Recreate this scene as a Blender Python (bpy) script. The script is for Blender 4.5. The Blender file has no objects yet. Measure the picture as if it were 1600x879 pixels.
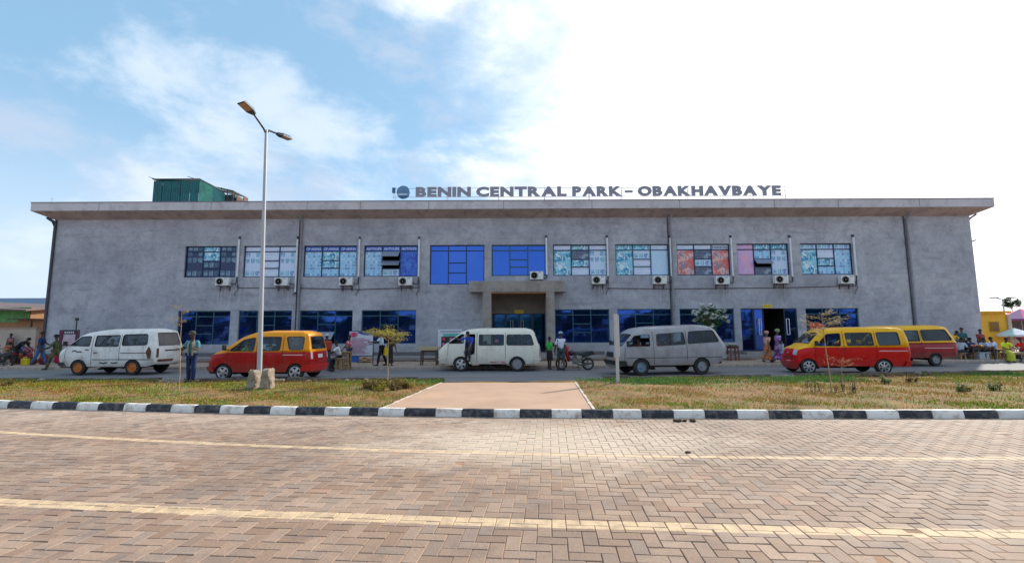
import bpy, bmesh, math, random
import numpy as np
from mathutils import Vector, Matrix, geometry
random.seed(7); np.random.seed(7)
R = math.radians; PI = math.pi
sc = bpy.context.scene
col = sc.collection

# ---------------------------------------------------------------- camera
FOC = 711.0; EYE = 1.8; PITCH = math.atan(77 / FOC); ROLL = 0.0045
cd = bpy.data.cameras.new('camera'); cam = bpy.data.objects.new('camera', cd); col.objects.link(cam)
cd.sensor_width = 36; cd.lens = 36 * FOC / 1600; cd.clip_start = 0.1; cd.clip_end = 3000
cam.matrix_world = Matrix.Translation((0, 0, EYE)) @ Matrix.Rotation(R(90) + PITCH, 4, 'X') @ Matrix.Rotation(-ROLL, 4, 'Z')
sc.camera = cam

# ---------------------------------------------------------------- sky, sun, exposure
SUN_AZ, SUN_EL = R(47), R(32)
sun_dir = Vector((math.cos(SUN_EL) * math.sin(SUN_AZ), math.cos(SUN_EL) * math.cos(SUN_AZ), math.sin(SUN_EL)))
ld = bpy.data.lights.new('sun', 'SUN'); ld.energy = 2.5; ld.angle = R(1.5); ld.color = (1.0, 0.93, 0.82)
lo = bpy.data.objects.new('sun', ld); col.objects.link(lo)
lo.rotation_euler = (-sun_dir).to_track_quat('-Z', 'Y').to_euler()
sc.view_settings.view_transform = 'Standard'; sc.view_settings.look = 'None'
sc.view_settings.exposure = 1.08; sc.view_settings.gamma = 1; sc.view_settings.use_curve_mapping = False

w = bpy.data.worlds.new('World'); sc.world = w; w.use_nodes = True
nt = w.node_tree; N = nt.nodes; LK = nt.links; N.clear()
def wn(t, **k):
    n = N.new(t)
    for a, b in k.items(): setattr(n, a, b)
    return n
def wmath(op, a, b=None, c=None, clamp=False):
    n = wn('ShaderNodeMath', operation=op); n.use_clamp = clamp
    for i, v in enumerate((a, b, c)):
        if v is None: continue
        if isinstance(v, (int, float)): n.inputs[i].default_value = v
        else: LK.new(v, n.inputs[i])
    return n.outputs[0]
sky = wn('ShaderNodeTexSky', sky_type='NISHITA'); sky.sun_disc = False
sky.sun_elevation = SUN_EL; sky.sun_rotation = SUN_AZ
sky.air_density = 1.0; sky.dust_density = 1.5; sky.ozone_density = 2.0
tc = wn('ShaderNodeTexCoord')
sep = wn('ShaderNodeSeparateXYZ'); LK.new(tc.outputs['Generated'], sep.inputs[0])
# clouds: soft patches laid on the dome, a little flattened
cvo = wn('ShaderNodeVectorMath', operation='MULTIPLY'); LK.new(tc.outputs['Generated'], cvo.inputs[0]); cvo.inputs[1].default_value = (1.0, 1.0, 1.9)
cvp = wn('ShaderNodeVectorMath', operation='ADD'); LK.new(cvo.outputs[0], cvp.inputs[0]); cvp.inputs[1].default_value = (3.1, 0.4, 1.7)
n1 = wn('ShaderNodeTexNoise'); n1.inputs['Scale'].default_value = 3.7; n1.inputs['Detail'].default_value = 8; n1.inputs['Roughness'].default_value = 0.58; n1.inputs['Distortion'].default_value = 0.25
LK.new(cvp.outputs[0], n1.inputs['Vector'])
cr = wn('ShaderNodeMapRange', interpolation_type='SMOOTHSTEP'); cr.inputs[1].default_value = 0.44; cr.inputs[2].default_value = 0.66
LK.new(n1.outputs[0], cr.inputs[0])
n2 = wn('ShaderNodeTexNoise'); n2.inputs['Scale'].default_value = 4.6; n2.inputs['Detail'].default_value = 6; n2.inputs['Roughness'].default_value = 0.57
LK.new(cvo.outputs[0], n2.inputs['Vector'])
cr2 = wn('ShaderNodeMapRange', interpolation_type='SMOOTHSTEP'); cr2.inputs[1].default_value = 0.50; cr2.inputs[2].default_value = 0.68
LK.new(n2.outputs[0], cr2.inputs[0])
dp = wn('ShaderNodeVectorMath', operation='DOT_PRODUCT'); LK.new(tc.outputs['Generated'], dp.inputs[0]); dp.inputs[1].default_value = sun_dir
g0 = wmath('MAXIMUM', dp.outputs['Value'], 0.0)
g0 = wmath('ADD', g0, wmath('MULTIPLY', wmath('SUBTRACT', n1.outputs[0], 0.5), 0.55))
g0 = wmath('ADD', g0, wmath('MULTIPLY', wmath('SUBTRACT', 0.5, n2.outputs[0]), 0.25))
glow = wn('ShaderNodeMapRange', interpolation_type='SMOOTHSTEP'); glow.inputs[1].default_value = 0.58; glow.inputs[2].default_value = 0.92
LK.new(g0, glow.inputs[0])
# horizon haze
hr = wn('ShaderNodeMapRange', interpolation_type='SMOOTHSTEP'); hr.inputs[1].default_value = -0.02; hr.inputs[2].default_value = 0.42; hr.inputs[3].default_value = 1; hr.inputs[4].default_value = 0
LK.new(sep.outputs[2], hr.inputs[0])
def mixc(f, a, b):
    n = wn('ShaderNodeMix', data_type='RGBA')
    if isinstance(f, (int, float)): n.inputs[0].default_value = f
    else: LK.new(f, n.inputs[0])
    for i, v in ((6, a), (7, b)):
        if isinstance(v, tuple): n.inputs[i].default_value = (*v, 1)
        else: LK.new(v, n.inputs[i])
    return n.outputs[2]
SKY_STR = 0.11
base = mixc(0.70, sky.outputs[0], (1.45, 2.65, 3.75))      # thin high haze evens out the clear sky
c1 = mixc(wmath('MULTIPLY', hr.outputs[0], 0.80), base, (3.6, 4.1, 4.9))
c2 = mixc(wmath('MULTIPLY', cr2.outputs[0], 0.6), c1, (2.8, 3.2, 3.9))
c2 = mixc(wmath('MULTIPLY', cr.outputs[0], 0.66), c2, (4.1, 4.5, 5.0))
c3 = mixc(glow.outputs[0], c2, (6.3, 6.2, 6.1))
bg = wn('ShaderNodeBackground'); bg.inputs[1].default_value = SKY_STR; LK.new(c3, bg.inputs[0])
wo = wn('ShaderNodeOutputWorld'); LK.new(bg.outputs[0], wo.inputs[0])

# ---------------------------------------------------------------- from photograph pixel to a point of the place
def ray(px, py):
    u = px - 800; v = -(py - 439.5)
    c, s = math.cos(-ROLL), math.sin(-ROLL)
    u, v = u * c - v * s, u * s + v * c
    return u, FOC * math.cos(PITCH) - v * math.sin(PITCH), FOC * math.sin(PITCH) + v * math.cos(PITCH)
def G(px, py, z=0.0):
    x, y, zz = ray(px, py); t = (z - EYE) / zz
    return Vector((x * t, y * t, z))
def F(px, py, Y):
    x, y, z = ray(px, py); t = Y / y
    return Vector((x * t, Y, z * t + EYE))
def X(px, Y=28.0, py=440): return F(px, py, Y).x

# ---------------------------------------------------------------- materials
MATS = {}
class NT:
    def __init__(s, m): s.t = m.node_tree; s.N = s.t.nodes; s.L = s.t.links
    def n(s, t, ins=None, **k):
        x = s.N.new(t)
        for a, b in k.items(): setattr(x, a, b)
        for a, b in (ins or {}).items(): s.set(x.inputs[a], b)
        return x
    def set(s, i, v):
        if isinstance(v, bpy.types.NodeSocket): s.L.new(v, i)
        elif isinstance(v, tuple) and len(v) == 3 and i.type == 'RGBA': i.default_value = (*v, 1)
        else: i.default_value = v
    def math(s, op, a, b=0.0, clamp=False):
        x = s.n('ShaderNodeMath', {0: a, 1: b}, operation=op); x.use_clamp = clamp; return x.outputs[0]
    def mix(s, f, a, b, bt='MIX'):
        return s.n('ShaderNodeMix', {0: f, 6: a, 7: b}, data_type='RGBA', blend_type=bt).outputs[2]
    def ramp(s, f, lo, hi, a=0.0, b=1.0):
        return s.n('ShaderNodeMapRange', {0: f, 1: lo, 2: hi, 3: a, 4: b}).outputs[0]
    def noise(s, scale, detail=4, vec=None, rough=0.55, dist=0.0):
        i = {'Scale': scale, 'Detail': detail, 'Roughness': rough, 'Distortion': dist}
        if vec is not None: i['Vector'] = vec
        return s.n('ShaderNodeTexNoise', i).outputs[0]
    def obj(s): return s.n('ShaderNodeTexCoord').outputs['Object']
    def pos(s): return s.n('ShaderNodeNewGeometry').outputs['Position']
    def scaled(s, v, sx, sy, sz): return s.n('ShaderNodeVectorMath', {0: v, 1: (sx, sy, sz)}, operation='MULTIPLY').outputs[0]
def newmat(name):
    m = bpy.data.materials.new(name); m.use_nodes = True; MATS[name] = m
    t = NT(m); b = t.N['Principled BSDF']; return m, t, b
def mat(name, c, rough=0.7, metal=0.0, var=0.12, scale=6.0, bump=0.0, dirt=None, dirt_amt=0.4, dscale=1.2, spec=0.5, coat=0.0, world=False, mud=None):
    """plain colour with a little real-world variation and optional dirt"""
    if name in MATS: return MATS[name]
    m, t, b = newmat(name); o = t.pos() if world else t.obj()
    f = t.ramp(t.noise(scale, 5, o), 0.3, 0.7)
    dk = tuple(v * (1 - var) for v in c); lt = tuple(min(1, v * (1 + var)) for v in c)
    cc = t.mix(f, dk, lt)
    if dirt:
        d = t.ramp(t.noise(dscale, 6, o, 0.65), 0.48, 0.72, 0, dirt_amt)
        cc = t.mix(d, cc, dirt)
    if mud:      # road dust splashed up from below
        sz = t.n('ShaderNodeSeparateXYZ', {0: o}).outputs[2]; mz = t.math('ADD', t.ramp(sz, 0.28, 0.95, 1.0, 0.0), t.math('MULTIPLY', t.math('ADD', t.noise(4, 6, o, 0.7), -0.5), 1.1))
        cc = t.mix(t.ramp(mz, 0.35, 1.15, 0, mud), cc, (0.24, 0.16, 0.11))
        stn = t.noise(1.0, 4, t.scaled(o, 7, 1, 0.8), 0.6); cc = t.mix(t.ramp(stn, 0.55, 0.75, 0, mud * 0.5), cc, (0.20, 0.15, 0.12))
    t.set(b.inputs['Base Color'], cc); b.inputs['Roughness'].default_value = rough; b.inputs['Metallic'].default_value = metal
    b.inputs['Specular IOR Level'].default_value = spec; b.inputs['Coat Weight'].default_value = coat
    if bump:
        bp = t.n('ShaderNodeBump', {'Height': t.noise(scale * 4, 4, o), 'Strength': bump, 'Distance': 0.02}); t.set(b.inputs['Normal'], bp.outputs[0])
    return m

# ---------------------------------------------------------------- mesh builder
class MB:
    def __init__(s): s.v = []; s.f = []; s.m = []; s.mi = 0
    def add(s, vs, fs, mi=None):
        o = len(s.v); s.v += [tuple(v) for v in vs]; s.f += [tuple(i + o for i in f) for f in fs]; s.m += [s.mi if mi is None else mi] * len(fs); return s
    def box(s, x0, x1, y0, y1, z0, z1, mi=None, M=None):
        vs = [Vector((x, y, z)) for z in (z0, z1) for y in (y0, y1) for x in (x0, x1)]
        if M is not None: vs = [M @ v for v in vs]
        return s.add(vs, [(0, 2, 3, 1), (4, 5, 7, 6), (0, 1, 5, 4), (2, 6, 7, 3), (0, 4, 6, 2), (1, 3, 7, 5)], mi)
    def quad(s, a, b, c, d, mi=None): return s.add([a, b, c, d], [(0, 1, 2, 3)], mi)
    def tube(s, pts, rad, n=8, mi=None, cap=True):
        pts = [Vector(p) for p in pts]; k = len(pts)
        if isinstance(rad, (int, float)): rad = [rad] * k
        vs = []; up = None
        for i, p in enumerate(pts):
            d = (pts[min(i + 1, k - 1)] - pts[max(i - 1, 0)]).normalized()
            if up is None:
                up = Vector((0, 0, 1)) if abs(d.z) < 0.9 else Vector((1, 0, 0))
            a = d.cross(up).normalized(); b = a.cross(d).normalized(); up = b
            vs += [p + (a * math.cos(t) + b * math.sin(t)) * rad[i] for t in (2 * PI * j / n for j in range(n))]
        fs = [(i * n + j, i * n + (j + 1) % n, (i + 1) * n + (j + 1) % n, (i + 1) * n + j) for i in range(k - 1) for j in range(n)]
        if cap: fs += [tuple(range(n - 1, -1, -1)), tuple((k - 1) * n + j for j in range(n))]
        return s.add(vs, fs, mi)
    def lathe(s, prof, n=16, c=(0, 0, 0), axis='Z', mi=None, cap=True):
        """prof: (radius, height) pairs"""
        vs = []; c = Vector(c)
        for r, h in prof:
            for j in range(n):
                t = 2 * PI * j / n; a, b = r * math.cos(t), r * math.sin(t)
                vs.append(c + (Vector((a, b, h)) if axis == 'Z' else Vector((a, h, b)) if axis == 'Y' else Vector((h, a, b))))
        k = len(prof)
        fs = [(i * n + j, i * n + (j + 1) % n, (i + 1) * n + (j + 1) % n, (i + 1) * n + j) for i in range(k - 1) for j in range(n)]
        if cap: fs += [tuple(range(n)), tuple((k - 1) * n + j for j in range(n))]
        return s.add(vs, fs, mi)
    def blob(s, c, r, nu=8, nv=6, jit=0.0, mi=None):
        vs = []; fs = []; r = r if isinstance(r, (tuple, list, Vector)) else (r, r, r)
        for i in range(nv + 1):
            ph = PI * i / nv
            for j in range(nu):
                th = 2 * PI * j / nu; q = 1 + random.uniform(-jit, jit)
                vs.append((c[0] + r[0] * q * math.sin(ph) * math.cos(th), c[1] + r[1] * q * math.sin(ph) * math.sin(th), c[2] + r[2] * q * math.cos(ph)))
        fs = [(i * nu + j, i * nu + (j + 1) % nu, (i + 1) * nu + (j + 1) % nu, (i + 1) * nu + j) for i in range(nv) for j in range(nu)]
        return s.add(vs, fs, mi)
    def mesh(s, name, mats, smooth=False, fix=True):
        me = bpy.data.meshes.new(name); me.from_pydata(s.v, [], s.f)
        mats = mats if isinstance(mats, (list, tuple)) else [mats]
        for m in mats: me.materials.append(m)
        if len(mats) > 1: me.polygons.foreach_set('material_index', s.m)
        if fix:
            bm = bmesh.new(); bm.from_mesh(me); bmesh.ops.delete(bm, geom=[v for v in bm.verts if not v.link_faces], context='VERTS'); bmesh.ops.remove_doubles(bm, verts=bm.verts, dist=1e-5)
            bmesh.ops.recalc_face_normals(bm, faces=bm.faces); bm.to_mesh(me); bm.free()
        if smooth:
            me.polygons.foreach_set('use_smooth', [True] * len(me.polygons)); me.set_sharp_from_angle(angle=R(smooth if smooth > 1 else 40))
        me.update(); return me
    def build(s, name, mats, parent=None, loc=None, smooth=False, fix=True, rz=0.0):
        return link(name, s.mesh(name, mats, smooth, fix), parent, loc, rz)
def link(name, me, parent=None, loc=None, rz=0.0):
    o = bpy.data.objects.new(name, me); col.objects.link(o)
    if parent is not None: o.parent = parent
    if loc is not None: o.location = loc
    if rz: o.rotation_euler.z = rz
    return o
def thing(name, label, cat, loc=(0, 0, 0), rz=0.0, group=None):
    o = bpy.data.objects.new(name, None); col.objects.link(o); o.location = loc; o.rotation_euler = (0, 0, rz); o.empty_display_size = 0.3
    return tag(o, label, cat, group)
def tag(o, label, cat, group=None):
    o['label'] = label; o['category'] = cat
    if group: o['group'] = group
    return o
def struct(o): o['kind'] = 'structure'; return o
def stuff(o, label=None, cat=None):
    o['kind'] = 'stuff'
    if label: o['label'] = label
    if cat: o['category'] = cat
    return o
def copy_tree(o, parent=None):
    c = o.copy(); col.objects.link(c); c.parent = parent
    for ch in list(o.children): copy_tree(ch, c)
    return c
def interp(pts, x):
    """polyline y(x)"""
    if x <= pts[0][0]: return pts[0][1] + (pts[1][1] - pts[0][1]) / (pts[1][0] - pts[0][0]) * (x - pts[0][0])
    for (a, b), (c, d) in zip(pts, pts[1:]):
        if x <= c: return b + (d - b) * (x - a) / (c - a)
    (a, b), (c, d) = pts[-2:]
    return d + (d - b) / (c - a) * (x - c)
FONT = bpy.data.curves.new('tmp_font', 'FONT').font
_glyph = {}
def glyph(ch, offset=0.03, extrude=0.05):
    """mesh data (verts, faces) of a piece of text lying in the XZ plane, facing -Y"""
    k = (ch, offset, extrude)
    if k in _glyph: return _glyph[k]
    cu = bpy.data.curves.new('t', 'FONT'); cu.body = ch; cu.size = 1; cu.offset = offset; cu.extrude = extrude; cu.resolution_u = 3
    ob = bpy.data.objects.new('t', cu); me = bpy.data.meshes.new_from_object(ob)
    vs = [(v.co.x, -v.co.z, v.co.y) for v in me.vertices]; fs = [tuple(p.vertices) for p in me.polygons]
    x0 = min(v[0] for v in vs); z0 = 0; W = max(v[0] for v in vs) - x0
    vs = [(x - x0, y, z) for x, y, z in vs]
    bpy.data.objects.remove(ob); bpy.data.curves.remove(cu); bpy.data.meshes.remove(me)
    _glyph[k] = (vs, fs, W); return _glyph[k]
def text_mb(mb, s, x0, x1, y, z0, h, offset=0.02, extrude=0.02, mi=None, italic=0.0):
    vs, fs, W = glyph(s, offset, extrude); k = (x1 - x0) / W
    mb.add([(x0 + v[0] * k + italic * v[2] * h / 0.7, y + v[1] * 0.3, z0 + v[2] * h / 0.7) for v in vs], fs, mi)
# ================================================================ THE SETTING
# ---- materials
def ground_mat():
    m, t, b = newmat('sandy_earth'); p = t.pos()
    c = t.mix(t.ramp(t.noise(0.5, 6, p), 0.35, 0.65), (0.30, 0.20, 0.13), (0.42, 0.32, 0.24))
    c = t.mix(t.ramp(t.noise(9, 5, p), 0.4, 0.7, 0, 0.5), c, (0.22, 0.17, 0.14))
    t.set(b.inputs['Base Color'], c); b.inputs['Roughness'].default_value = 0.95
    t.set(b.inputs['Normal'], t.n('ShaderNodeBump', {'Height': t.noise(14, 6, p), 'Strength': 0.6, 'Distance': 0.03}).outputs[0]); return m
EARTH = ground_mat()
def asphalt_mat():
    m, t, b = newmat('worn_asphalt'); p = t.pos()
    st = t.scaled(p, 0.25, 1.4, 1)
    c = t.mix(t.ramp(t.noise(1.2, 6, st), 0.3, 0.7), (0.14, 0.14, 0.155), (0.22, 0.215, 0.22))
    c = t.mix(t.ramp(t.noise(0.8, 7, st, 0.7), 0.52, 0.75, 0, 0.7), c, (0.27, 0.23, 0.20))     # drifted dust
    c = t.mix(t.ramp(t.noise(60, 2, p), 0.45, 0.75, 0, 0.35), c, (0.05, 0.05, 0.055))
    t.set(b.inputs['Base Color'], c); b.inputs['Roughness'].default_value = 0.85
    t.set(b.inputs['Normal'], t.n('ShaderNodeBump', {'Height': t.noise(70, 3, p), 'Strength': 0.4, 'Distance': 0.01}).outputs[0]); return m
ASPH = asphalt_mat()
def paver_mat():
    m, t, b = newmat('concrete_paver'); g = t.n('ShaderNodeNewGeometry'); p = g.outputs['Position']
    r = t.math('FRACT', t.math('ADD', g.outputs['Random Per Island'], t.n('ShaderNodeObjectInfo').outputs['Random']))
    r2 = t.math('FRACT', t.math('MULTIPLY', r, 17.37)); r3 = t.math('FRACT', t.math('MULTIPLY', r, 71.3))
    c = t.mix(r, (0.285, 0.175, 0.115), (0.42, 0.285, 0.205))
    c = t.mix(t.ramp(r2, 0.62, 0.95, 0, 0.55), c, (0.25, 0.20, 0.17))
    c = t.mix(t.ramp(r3, 0.985, 0.995, 0, 0.5), c, (0.42, 0.17, 0.09))
    c = t.mix(t.ramp(t.noise(0.35, 5, p), 0.45, 0.68, 0, 0.55), c, (0.20, 0.14, 0.105))        # dull patches
    c = t.mix(t.ramp(t.noise(35, 4, p), 0.35, 0.8, 0, 0.35), c, (0.12, 0.095, 0.08))
    c = t.mix(t.ramp(t.noise(1.7, 7, p, 0.7), 0.48, 0.70, 0, 0.62), c, (0.155, 0.115, 0.095))       # grime blotches
    c = t.mix(t.ramp(t.noise(0.9, 6, t.scaled(p, 0.3, 1.5, 1), 0.65), 0.52, 0.7, 0, 0.4), c, (0.50, 0.36, 0.26))  # dust streaks along the traffic
    c = t.mix(t.ramp(t.noise(110, 3, p), 0.55, 0.75, 0, 0.5), c, (0.10, 0.08, 0.07))
    # trodden-in dust in the middle of the apron
    s = t.n('ShaderNodeSeparateXYZ', {0: p}); x, y = s.outputs[0], s.outputs[1]
    dx = t.math('MULTIPLY', t.math('ADD', x, -0.6), 0.30); dy = t.math('MULTIPLY', t.math('ADD', y, -7.7), 0.62)
    d = t.math('SQRT', t.math('ADD', t.math('MULTIPLY', dx, dx), t.math('MULTIPLY', dy, dy)))
    d = t.math('ADD', d, t.math('MULTIPLY', t.math('ADD', t.noise(1.1, 6, p, 0.65), -0.5), 1.5))
    c = t.mix(t.ramp(d, 0.35, 1.15, 0.78, 0.0), c, (0.62, 0.50, 0.385))
    dy2 = t.ramp(y, 8.2, 9.9, 0, 0.45)
    c = t.mix(t.math('MULTIPLY', dy2, t.ramp(t.noise(1.6, 5, p), 0.3, 0.6)), c, (0.56, 0.44, 0.35))
    # two worn cream lines painted across the pavers
    for k, (a, b1, c2, hw) in enumerate(((6.97, -0.106, 0.0072, 0.070), (4.52, -0.083, 0.0046, 0.092))):
        l = t.math('ADD', t.math('ADD', t.math('MULTIPLY', x, b1), a), t.math('MULTIPLY', t.math('MULTIPLY', x, x), c2))
        dd = t.math('ABSOLUTE', t.math('SUBTRACT', y, l))
        dd = t.math('ADD', dd, t.math('MULTIPLY', t.math('ADD', t.noise(22, 3, p), -0.5), 0.025))
        k2 = t.ramp(dd, hw - 0.006, hw + 0.006, 1, 0)
        wear = t.ramp(t.noise(6, 5, p, 0.7), 0.36, 0.60, 0.4, 0.92)
        c = t.mix(t.math('MULTIPLY', k2, wear), c, (0.66, 0.48, 0.29))
    t.set(b.inputs['Base Color'], c); b.inputs['Roughness'].default_value = 0.8
    t.set(b.inputs['Normal'], t.n('ShaderNodeBump', {'Height': t.noise(45, 4, p), 'Strength': 0.35, 'Distance': 0.012}).outputs[0]); return m
PAVER = paver_mat()
JOINT = mat('joint_sand', (0.34, 0.20, 0.12), 0.95, scale=2, var=0.35, world=True)
CONC = mat('path_concrete', (0.46, 0.29, 0.195), 0.85, scale=0.8, var=0.12, dirt=(0.38, 0.27, 0.20), dirt_amt=0.55, dscale=0.9, bump=0.25)
KW = mat('kerb_white_paint', (0.80, 0.76, 0.71), 0.7, var=0.12, scale=0.6, dirt=(0.33, 0.21, 0.13), dirt_amt=0.9, dscale=5, bump=0.3, world=True)
KB = mat('kerb_black_paint', (0.018, 0.02, 0.03), 0.55, var=0.4, scale=5, dirt=(0.24, 0.20, 0.18), dirt_amt=0.7, dscale=7, bump=0.3, world=True)
KG = mat('old_kerb_concrete', (0.13, 0.10, 0.085), 0.9, var=0.3, scale=4, dirt=(0.05, 0.045, 0.04), dirt_amt=0.8, dscale=2, bump=0.5)
SIDE = mat('dusty_pavement', (0.42, 0.30, 0.225), 0.92, var=0.22, scale=1.3, dirt=(0.16, 0.12, 0.10), dirt_amt=0.6, dscale=0.7, bump=0.3)
def strip(name, lo, hi, mtl, xs=None, bumpy=0.0):
    """a sheet between two lines given as (x, y, z) lists with the same count"""
    mb = MB(); n = len(lo)
    mb.add(list(lo) + list(hi), [(i, i + 1, n + i + 1, n + i) for i in range(n - 1)]); return struct(mb.build(name, mtl))

mb = MB(); mb.quad((-900, -600, -0.06), (900, -600, -0.06), (900, 1500, -0.06), (-900, 1500, -0.06)); struct(mb.build('ground', EARTH))
# lines of the layout (x, y), read off the photograph
KERB = [(-30, 15.7), (-24, 14.3), (-18.5, 13.0), (-12.4, 11.3), (-5.68, 10.3), (-0.01, 9.74), (5.2, 9.52), (10.33, 9.44), (18, 9.3), (26, 9.2), (60, 8.8)]
NEAR = [(-60, 20.0), (-30, 17.7), (-18.85, 17.0), (-11.5, 16.6), (-4.57, 16.45), (4.6, 16.7), (11, 17.35), (17.7, 18.2), (20.4, 18.45), (60, 21.9)]
FARK = [(-60, 24.5), (-25.5, 22.9), (-15.5, 22.35), (-6.1, 22.0), (3.0, 22.0), (8, 22.3), (12.6, 22.75), (18, 23.7), (24, 24.6), (60, 28.5)]
def samp(line, x0, x1, n, z, off=0.0): return [(x, interp(line, x) + off, z) for x in np.linspace(x0, x1, n)]
strip('road', samp(NEAR, -60, 60, 61, 0.0, -0.02), samp(FARK, -60, 60, 61, 0.0, 0.05), ASPH)
strip('paving_bed', [(x, 0.5, -0.007) for x in np.linspace(-30, 30, 31)], samp(KERB, -30, 30, 31, -0.007, 0.12), JOINT)
# dust drifted along the road edge under the near kerb, and the dusty gutter line opposite
strip('pavement', samp(FARK, -60, 60, 61, 0.15, 0.14), [(x, 60 if abs(x) > 30 else 27.99, 0.15) for x in np.linspace(-60, 60, 61)], SIDE)

def vnoise(x, y, s): return math.sin(x * s + 1.3 * math.sin(y * s * 1.7)) * math.cos(y * s * 1.1 + math.sin(x * s * 0.6) * 1.9)
# ---- herringbone pavers of the apron
PL, PW = 0.264, 0.132; ANG = R(-4.6)
def paver_vs(L, W, j):
    g = 0.0028; c = 0.005; h = 0.0
    x0, x1, y0, y1 = g, L - g, g, W - g
    return [(x0, y0, -0.03), (x1, y0, -0.03), (x1, y1, -0.03), (x0, y1, -0.03), (x0, y0, h - c), (x1, y0, h - c), (x1, y1, h - c), (x0, y1, h - c),
            (x0 + c, y0 + c, h), (x1 - c, y0 + c, h), (x1 - c, y1 - c, h), (x0 + c, y1 - c, h)]
PFS = [(8, 9, 10, 11), (4, 5, 9, 8), (5, 6, 10, 9), (6, 7, 11, 10), (7, 4, 8, 11), (0, 1, 5, 4), (1, 2, 6, 5), (2, 3, 7, 6), (3, 0, 4, 7)]
pm_h = MB().add(paver_vs(PL, PW, 0), PFS).mesh('paver', PAVER)
pm_v = MB().add(paver_vs(PW, PL, 0), PFS).mesh('paver', PAVER)
pave = struct(bpy.data.objects.new('paved_apron', None)); col.objects.link(pave); pave.rotation_euler.z = ANG
ca, sa = math.cos(ANG), math.sin(ANG)
bricks = []
for j in range(-10, 140):
    for i in range(-170, 170):
        # 90 degree herringbone on a PW grid: period 4 along the diagonal
        k = (i - j) % 4
        if k == 0: L, W, vert = PL, PW, 0
        elif k == 3: L, W, vert = PW, PL, 1
        else: continue
        x, y = i * PW, j * PW
        if vert: y -= 0.0
        wx, wy = ca * x - sa * y, sa * x + ca * y
        bricks.append((x, y, wx, wy, vert))
vis = []; rest = MB()
for x, y, wx, wy, vert in bricks:
    cxx, cyy = wx + 0.08, wy + 0.08
    if cyy < 2.2 or cyy > interp(KERB, cxx) + 0.05 or abs(cxx) > 3.5 + cyy * 1.38 or abs(cxx) > 22: continue
    vis.append((math.hypot(cxx, cyy), x, y, vert))
vis.sort(key=lambda q: q[0])
infr = [q for q in vis if q[0] > 0]
def onscreen(x, y):
    wx, wy = ca * x - sa * y, sa * x + ca * y
    p = cam.matrix_world.inverted() @ Vector((wx, wy, 0)); 
    if p.z > -0.1: return False
    u = p.x / -p.z * FOC; v = p.y / -p.z * FOC
    return abs(u) < 815 and abs(v) < 445
cnt = 0; POFF = Vector((0, 0))
for d, x, y, vert in vis:
    tz = random.uniform(-0.002, 0.0015) + 0.004 * vnoise(x * 1.3, y * 1.3, 0.9); ax, ay = random.gauss(0, 0.006), random.gauss(0, 0.006); az = random.gauss(0, 0.009)
    L, W = (PW, PL) if vert else (PL, PW)
    if cnt < 300 and onscreen(x + L / 2, y + W / 2):
        o = link('paver', pm_v if vert else pm_h, pave, (x, y, tz)); o.rotation_euler = (ax, ay, az); cnt += 1
    else:
        vs = [(x + a * math.cos(az) - b * math.sin(az), y + b * math.cos(az) + a * math.sin(az), c + tz + a * -ay + b * ax) for a, b, c in paver_vs(L, W, 0)]
        rest.add(vs, PFS)
stuff(rest.build('far_pavers', PAVER, pave, fix=False))

# ---- black and white kerb stones along the apron
kb = struct(bpy.data.objects.new('painted_kerb', None)); col.objects.link(kb)
PXB = [0, 9, 45, 79, 117, 151, 191, 226, 265, 302, 342, 380, 421, 461, 506, 545, 590, 631, 680, 721, 771, 812, 862, 909, 958, 1003, 1053, 1102, 1153, 1202, 1254, 1303, 1355, 1406, 1458, 1508, 1561, 1607]
def kerb_x(px):   # x where the sight line of that column meets the kerb's front line
    lo, hi = -30.0, 30.0
    for _ in range(40):
        mid = (lo + hi) / 2
        if mid / interp(KERB, mid) < ray(px, 645)[0] / ray(px, 645)[1]: lo = mid
        else: hi = mid
    return lo
bx = [kerb_x(p) for p in PXB[1:]]
while bx[0] > -24: bx.insert(0, bx[0] - 0.70)
while bx[-1] < 22: bx.append(bx[-1] + 0.69)
n0 = len(bx) - len(PXB[1:])
i_first = bx.index(kerb_x(9)) if kerb_x(9) in bx else 0
def kerb_stone(xa, xb, line, h, dpt, z0=0.0, g=0.004, ch=0.02, jit=0.0):
    a = Vector((xa, interp(line, xa), 0)); b = Vector((xb, interp(line, xb), 0)); d = (b - a).normalized(); n = Vector((-d.y, d.x, 0))
    a = a + d * g; b = b - d * g; L = (b - a).length
    prof = [(0, z0 - 0.08), (0.012, z0 + h * 0.55), (0.03, z0 + h - ch), (0.03 + ch, z0 + h), (dpt - ch, z0 + h), (dpt, z0 + h - ch), (dpt, z0 - 0.08)]
    mb = MB(); vs = []; ss = [0, 0.008, 0.3, 0.7, L - 0.008, L] if L > 0.3 else [0, 0.008, L - 0.008, L]
    if L > 0.3: ss = [0, 0.008, L * 0.33, L * 0.66, L - 0.008, L]
    for q, s_ in enumerate(ss):
        ins = 0.006 if q in (0, len(ss) - 1) else 0
        jz = 0 if ins else random.uniform(-jit, jit)
        for u, z in prof:
            uu = u + (ins if u < dpt / 2 else -ins); zz = z - (ins if z > z0 + 0.02 else 0) + (jz if z > z0 + h * 0.6 else 0)
            p = n * uu + d * s_; vs.append((p.x, p.y, zz))
    k = len(prof)
    fs = [(i * k + j, i * k + j + 1, (i + 1) * k + j + 1, (i + 1) * k + j) for i in range(len(ss) - 1) for j in range(k - 1)]
    fs += [tuple(range(k)), tuple(range(len(ss) * k - 1, (len(ss) - 1) * k - 1, -1))]
    mb.add(vs, fs); return mb, a
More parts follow.
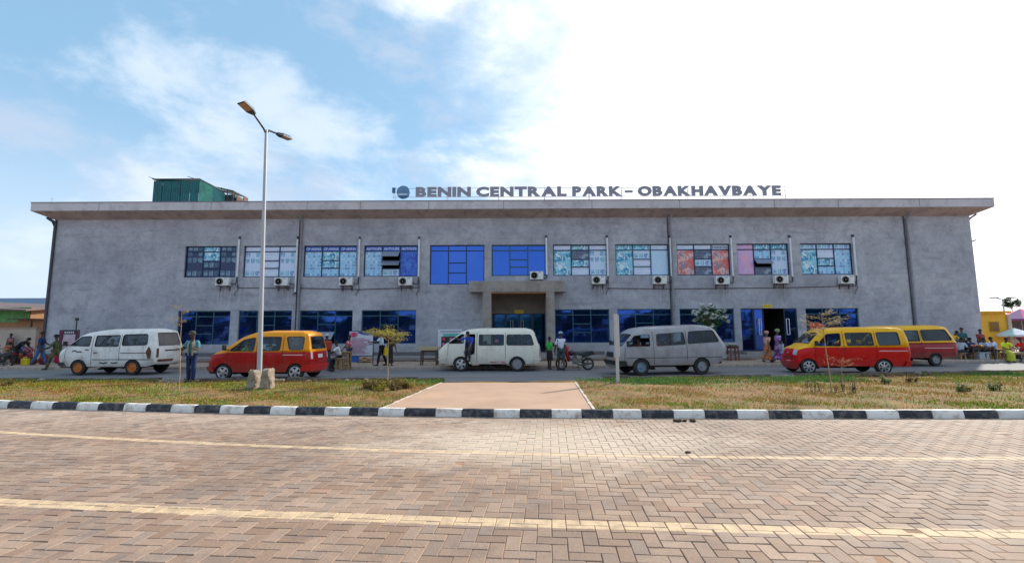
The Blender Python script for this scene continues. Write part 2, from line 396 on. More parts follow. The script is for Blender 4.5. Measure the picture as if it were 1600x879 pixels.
for i, (xa, xb) in enumerate(zip(bx, bx[1:])):
    white = (i - n0) % 2 == 0 if n0 % 2 == 0 else (i - n0) % 2 == 0
    mb, a = kerb_stone(xa, xb, KERB, 0.155, 0.17, g=0.003, jit=0.004)
    o = mb.build('kerb_stone', KW if white else KB, kb, a, smooth=35)
# ---- old low kerb between verge and road, and the far pavement's kerb
ok = struct(bpy.data.objects.new('old_kerb', None)); col.objects.link(ok)
x = -30.0
while x < 26:
    L = random.uniform(0.85, 1.0)
    if random.random() > 0.1 and not (G(688, 597.5, 0.1).x - L < x < G(900, 597, 0.1).x):
        mb, a = kerb_stone(x, x + L, NEAR, random.uniform(0.15, 0.20), 0.14, g=0.014, jit=0.014); a.y -= 0.14
        mb.build('kerb_stone', KG, ok, a)
    x += L
fk = struct(bpy.data.objects.new('pavement_kerb', None)); col.objects.link(fk)
KF = mat('pavement_kerb_concrete', (0.42, 0.33, 0.27), 0.9, var=0.2, scale=2, dirt=(0.14, 0.10, 0.08), dirt_amt=0.7, dscale=1.5, bump=0.3)
x = -34.0
while x < 40:
    mb, a = kerb_stone(x, x + 0.9, FARK, 0.156, 0.14, g=0.006, jit=0.006); mb.build('kerb_stone', KF, fk, a); x += 0.9

# ---- concrete crossing slab through the verge
pa = G(598, 637, 0.13); pb = G(690, 597.5, 0.10); pc = G(899, 597, 0.10); pd = G(925, 637, 0.13)
pa.y = interp(KERB, pa.x) + 0.175; pd.y = interp(KERB, pd.x) + 0.175
pth = MB(); n = 10
top = []
for j in range(n + 1):
    for i in range(n + 1):
        u, v = i / n, j / n
        p = (pa * (1 - u) + pd * u) * (1 - v) + (pb * (1 - u) + pc * u) * v
        e = 0.03 if i in (0, n) or j in (0, n) else 0
        top.append((p.x + random.uniform(-e, e), p.y, p.z + random.uniform(-0.002, 0.002)))
pth.add(top, [(j * (n + 1) + i, j * (n + 1) + i + 1, (j + 1) * (n + 1) + i + 1, (j + 1) * (n + 1) + i) for j in range(n) for i in range(n)])
for e in ([j * (n + 1) for j in range(n + 1)], [j * (n + 1) + n for j in range(n + 1)], list(range(n * (n + 1), (n + 1) ** 2)), list(range(n + 1))):
    vs = [top[i] for i in e] + [(top[i][0], top[i][1], -0.05) for i in e]; k = len(e)
    pth.add(vs, [(i, i + 1, k + i + 1, k + i) for i in range(k - 1)])
struct(pth.build('concrete_path', CONC))
KPT = mat('path_edge_paint', (0.60, 0.52, 0.44), 0.8, var=0.2, scale=9, dirt=(0.45, 0.33, 0.24), dirt_amt=0.9, dscale=5)
for q, (p0, p1) in enumerate(((pb, pa), (pc, pd))):
    mb = MB(); k = 14
    for i in range(k):
        a = p0.lerp(p1, i / k); b = p0.lerp(p1, (i + 0.93) / k); s_ = -1 if q == 0 else 1
        wdt = random.uniform(0.03, 0.075)
        mb.box(-wdt / 2, wdt / 2, 0, (b - a).length, 0.0, 0.008 + random.uniform(0, 0.01), M=Matrix.Translation(a + Vector((0, 0, 0.004))) @ Matrix.Rotation(math.atan2(b.y - a.y, b.x - a.x) - PI / 2, 4, 'Z'))
    struct(mb.build('path_edge_strip', KPT))

# ---- verge soil and its grass
def in_path(x, y):
    t = (y - pa.y) / (pb.y - pa.y)
    return pa.x + (pb.x - pa.x) * t - 0.05 < x < pd.x + (pc.x - pd.x) * t + 0.05
def verge_mat():
    m, t, b = newmat('verge_soil'); p = t.pos()
    c = t.mix(t.ramp(t.noise(1.3, 7, p, 0.65), 0.35, 0.65), (0.17, 0.085, 0.035), (0.36, 0.19, 0.075))
    c = t.mix(t.ramp(t.noise(2.3, 6, p, 0.7), 0.47, 0.62, 0, 0.8), c, (0.13, 0.17, 0.03))
    c = t.mix(t.ramp(t.noise(12, 4, p), 0.5, 0.8, 0, 0.6), c, (0.15, 0.10, 0.06))
    t.set(b.inputs['Base Color'], c); b.inputs['Roughness'].default_value = 1.0
    t.set(b.inputs['Normal'], t.n('ShaderNodeBump', {'Height': t.noise(18, 6, p), 'Strength': 1.0, 'Distance': 0.05}).outputs[0]); return m
nx, ny = 220, 18; mb = MB(); vs = []
for j in range(ny + 1):
    for x in np.linspace(-28, 28, nx + 1):
        y0 = interp(KERB, x) + 0.16; y1 = interp(NEAR, x) - 0.05; y = y0 + (y1 - y0) * j / ny
        edge = min(j, ny - j) == 0
        z = 0.11 + (0 if edge else 0.02 * math.sin(x * 2.1 + j) + random.uniform(-0.012, 0.02)) - 0.02 * (j / ny) - (0.045 if j > ny - 3 else 0) - (0.08 if j == ny else 0)
        if in_path(x, y): z = min(z, 0.085)
        vs.append((x, y, z))
mb.add(vs, [(j * (nx + 1) + i, j * (nx + 1) + i + 1, (j + 1) * (nx + 1) + i + 1, (j + 1) * (nx + 1) + i) for j in range(ny) for i in range(nx)])
struct(mb.build('verge', verge_mat(), smooth=60, fix=False))
def leafmat(name, a, b_, rough=0.7, var_scale=1.5, trans=0.15):
    m, t, b = newmat(name); g = t.n('ShaderNodeNewGeometry')
    c = t.mix(g.outputs['Random Per Island'], a, b_)
    t.set(b.inputs['Base Color'], c); b.inputs['Roughness'].default_value = rough; b.inputs['Specular IOR Level'].default_value = 0.2
    tr = t.n('ShaderNodeBsdfTranslucent', {'Color': c}); mx = t.n('ShaderNodeMixShader', {0: trans * 1.5, 1: b.outputs[0], 2: tr.outputs[0]})
    t.L.new(mx.outputs[0], t.N['Material Output'].inputs[0]); return m
def vnoise(x, y, s): return math.sin(x * s + 1.3 * math.sin(y * s * 1.7)) * math.cos(y * s * 1.1 + math.sin(x * s * 0.6) * 1.9)
def blades(name, n, fn, mtl, hmin, hmax, wd, label):
    V = []; Fc = []
    c = 0; tries = 0
    while c < n and tries < n * 12:
        tries += 1
        x = random.uniform(-27, 27); y0 = interp(KERB, x) + 0.2; y1 = interp(NEAR, x) - 0.12; v = random.random(); y = y0 + (y1 - y0) * v
        if abs(x) > y * 1.2 + 1.5 or in_path(x, y) or random.random() > fn(x, y, v): continue
        h = random.uniform(hmin, hmax) * (0.6 + 0.8 * random.random()); a = random.uniform(0, 2 * PI); l = random.uniform(0.1, 1.0) * h
        ww = wd * random.uniform(0.6, 1.4); dx, dy = math.cos(a) * ww, math.sin(a) * ww; b_ = a + random.uniform(0.8, 2.3); lx, ly = math.cos(b_) * l, math.sin(b_) * l
        o = len(V); z = 0.10
        V += [(x - dx, y - dy, z), (x + dx, y + dy, z), (x + lx * .4 + dx * .7, y + ly * .4 + dy * .7, z + h * .6), (x + lx * .4 - dx * .7, y + ly * .4 - dy * .7, z + h * .6), (x + lx, y + ly, z + h)]
        Fc += [(o, o + 1, o + 2, o + 3), (o + 3, o + 2, o + 4)]; c += 1
    me = bpy.data.meshes.new(name); me.from_pydata(V, [], Fc); me.materials.append(mtl)
    return stuff(link(name, me), label, 'grass')
DRY = leafmat('straw_grass', (0.28, 0.14, 0.03), (0.50, 0.28, 0.08)); GRN = leafmat('green_grass', (0.10, 0.17, 0.015), (0.30, 0.36, 0.04)); LUSH = leafmat('lush_grass', (0.05, 0.14, 0.03), (0.12, 0.27, 0.06))
blades('dry_grass', 34000, lambda x, y, v: (0.75 if 0.12 < v < 0.85 else 0.3) * (0.45 + 0.55 * vnoise(x, y, 1.1)), DRY, 0.02, 0.06, 0.010, 'short straw coloured dead grass matted over the verge behind the painted kerb')
blades('yellow_green_grass', 34000, lambda x, y, v: (1.0 if v < 0.16 else 0.85 if v > 0.6 else 0.5 if x < 0 else 0.3) * (0.42 + 0.58 * vnoise(x + 9, y, 0.8)), GRN, 0.02, 0.07, 0.010, 'thin yellowish green grass along the edges of the verge')
blades('lush_grass', 13000, lambda x, y, v: (1.0 if 0.70 < v < 0.93 else 0.0) * max(0, vnoise(x, y * 0.4, 0.55) + (0.35 if 4 < x < 12 or x > 15 else 0)), LUSH, 0.04, 0.11, 0.013, 'patches of taller fresh green grass at the road side of the verge')
# ================================================================ THE TERMINAL BUILDING
WY = 28.0
def plaster_mat():
    m, t, b = newmat('grey_cement_render'); p = t.obj()
    c = t.mix(t.ramp(t.noise(0.35, 7, p, 0.62, 0.4), 0.36, 0.64), (0.385, 0.38, 0.43), (0.57, 0.565, 0.61))
    c = t.mix(t.ramp(t.noise(2.2, 8, p, 0.75, 0.6), 0.42, 0.68, 0.0, 0.55), c, (0.18, 0.175, 0.20))
    st = t.noise(1.0, 5, t.scaled(p, 3.0, 1, 0.22), 0.6)
    c = t.mix(t.ramp(st, 0.50, 0.78, 0, 0.40), c, (0.52, 0.50, 0.51))
    st2 = t.noise(1.0, 6, t.scaled(p, 0.35, 1, 3.0), 0.6)
    c = t.mix(t.ramp(st2, 0.54, 0.72, 0, 0.45), c, (0.17, 0.165, 0.19))
    # pale lime patch and drips high on the right bay
    s = t.n('ShaderNodeSeparateXYZ', {0: p})
    for (x0, z0, rx, rz) in ((24.1, 4.7, 0.55, 0.75), (26.3, 4.75, 1.0, 0.16), (-27.3, 3.6, 0.4, 0.5)):
        dx = t.math('MULTIPLY', t.math('ADD', s.outputs[0], -x0), 1 / rx); dz = t.math('MULTIPLY', t.math('ADD', s.outputs[2], -z0), 1 / rz)
        d = t.math('ADD', t.math('MULTIPLY', dx, dx), t.math('MULTIPLY', dz, dz)); d = t.math('ADD', d, t.math('MULTIPLY', t.math('ADD', t.noise(3, 6, p, 0.75), -0.5), 3.0))
        c = t.mix(t.ramp(d, 0.1, 1.1, 0.55, 0), c, (0.56, 0.53, 0.52))
    c = t.mix(t.ramp(t.noise(26, 4, p, 0.7), 0.42, 0.72, 0.0, 0.42), c, (0.20, 0.195, 0.22))
    c = t.mix(t.ramp(t.noise(34, 3, t.scaled(p, 1, 1, .7), 0.7), 0.54, 0.7, 0.0, 0.35), c, (0.66, 0.65, 0.68))
    # rust and drip runs below the wall units and the window sills
    for k, x0 in enumerate(AC_X):
        dx = t.math('ABSOLUTE', t.math('ADD', s.outputs[0], -x0)); run = t.ramp(t.noise(1.0, 3, t.scaled(p, 9, 1, 0.5)), 0.42, 0.62)
        mk = t.math('MULTIPLY', t.math('MULTIPLY', t.ramp(dx, 0.25, 0.6, 1, 0), t.ramp(s.outputs[2], 3.2, 4.7, 0, 0.75)), t.math('LESS_THAN', s.outputs[2], 4.75))
        c = t.mix(t.math('MULTIPLY', mk, run), c, (0.15, 0.135, 0.14))
    # splash zone at the foot
    c = t.mix(t.math('MULTIPLY', t.ramp(s.outputs[2], 0.3, 1.2, 0.7, 0), t.ramp(t.noise(1.4, 5, p), 0.3, 0.6)), c, (0.33, 0.25, 0.19))
    t.set(b.inputs['Base Color'], c); b.inputs['Roughness'].default_value = 0.92
    t.set(b.inputs['Normal'], t.n('ShaderNodeBump', {'Height': t.noise(9, 7, p, 0.7), 'Strength': 0.5, 'Distance': 0.03}).outputs[0]); return m
AC_X = [X(px, WY, 445) for px in (350, 372, 441, 465, 541, 634, 655, 936, 1033, 1131, 1223, 1325)]
PLAST = plaster_mat()
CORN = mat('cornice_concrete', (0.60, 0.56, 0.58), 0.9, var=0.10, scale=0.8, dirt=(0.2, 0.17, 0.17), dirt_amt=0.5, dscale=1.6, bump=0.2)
SOFF = mat('bounce_tinted_soffit', (0.42, 0.335, 0.31), 0.9, var=0.15, scale=0.6, dirt=(0.15, 0.11, 0.10), dirt_amt=0.55, dscale=2.2, bump=0.2)  # soffit concrete with the brown of ground bounce painted into its colour
PORT = mat('portal_concrete', (0.34, 0.30, 0.27), 0.92, var=0.15, scale=1.5, dirt=(0.19, 0.14, 0.11), dirt_amt=0.7, dscale=1.8, bump=0.3)
FRM = mat('dark_blue_aluminium', (0.018, 0.035, 0.085), 0.35, 0.5, var=0.1)
FRT = mat('teal_aluminium', (0.035, 0.10, 0.14), 0.4, 0.4, var=0.1)
DARK = mat('dark_interior', (0.03, 0.03, 0.035), 0.8); INW = mat('interior_paint', (0.16, 0.16, 0.17), 0.9, var=0.1)
def mirror_glass(name, c, rough=0.04):
    m, t, b = newmat(name); b.inputs['Base Color'].default_value = (*c, 1); b.inputs['Metallic'].default_value = 0.92; b.inputs['Roughness'].default_value = rough
    t.set(b.inputs['Normal'], t.n('ShaderNodeBump', {'Height': t.noise(0.9, 2, t.obj()), 'Strength': 0.25, 'Distance': 0.04}).outputs[0]); return m
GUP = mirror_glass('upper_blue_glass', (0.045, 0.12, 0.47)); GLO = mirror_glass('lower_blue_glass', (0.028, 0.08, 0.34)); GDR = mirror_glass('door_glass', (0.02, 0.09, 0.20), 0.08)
def poster(name, a, b_, c_, scale=6.0, kind='blobs', top=None):
    """printed vinyl on a window pane: flat print"""
    m, t, b = newmat(name); o = t.obj()
    v = t.n('ShaderNodeTexVoronoi', {'Vector': o, 'Scale': scale}); r = t.n('ShaderNodeSeparateColor', {0: v.outputs['Color']})
    if kind == 'blobs':
        c = t.mix(t.ramp(r.outputs[0], 0.45, 0.5), a, b_); c = t.mix(t.ramp(r.outputs[1], 0.72, 0.75), c, c_)
        c = t.mix(t.ramp(t.noise(scale * 2.2, 4, o), 0.5, 0.6, 0, 0.5), c, a)
    elif kind == 'grid':      # a sheet of product pictures on a pale ground
        s = t.n('ShaderNodeSeparateXYZ', {0: o}); gx, gz = t.math('MULTIPLY', s.outputs[0], scale), t.math('MULTIPLY', s.outputs[2], scale * 0.8)
        wnz = t.n('ShaderNodeTexWhiteNoise', {0: t.n('ShaderNodeCombineXYZ', {0: t.math('FLOOR', gx), 1: t.math('FLOOR', gz)}).outputs[0]}, noise_dimensions='2D'); rr = t.n('ShaderNodeSeparateColor', {0: wnz.outputs['Color']})
        fx, fz = t.math('ABSOLUTE', t.math('SUBTRACT', t.math('FRACT', gx), 0.5)), t.math('ABSOLUTE', t.math('SUBTRACT', t.math('FRACT', gz), 0.5))
        ins = t.math('MULTIPLY', t.math('LESS_THAN', fx, 0.40), t.math('LESS_THAN', fz, 0.36)); pic = t.mix(rr.outputs[0], b_, c_); pic = t.mix(t.ramp(t.noise(scale * 3, 3, o), 0.45, 0.6, 0, 0.8), pic, a); pic = t.mix(t.math('LESS_THAN', rr.outputs[1], 0.25), pic, a)
        c = t.mix(ins, a, pic)
    elif kind == 'lines':
        s = t.n('ShaderNodeSeparateXYZ', {0: o}); wv = t.math('FRACT', t.math('MULTIPLY', s.outputs[2], scale))
        ln = t.math('LESS_THAN', wv, 0.38); ins = t.ramp(t.noise(7, 2, t.scaled(o, 1, 1, scale * 0.6)), 0.42, 0.5, 1, 0)
        c = t.mix(t.math('MULTIPLY', ln, ins), a, b_); c = t.mix(t.ramp(t.noise(2.2, 3, o), 0.56, 0.62, 0, 0.6), c, c_)
    else:
        c = t.mix(t.ramp(t.noise(scale * 0.6, 3, o, 0.5, 1.0), 0.45, 0.53), a, b_); c = t.mix(t.ramp(r.outputs[0], 0.72, 0.74), c, c_); c = t.mix(t.ramp(t.noise(scale * 1.6, 4, t.scaled(o, 1.6, 1, 0.8)), 0.56, 0.59), c, c_)
        s = t.n('ShaderNodeSeparateXYZ', {0: o}); wv = t.math('LESS_THAN', t.math('FRACT', t.math('MULTIPLY', s.outputs[2], 11)), 0.4)
        zone = t.ramp(t.noise(1.6, 1, o), 0.52, 0.54); c = t.mix(t.math('MULTIPLY', t.math('MULTIPLY', wv, zone), t.ramp(t.noise(14, 2, t.scaled(o, 1, 1, 4)), 0.44, 0.5)), c, c_)
    t.set(b.inputs['Base Color'], c); b.inputs['Roughness'].default_value = 0.25; return m
P_W = poster('poster_white_catalogue', (0.62, 0.74, 0.95), (0.10, 0.22, 0.55), (0.20, 0.50, 0.60), 3.2, 'grid')
P_LB = poster('poster_light_blue_products', (0.35, 0.66, 0.92), (0.70, 0.84, 0.97), (0.04, 0.13, 0.40), 6.5, 'grid')
P_NV = poster('poster_navy_graphics', (0.010, 0.03, 0.11), (0.03, 0.10, 0.20), (0.22, 0.36, 0.46), 3.0, 'grid')
P_TL = poster('poster_teal_graphics', (0.25, 0.62, 0.80), (0.03, 0.30, 0.50), (0.70, 0.86, 0.92), 4, 'soft')
P_LN = poster('poster_price_list', (0.58, 0.76, 0.95), (0.30, 0.50, 0.78), (0.45, 0.70, 0.92), 9, 'lines')
P_RD = poster('poster_red_fashion', (0.80, 0.14, 0.11), (0.86, 0.50, 0.45), (0.30, 0.25, 0.33), 4, 'soft')
P_PK = poster('poster_pink', (0.82, 0.42, 0.60), (0.62, 0.38, 0.72), (0.70, 0.45, 0.75), 1.5, 'soft')
P_GY = poster('poster_grey_headline', (0.10, 0.12, 0.20), (0.20, 0.24, 0.34), (0.40, 0.50, 0.60), 5, 'lines')
P_WT = poster('poster_white_card', (0.66, 0.74, 0.90), (0.50, 0.60, 0.85), (0.72, 0.80, 0.95), 3, 'lines')
P_BL = poster('poster_blue_brand', (0.02, 0.07, 0.52), (0.03, 0.12, 0.62), (0.05, 0.2, 0.7), 3, 'soft')
P_GT = poster('poster_green_tint', (0.10, 0.45, 0.45), (0.05, 0.25, 0.50), (0.65, 0.85, 0.90), 4, 'soft')
LETW = mat('sticker_letter_white', (0.75, 0.82, 0.92), 0.4)

bld = thing('bus_terminal', 'long two storey grey rendered bus terminal with overhanging flat roof and blue windows', 'building')
BX0, BX1 = -28.65, 28.75
ZT = 8.83; Z0 = 0.30
UPPX = [(290, 370), (381.5, 464), (475, 558), (569, 653), (672, 757), (768, 853), (864, 949), (961, 1045), (1057, 1140), (1151, 1232), (1250, 1331)]
LOWX = [(278, 360), (373, 456), (468, 551), (565, 650), (867, 952), (965, 1050), (1062, 1147), (1259, 1342)]
ups = []
for i, (a, b_) in enumerate(UPPX):
    xa, xb = X(a, WY, 384), X(b_, WY, 384)
    ups.append((xa, xb, 4.66 if i == 4 else 5.17, 7.14))
lows = [(X(a, WY, 490), X(b_, WY, 490), 1.05, 3.10) for a, b_ in LOWX]
portal = (X(768, WY, 500), X(855, WY, 500), 0.34, 4.15)
shopd = (X(1158, WY, 500), X(1245, WY, 500), 0.5, 3.10)
holes = ups + lows + [portal, shopd]
def wall_with_holes(xs0, xs1, z0, z1, holes, y, th, mtl, parent, name):
    xs = sorted(set([xs0, xs1] + [h[0] for h in holes] + [h[1] for h in holes])); zs = sorted(set([z0, z1] + [h[2] for h in holes] + [h[3] for h in holes]))
    mb = MB()
    for a, b_ in zip(xs, xs[1:]):
        for c, d in zip(zs, zs[1:]):
            mx, mz = (a + b_) / 2, (c + d) / 2
            if any(h[0] < mx < h[1] and h[2] < mz < h[3] for h in holes): continue
            mb.quad((a, y, c), (b_, y, c), (b_, y, d), (a, y, d)); mb.quad((a, y + th, c), (b_, y + th, c), (b_, y + th, d), (a, y + th, d))
    for a, b_, c, d in holes:
        for p, q in (((a, c), (b_, c)), ((b_, c), (b_, d)), ((b_, d), (a, d)), ((a, d), (a, c))):
            mb.quad((p[0], y, p[1]), (q[0], y, q[1]), (q[0], y + th, q[1]), (p[0], y + th, p[1]))
    return mb.build(name, mtl, parent, fix=False)
wall_with_holes(BX0, BX1, Z0 - 0.2, ZT, holes, WY, 0.24, PLAST, bld, 'front_wall')
BD = 16.0
mb = MB(); mb.box(BX0, BX0 + 0.24, WY + 0.24, WY + BD, 0, ZT); mb.build('side_wall', PLAST, bld)
mb = MB(); mb.box(BX1 - 0.24, BX1, WY + 0.24, WY + BD, 0, ZT); mb.build('side_wall', PLAST, bld)
mb = MB(); mb.box(BX0 + 0.24, BX1 - 0.24, WY + BD - 0.24, WY + BD, 0, ZT); mb.build('back_wall', PLAST, bld)
mb = MB(); mb.box(BX0 + 0.25, BX1 - 0.25, WY + 0.25, WY + BD - 0.25, 4.2, 4.5); mb.build('floor_slab', INW, bld)
mb = MB(); mb.box(BX0 + 0.25, BX1 - 0.25, WY + 0.25, WY + BD - 0.25, 0.2, 0.5); mb.build('ground_floor', INW, bld)
for px in (shopd[0] - 1.0, shopd[1] + 0.8, portal[0] - 0.3, portal[1] + 0.3):
    mb = MB(); mb.box(px - 0.06, px + 0.06, WY + 0.26, WY + 9, 0.5, 4.19); mb.build('partition', INW, bld)
mb = MB(); mb.box(shopd[0] + 1.1, shopd[0] + 1.75, WY + 3.0, WY + 3.12, 0.5, 3.4); mb.build('partition', mat('inner_panel_grey', (0.22, 0.23, 0.24), 0.8), bld)
# roof slab with upturned fascia and raked soffit
OV = 0.8; zf0, zf1 = F(800, 326, WY - OV).z, F(800, 313.5, WY - OV).z
rx0, rx1, ry0, ry1 = BX0 - OV, BX1 + OV, WY - OV, WY + BD + OV
mb = MB(); t_ = 0.12
mb.add([(rx0, ry0, zf0), (rx1, ry0, zf0), (rx1, ry1, zf0), (rx0, ry1, zf0), (rx0, ry0, zf1), (rx1, ry0, zf1), (rx1, ry1, zf1), (rx0, ry1, zf1),
        (rx0 + t_, ry0 + t_, zf1), (rx1 - t_, ry0 + t_, zf1), (rx1 - t_, ry1 - t_, zf1), (rx0 + t_, ry1 - t_, zf1),
        (rx0 + t_, ry0 + t_, zf1 - .3), (rx1 - t_, ry0 + t_, zf1 - .3), (rx1 - t_, ry1 - t_, zf1 - .3), (rx0 + t_, ry1 - t_, zf1 - .3)],
       [(0, 1, 5, 4), (1, 2, 6, 5), (2, 3, 7, 6), (3, 0, 4, 7), (4, 5, 9, 8), (5, 6, 10, 9), (6, 7, 11, 10), (7, 4, 8, 11), (8, 9, 13, 12), (9, 10, 14, 13), (10, 11, 15, 14), (11, 8, 12, 15), (12, 13, 14, 15)])
mb.build('roof_fascia', CORN, bld, fix=False)
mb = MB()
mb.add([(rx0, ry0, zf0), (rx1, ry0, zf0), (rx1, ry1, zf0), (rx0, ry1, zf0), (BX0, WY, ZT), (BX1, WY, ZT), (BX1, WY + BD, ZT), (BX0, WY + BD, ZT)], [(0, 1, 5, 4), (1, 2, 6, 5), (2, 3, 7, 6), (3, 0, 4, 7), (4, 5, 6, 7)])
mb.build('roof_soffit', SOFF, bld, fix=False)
mb = MB(); mb.box(rx0 - 0.03, rx1 + 0.03, ry0 - 0.025, ry0 + 0.05, zf1, zf1 + 0.045)
mb.box(rx0 - 0.03, rx0 + 0.05, ry0 + 0.052, ry1, zf1, zf1 + 0.045); mb.box(rx1 - 0.05, rx1 + 0.03, ry0 + 0.052, ry1, zf1, zf1 + 0.045)
mb.build('roof_flashing', mat('dull_flashing', (0.20, 0.20, 0.23), 0.6, 0.3), bld)
for px in (480, 925, 1255, 1340):     # hairline joints of the fascia
    pass
# joints and drip stains as thin recessed-looking strips on the fascia
JNT = mat('joint_dark', (0.16, 0.14, 0.14), 0.9)
for px in (155, 330, 480, 563, 670, 787, 925, 1062, 1210, 1310, 1437):
    x_ = X(px, ry0, 320); mb = MB(); mb.box(x_ - 0.012, x_ + 0.012, ry0 - 0.006, ry0 + 0.01, zf0 + 0.01, zf1 - 0.01); mb.build('fascia_joint', JNT, bld)
# plinth band, apron step
mb = MB(); mb.box(BX0 - 0.02, portal[0] - 0.7, WY - 0.05, WY - 0.001, 0.30, 0.55); mb.box(portal[1] + 0.7, shopd[0], WY - 0.05, WY - 0.001, 0.30, 0.55); mb.box(shopd[1], BX1 + .02, WY - 0.05, WY - 0.001, 0.30, 0.55)
mb.build('plinth', mat('damp_plinth', (0.15, 0.14, 0.15), 0.9, var=0.2, dirt=(0.26, 0.2, 0.16), dscale=2), bld)
stp = MB(); stp.box(BX0 - 0.5, BX1 + 0.5, 25.9, WY - 0.051, 0.1, 0.33)
struct(stp.build('terminal_step', mat('step_concrete', (0.34, 0.29, 0.27), 0.9, var=0.15, scale=1.2, dirt=(0.2, 0.14, 0.11), dirt_amt=0.6, dscale=1.2)))
x = BX0 - 0.5
DSL = mat('drain_slab', (0.20, 0.115, 0.08), 0.9, var=0.4, scale=2.5, bump=0.4)
drain = struct(bpy.data.objects.new('drain_edge', None)); col.objects.link(drain)
while x < BX1:
    L = random.uniform(0.7, 1.3)
    if random.random() > 0.25: mb = MB(); mb.box(0, L - 0.03, 0, 0.5 + random.uniform(-.05, .05), 0.1, 0.2 + random.uniform(0, 0.04)); mb.build('slab', DSL, drain, (x, 25.3, 0.0))
    x += L
# ---- windows
def window(x0, x1, z0, z1, glass, frame, cols=(0, .335, .665, 1), tops=0.17, mids=(0, .36, .68, 1), panes=None, fw=0.055, open_mid=(), y=None, parent=None):
    """frame mesh with its panes; panes: dict key -> material; keys t0 t1 t2 L R m0 m1 m2 (m0 lowest)"""
    y = WY + 0.10 if y is None else y; W, H = x1 - x0, z1 - z0; mb = MB(); panes = panes or {}
    th = 0.06
    mb.box(0, W, 0, th, 0, fw); mb.box(0, W, 0, th, H - fw, H); mb.box(0, fw, 0, th, fw, H - fw); mb.box(W - fw, W, 0, th, fw, H - fw)
    zt = H * (1 - tops); cs = [c * W for c in cols]
    g = fw * 0.5
    for c in cs[1:-1]: mb.box(c - g, c + g, 0.001, th - .001, fw, H - fw)
    mb.box(fw, cs[1] - g, 0.002, th - .002, zt - g, zt + g); mb.box(cs[1] + g, cs[2] - g, 0.002, th - .002, zt - g, zt + g); mb.box(cs[2] + g, W - fw, 0.002, th - .002, zt - g, zt + g)
    ms = [fw + (zt - g - fw) * q for q in mids]
    for z in ms[1:-1]: mb.box(cs[1] + g, cs[2] - g, 0.002, th - .002, z - g, z + g)
    wd = mb.build('window', frame, parent or bld, (x0, y, z0))
    cells = {'t0': (fw, cs[1] - g, zt + g, H - fw), 't1': (cs[1] + g, cs[2] - g, zt + g, H - fw), 't2': (cs[2] + g, W - fw, zt + g, H - fw),
             'L': (fw, cs[1] - g, fw, zt - g), 'R': (cs[2] + g, W - fw, fw, zt - g)}
    for k in range(len(ms) - 1): cells['m%d' % k] = (cs[1] + g, cs[2] - g, ms[k] + (g if k else 0), ms[k + 1] - (g if k < len(ms) - 2 else 0))
    for k, (a, b_, c, d) in cells.items():
        if k in open_mid:    # an opened top-hung light, tilted out
            mb = MB(); M = Matrix.Translation((0, 0, d - c)) @ Matrix.Rotation(R(-50), 4, 'X') @ Matrix.Translation((0, 0, -(d - c)))
            mb.box(0, b_ - a, -0.02, 0.02, 0, d - c, M=M); mb.build('open_pane', mat('light_frame', (0.35, 0.4, 0.5), 0.4, 0.3), wd, (a, 0.0, c)); continue
        yy = 0.035 + random.uniform(-.003, .003); mb = MB(); mb.box(0, b_ - a, 0, 0.012, 0, d - c)
        o = mb.build('pane', panes.get(k, panes.get('*', glass)), wd, (a, yy, c))
        if panes.get(k, panes.get('*', glass)) in (GUP, GLO, GDR): o.rotation_euler = (random.gauss(0, .004), 0, random.gauss(0, .006))
    return wd, cells
PP = [
    {'*': P_NV, 'm2': P_TL, 'R': P_NV, 't1': P_TL},
    {'*': P_W, 't0': P_WT, 't1': P_WT, 't2': P_WT, 'm0': P_WT, 'm1': P_WT, 'm2': P_WT},
    {'*': P_LB, 't0': P_BL, 't1': P_BL, 't2': P_BL, 'm2': P_TL, 'm1': P_TL},
    {'*': P_LB, 't0': P_BL, 't1': P_BL, 't2': P_BL, 'R': P_BL, 'L': P_LB, 'm0': P_W},
    {}, {},
    {'*': P_WT, 't1': P_GT, 'm2': P_GY, 'm1': P_TL, 'L': P_TL, 'R': P_W},
    {'*': P_WT, 'L': P_TL, 't0': P_TL, 't1': P_TL, 'R': P_LN},
    {'*': P_RD, 't0': P_WT, 't1': P_WT, 't2': P_WT, 'm2': P_GY, 'm1': P_W, 'm0': P_GY},
    {'*': P_W, 'L': P_PK, 't0': P_PK, 't1': P_TL, 'm2': P_LB, 'm0': P_GY, 't2': P_GT},
    {'*': P_W, 'L': P_TL, 'm2': P_WT, 'm1': P_TL, 'm0': P_LB, 'R': P_LB},
]
PP[7]['m2'] = P_W
for i, (h, p) in enumerate(zip(ups, PP)):
    opn = ('m1', 'm2') if i == 3 else ('m1',) if i in (9,) else ()
    mids = (0, .29, .62, 1) if i in (3, 9) else (0, .33, .64, 1)
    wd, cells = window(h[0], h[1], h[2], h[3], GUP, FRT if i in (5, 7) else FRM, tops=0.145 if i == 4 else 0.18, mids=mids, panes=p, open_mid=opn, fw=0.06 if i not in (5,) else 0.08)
    txt = {2: ('CP ARENA',) * 3, 3: ('AUTOLIFE',) * 3, 6: (None, 'ARTWORK', None), 8: (None, None, 'FASHION')}.get(i)
    if txt:
        for k, s_ in enumerate(txt):
            if s_:
                a, b_, c, d = cells['t%d' % k]; mb = MB(); text_mb(mb, s_, a + 0.05, b_ - 0.05, 0.028, c + (d - c) * 0.2, (d - c) * 0.55, 0.012, 0.01)
                mb.build('lettering', LETW if i != 8 else FRM, wd)
for i, h in enumerate(lows):
    p = {}
    opn = ('m0',) if i in (2, 5) else ()
    mids = (0, .42, .70, 1) if i in (2, 5) else (0, .36, .68, 1)
    window(h[0], h[1], h[2], h[3], GLO, FRT, panes=p, tops=0.17, mids=mids, open_mid=opn)
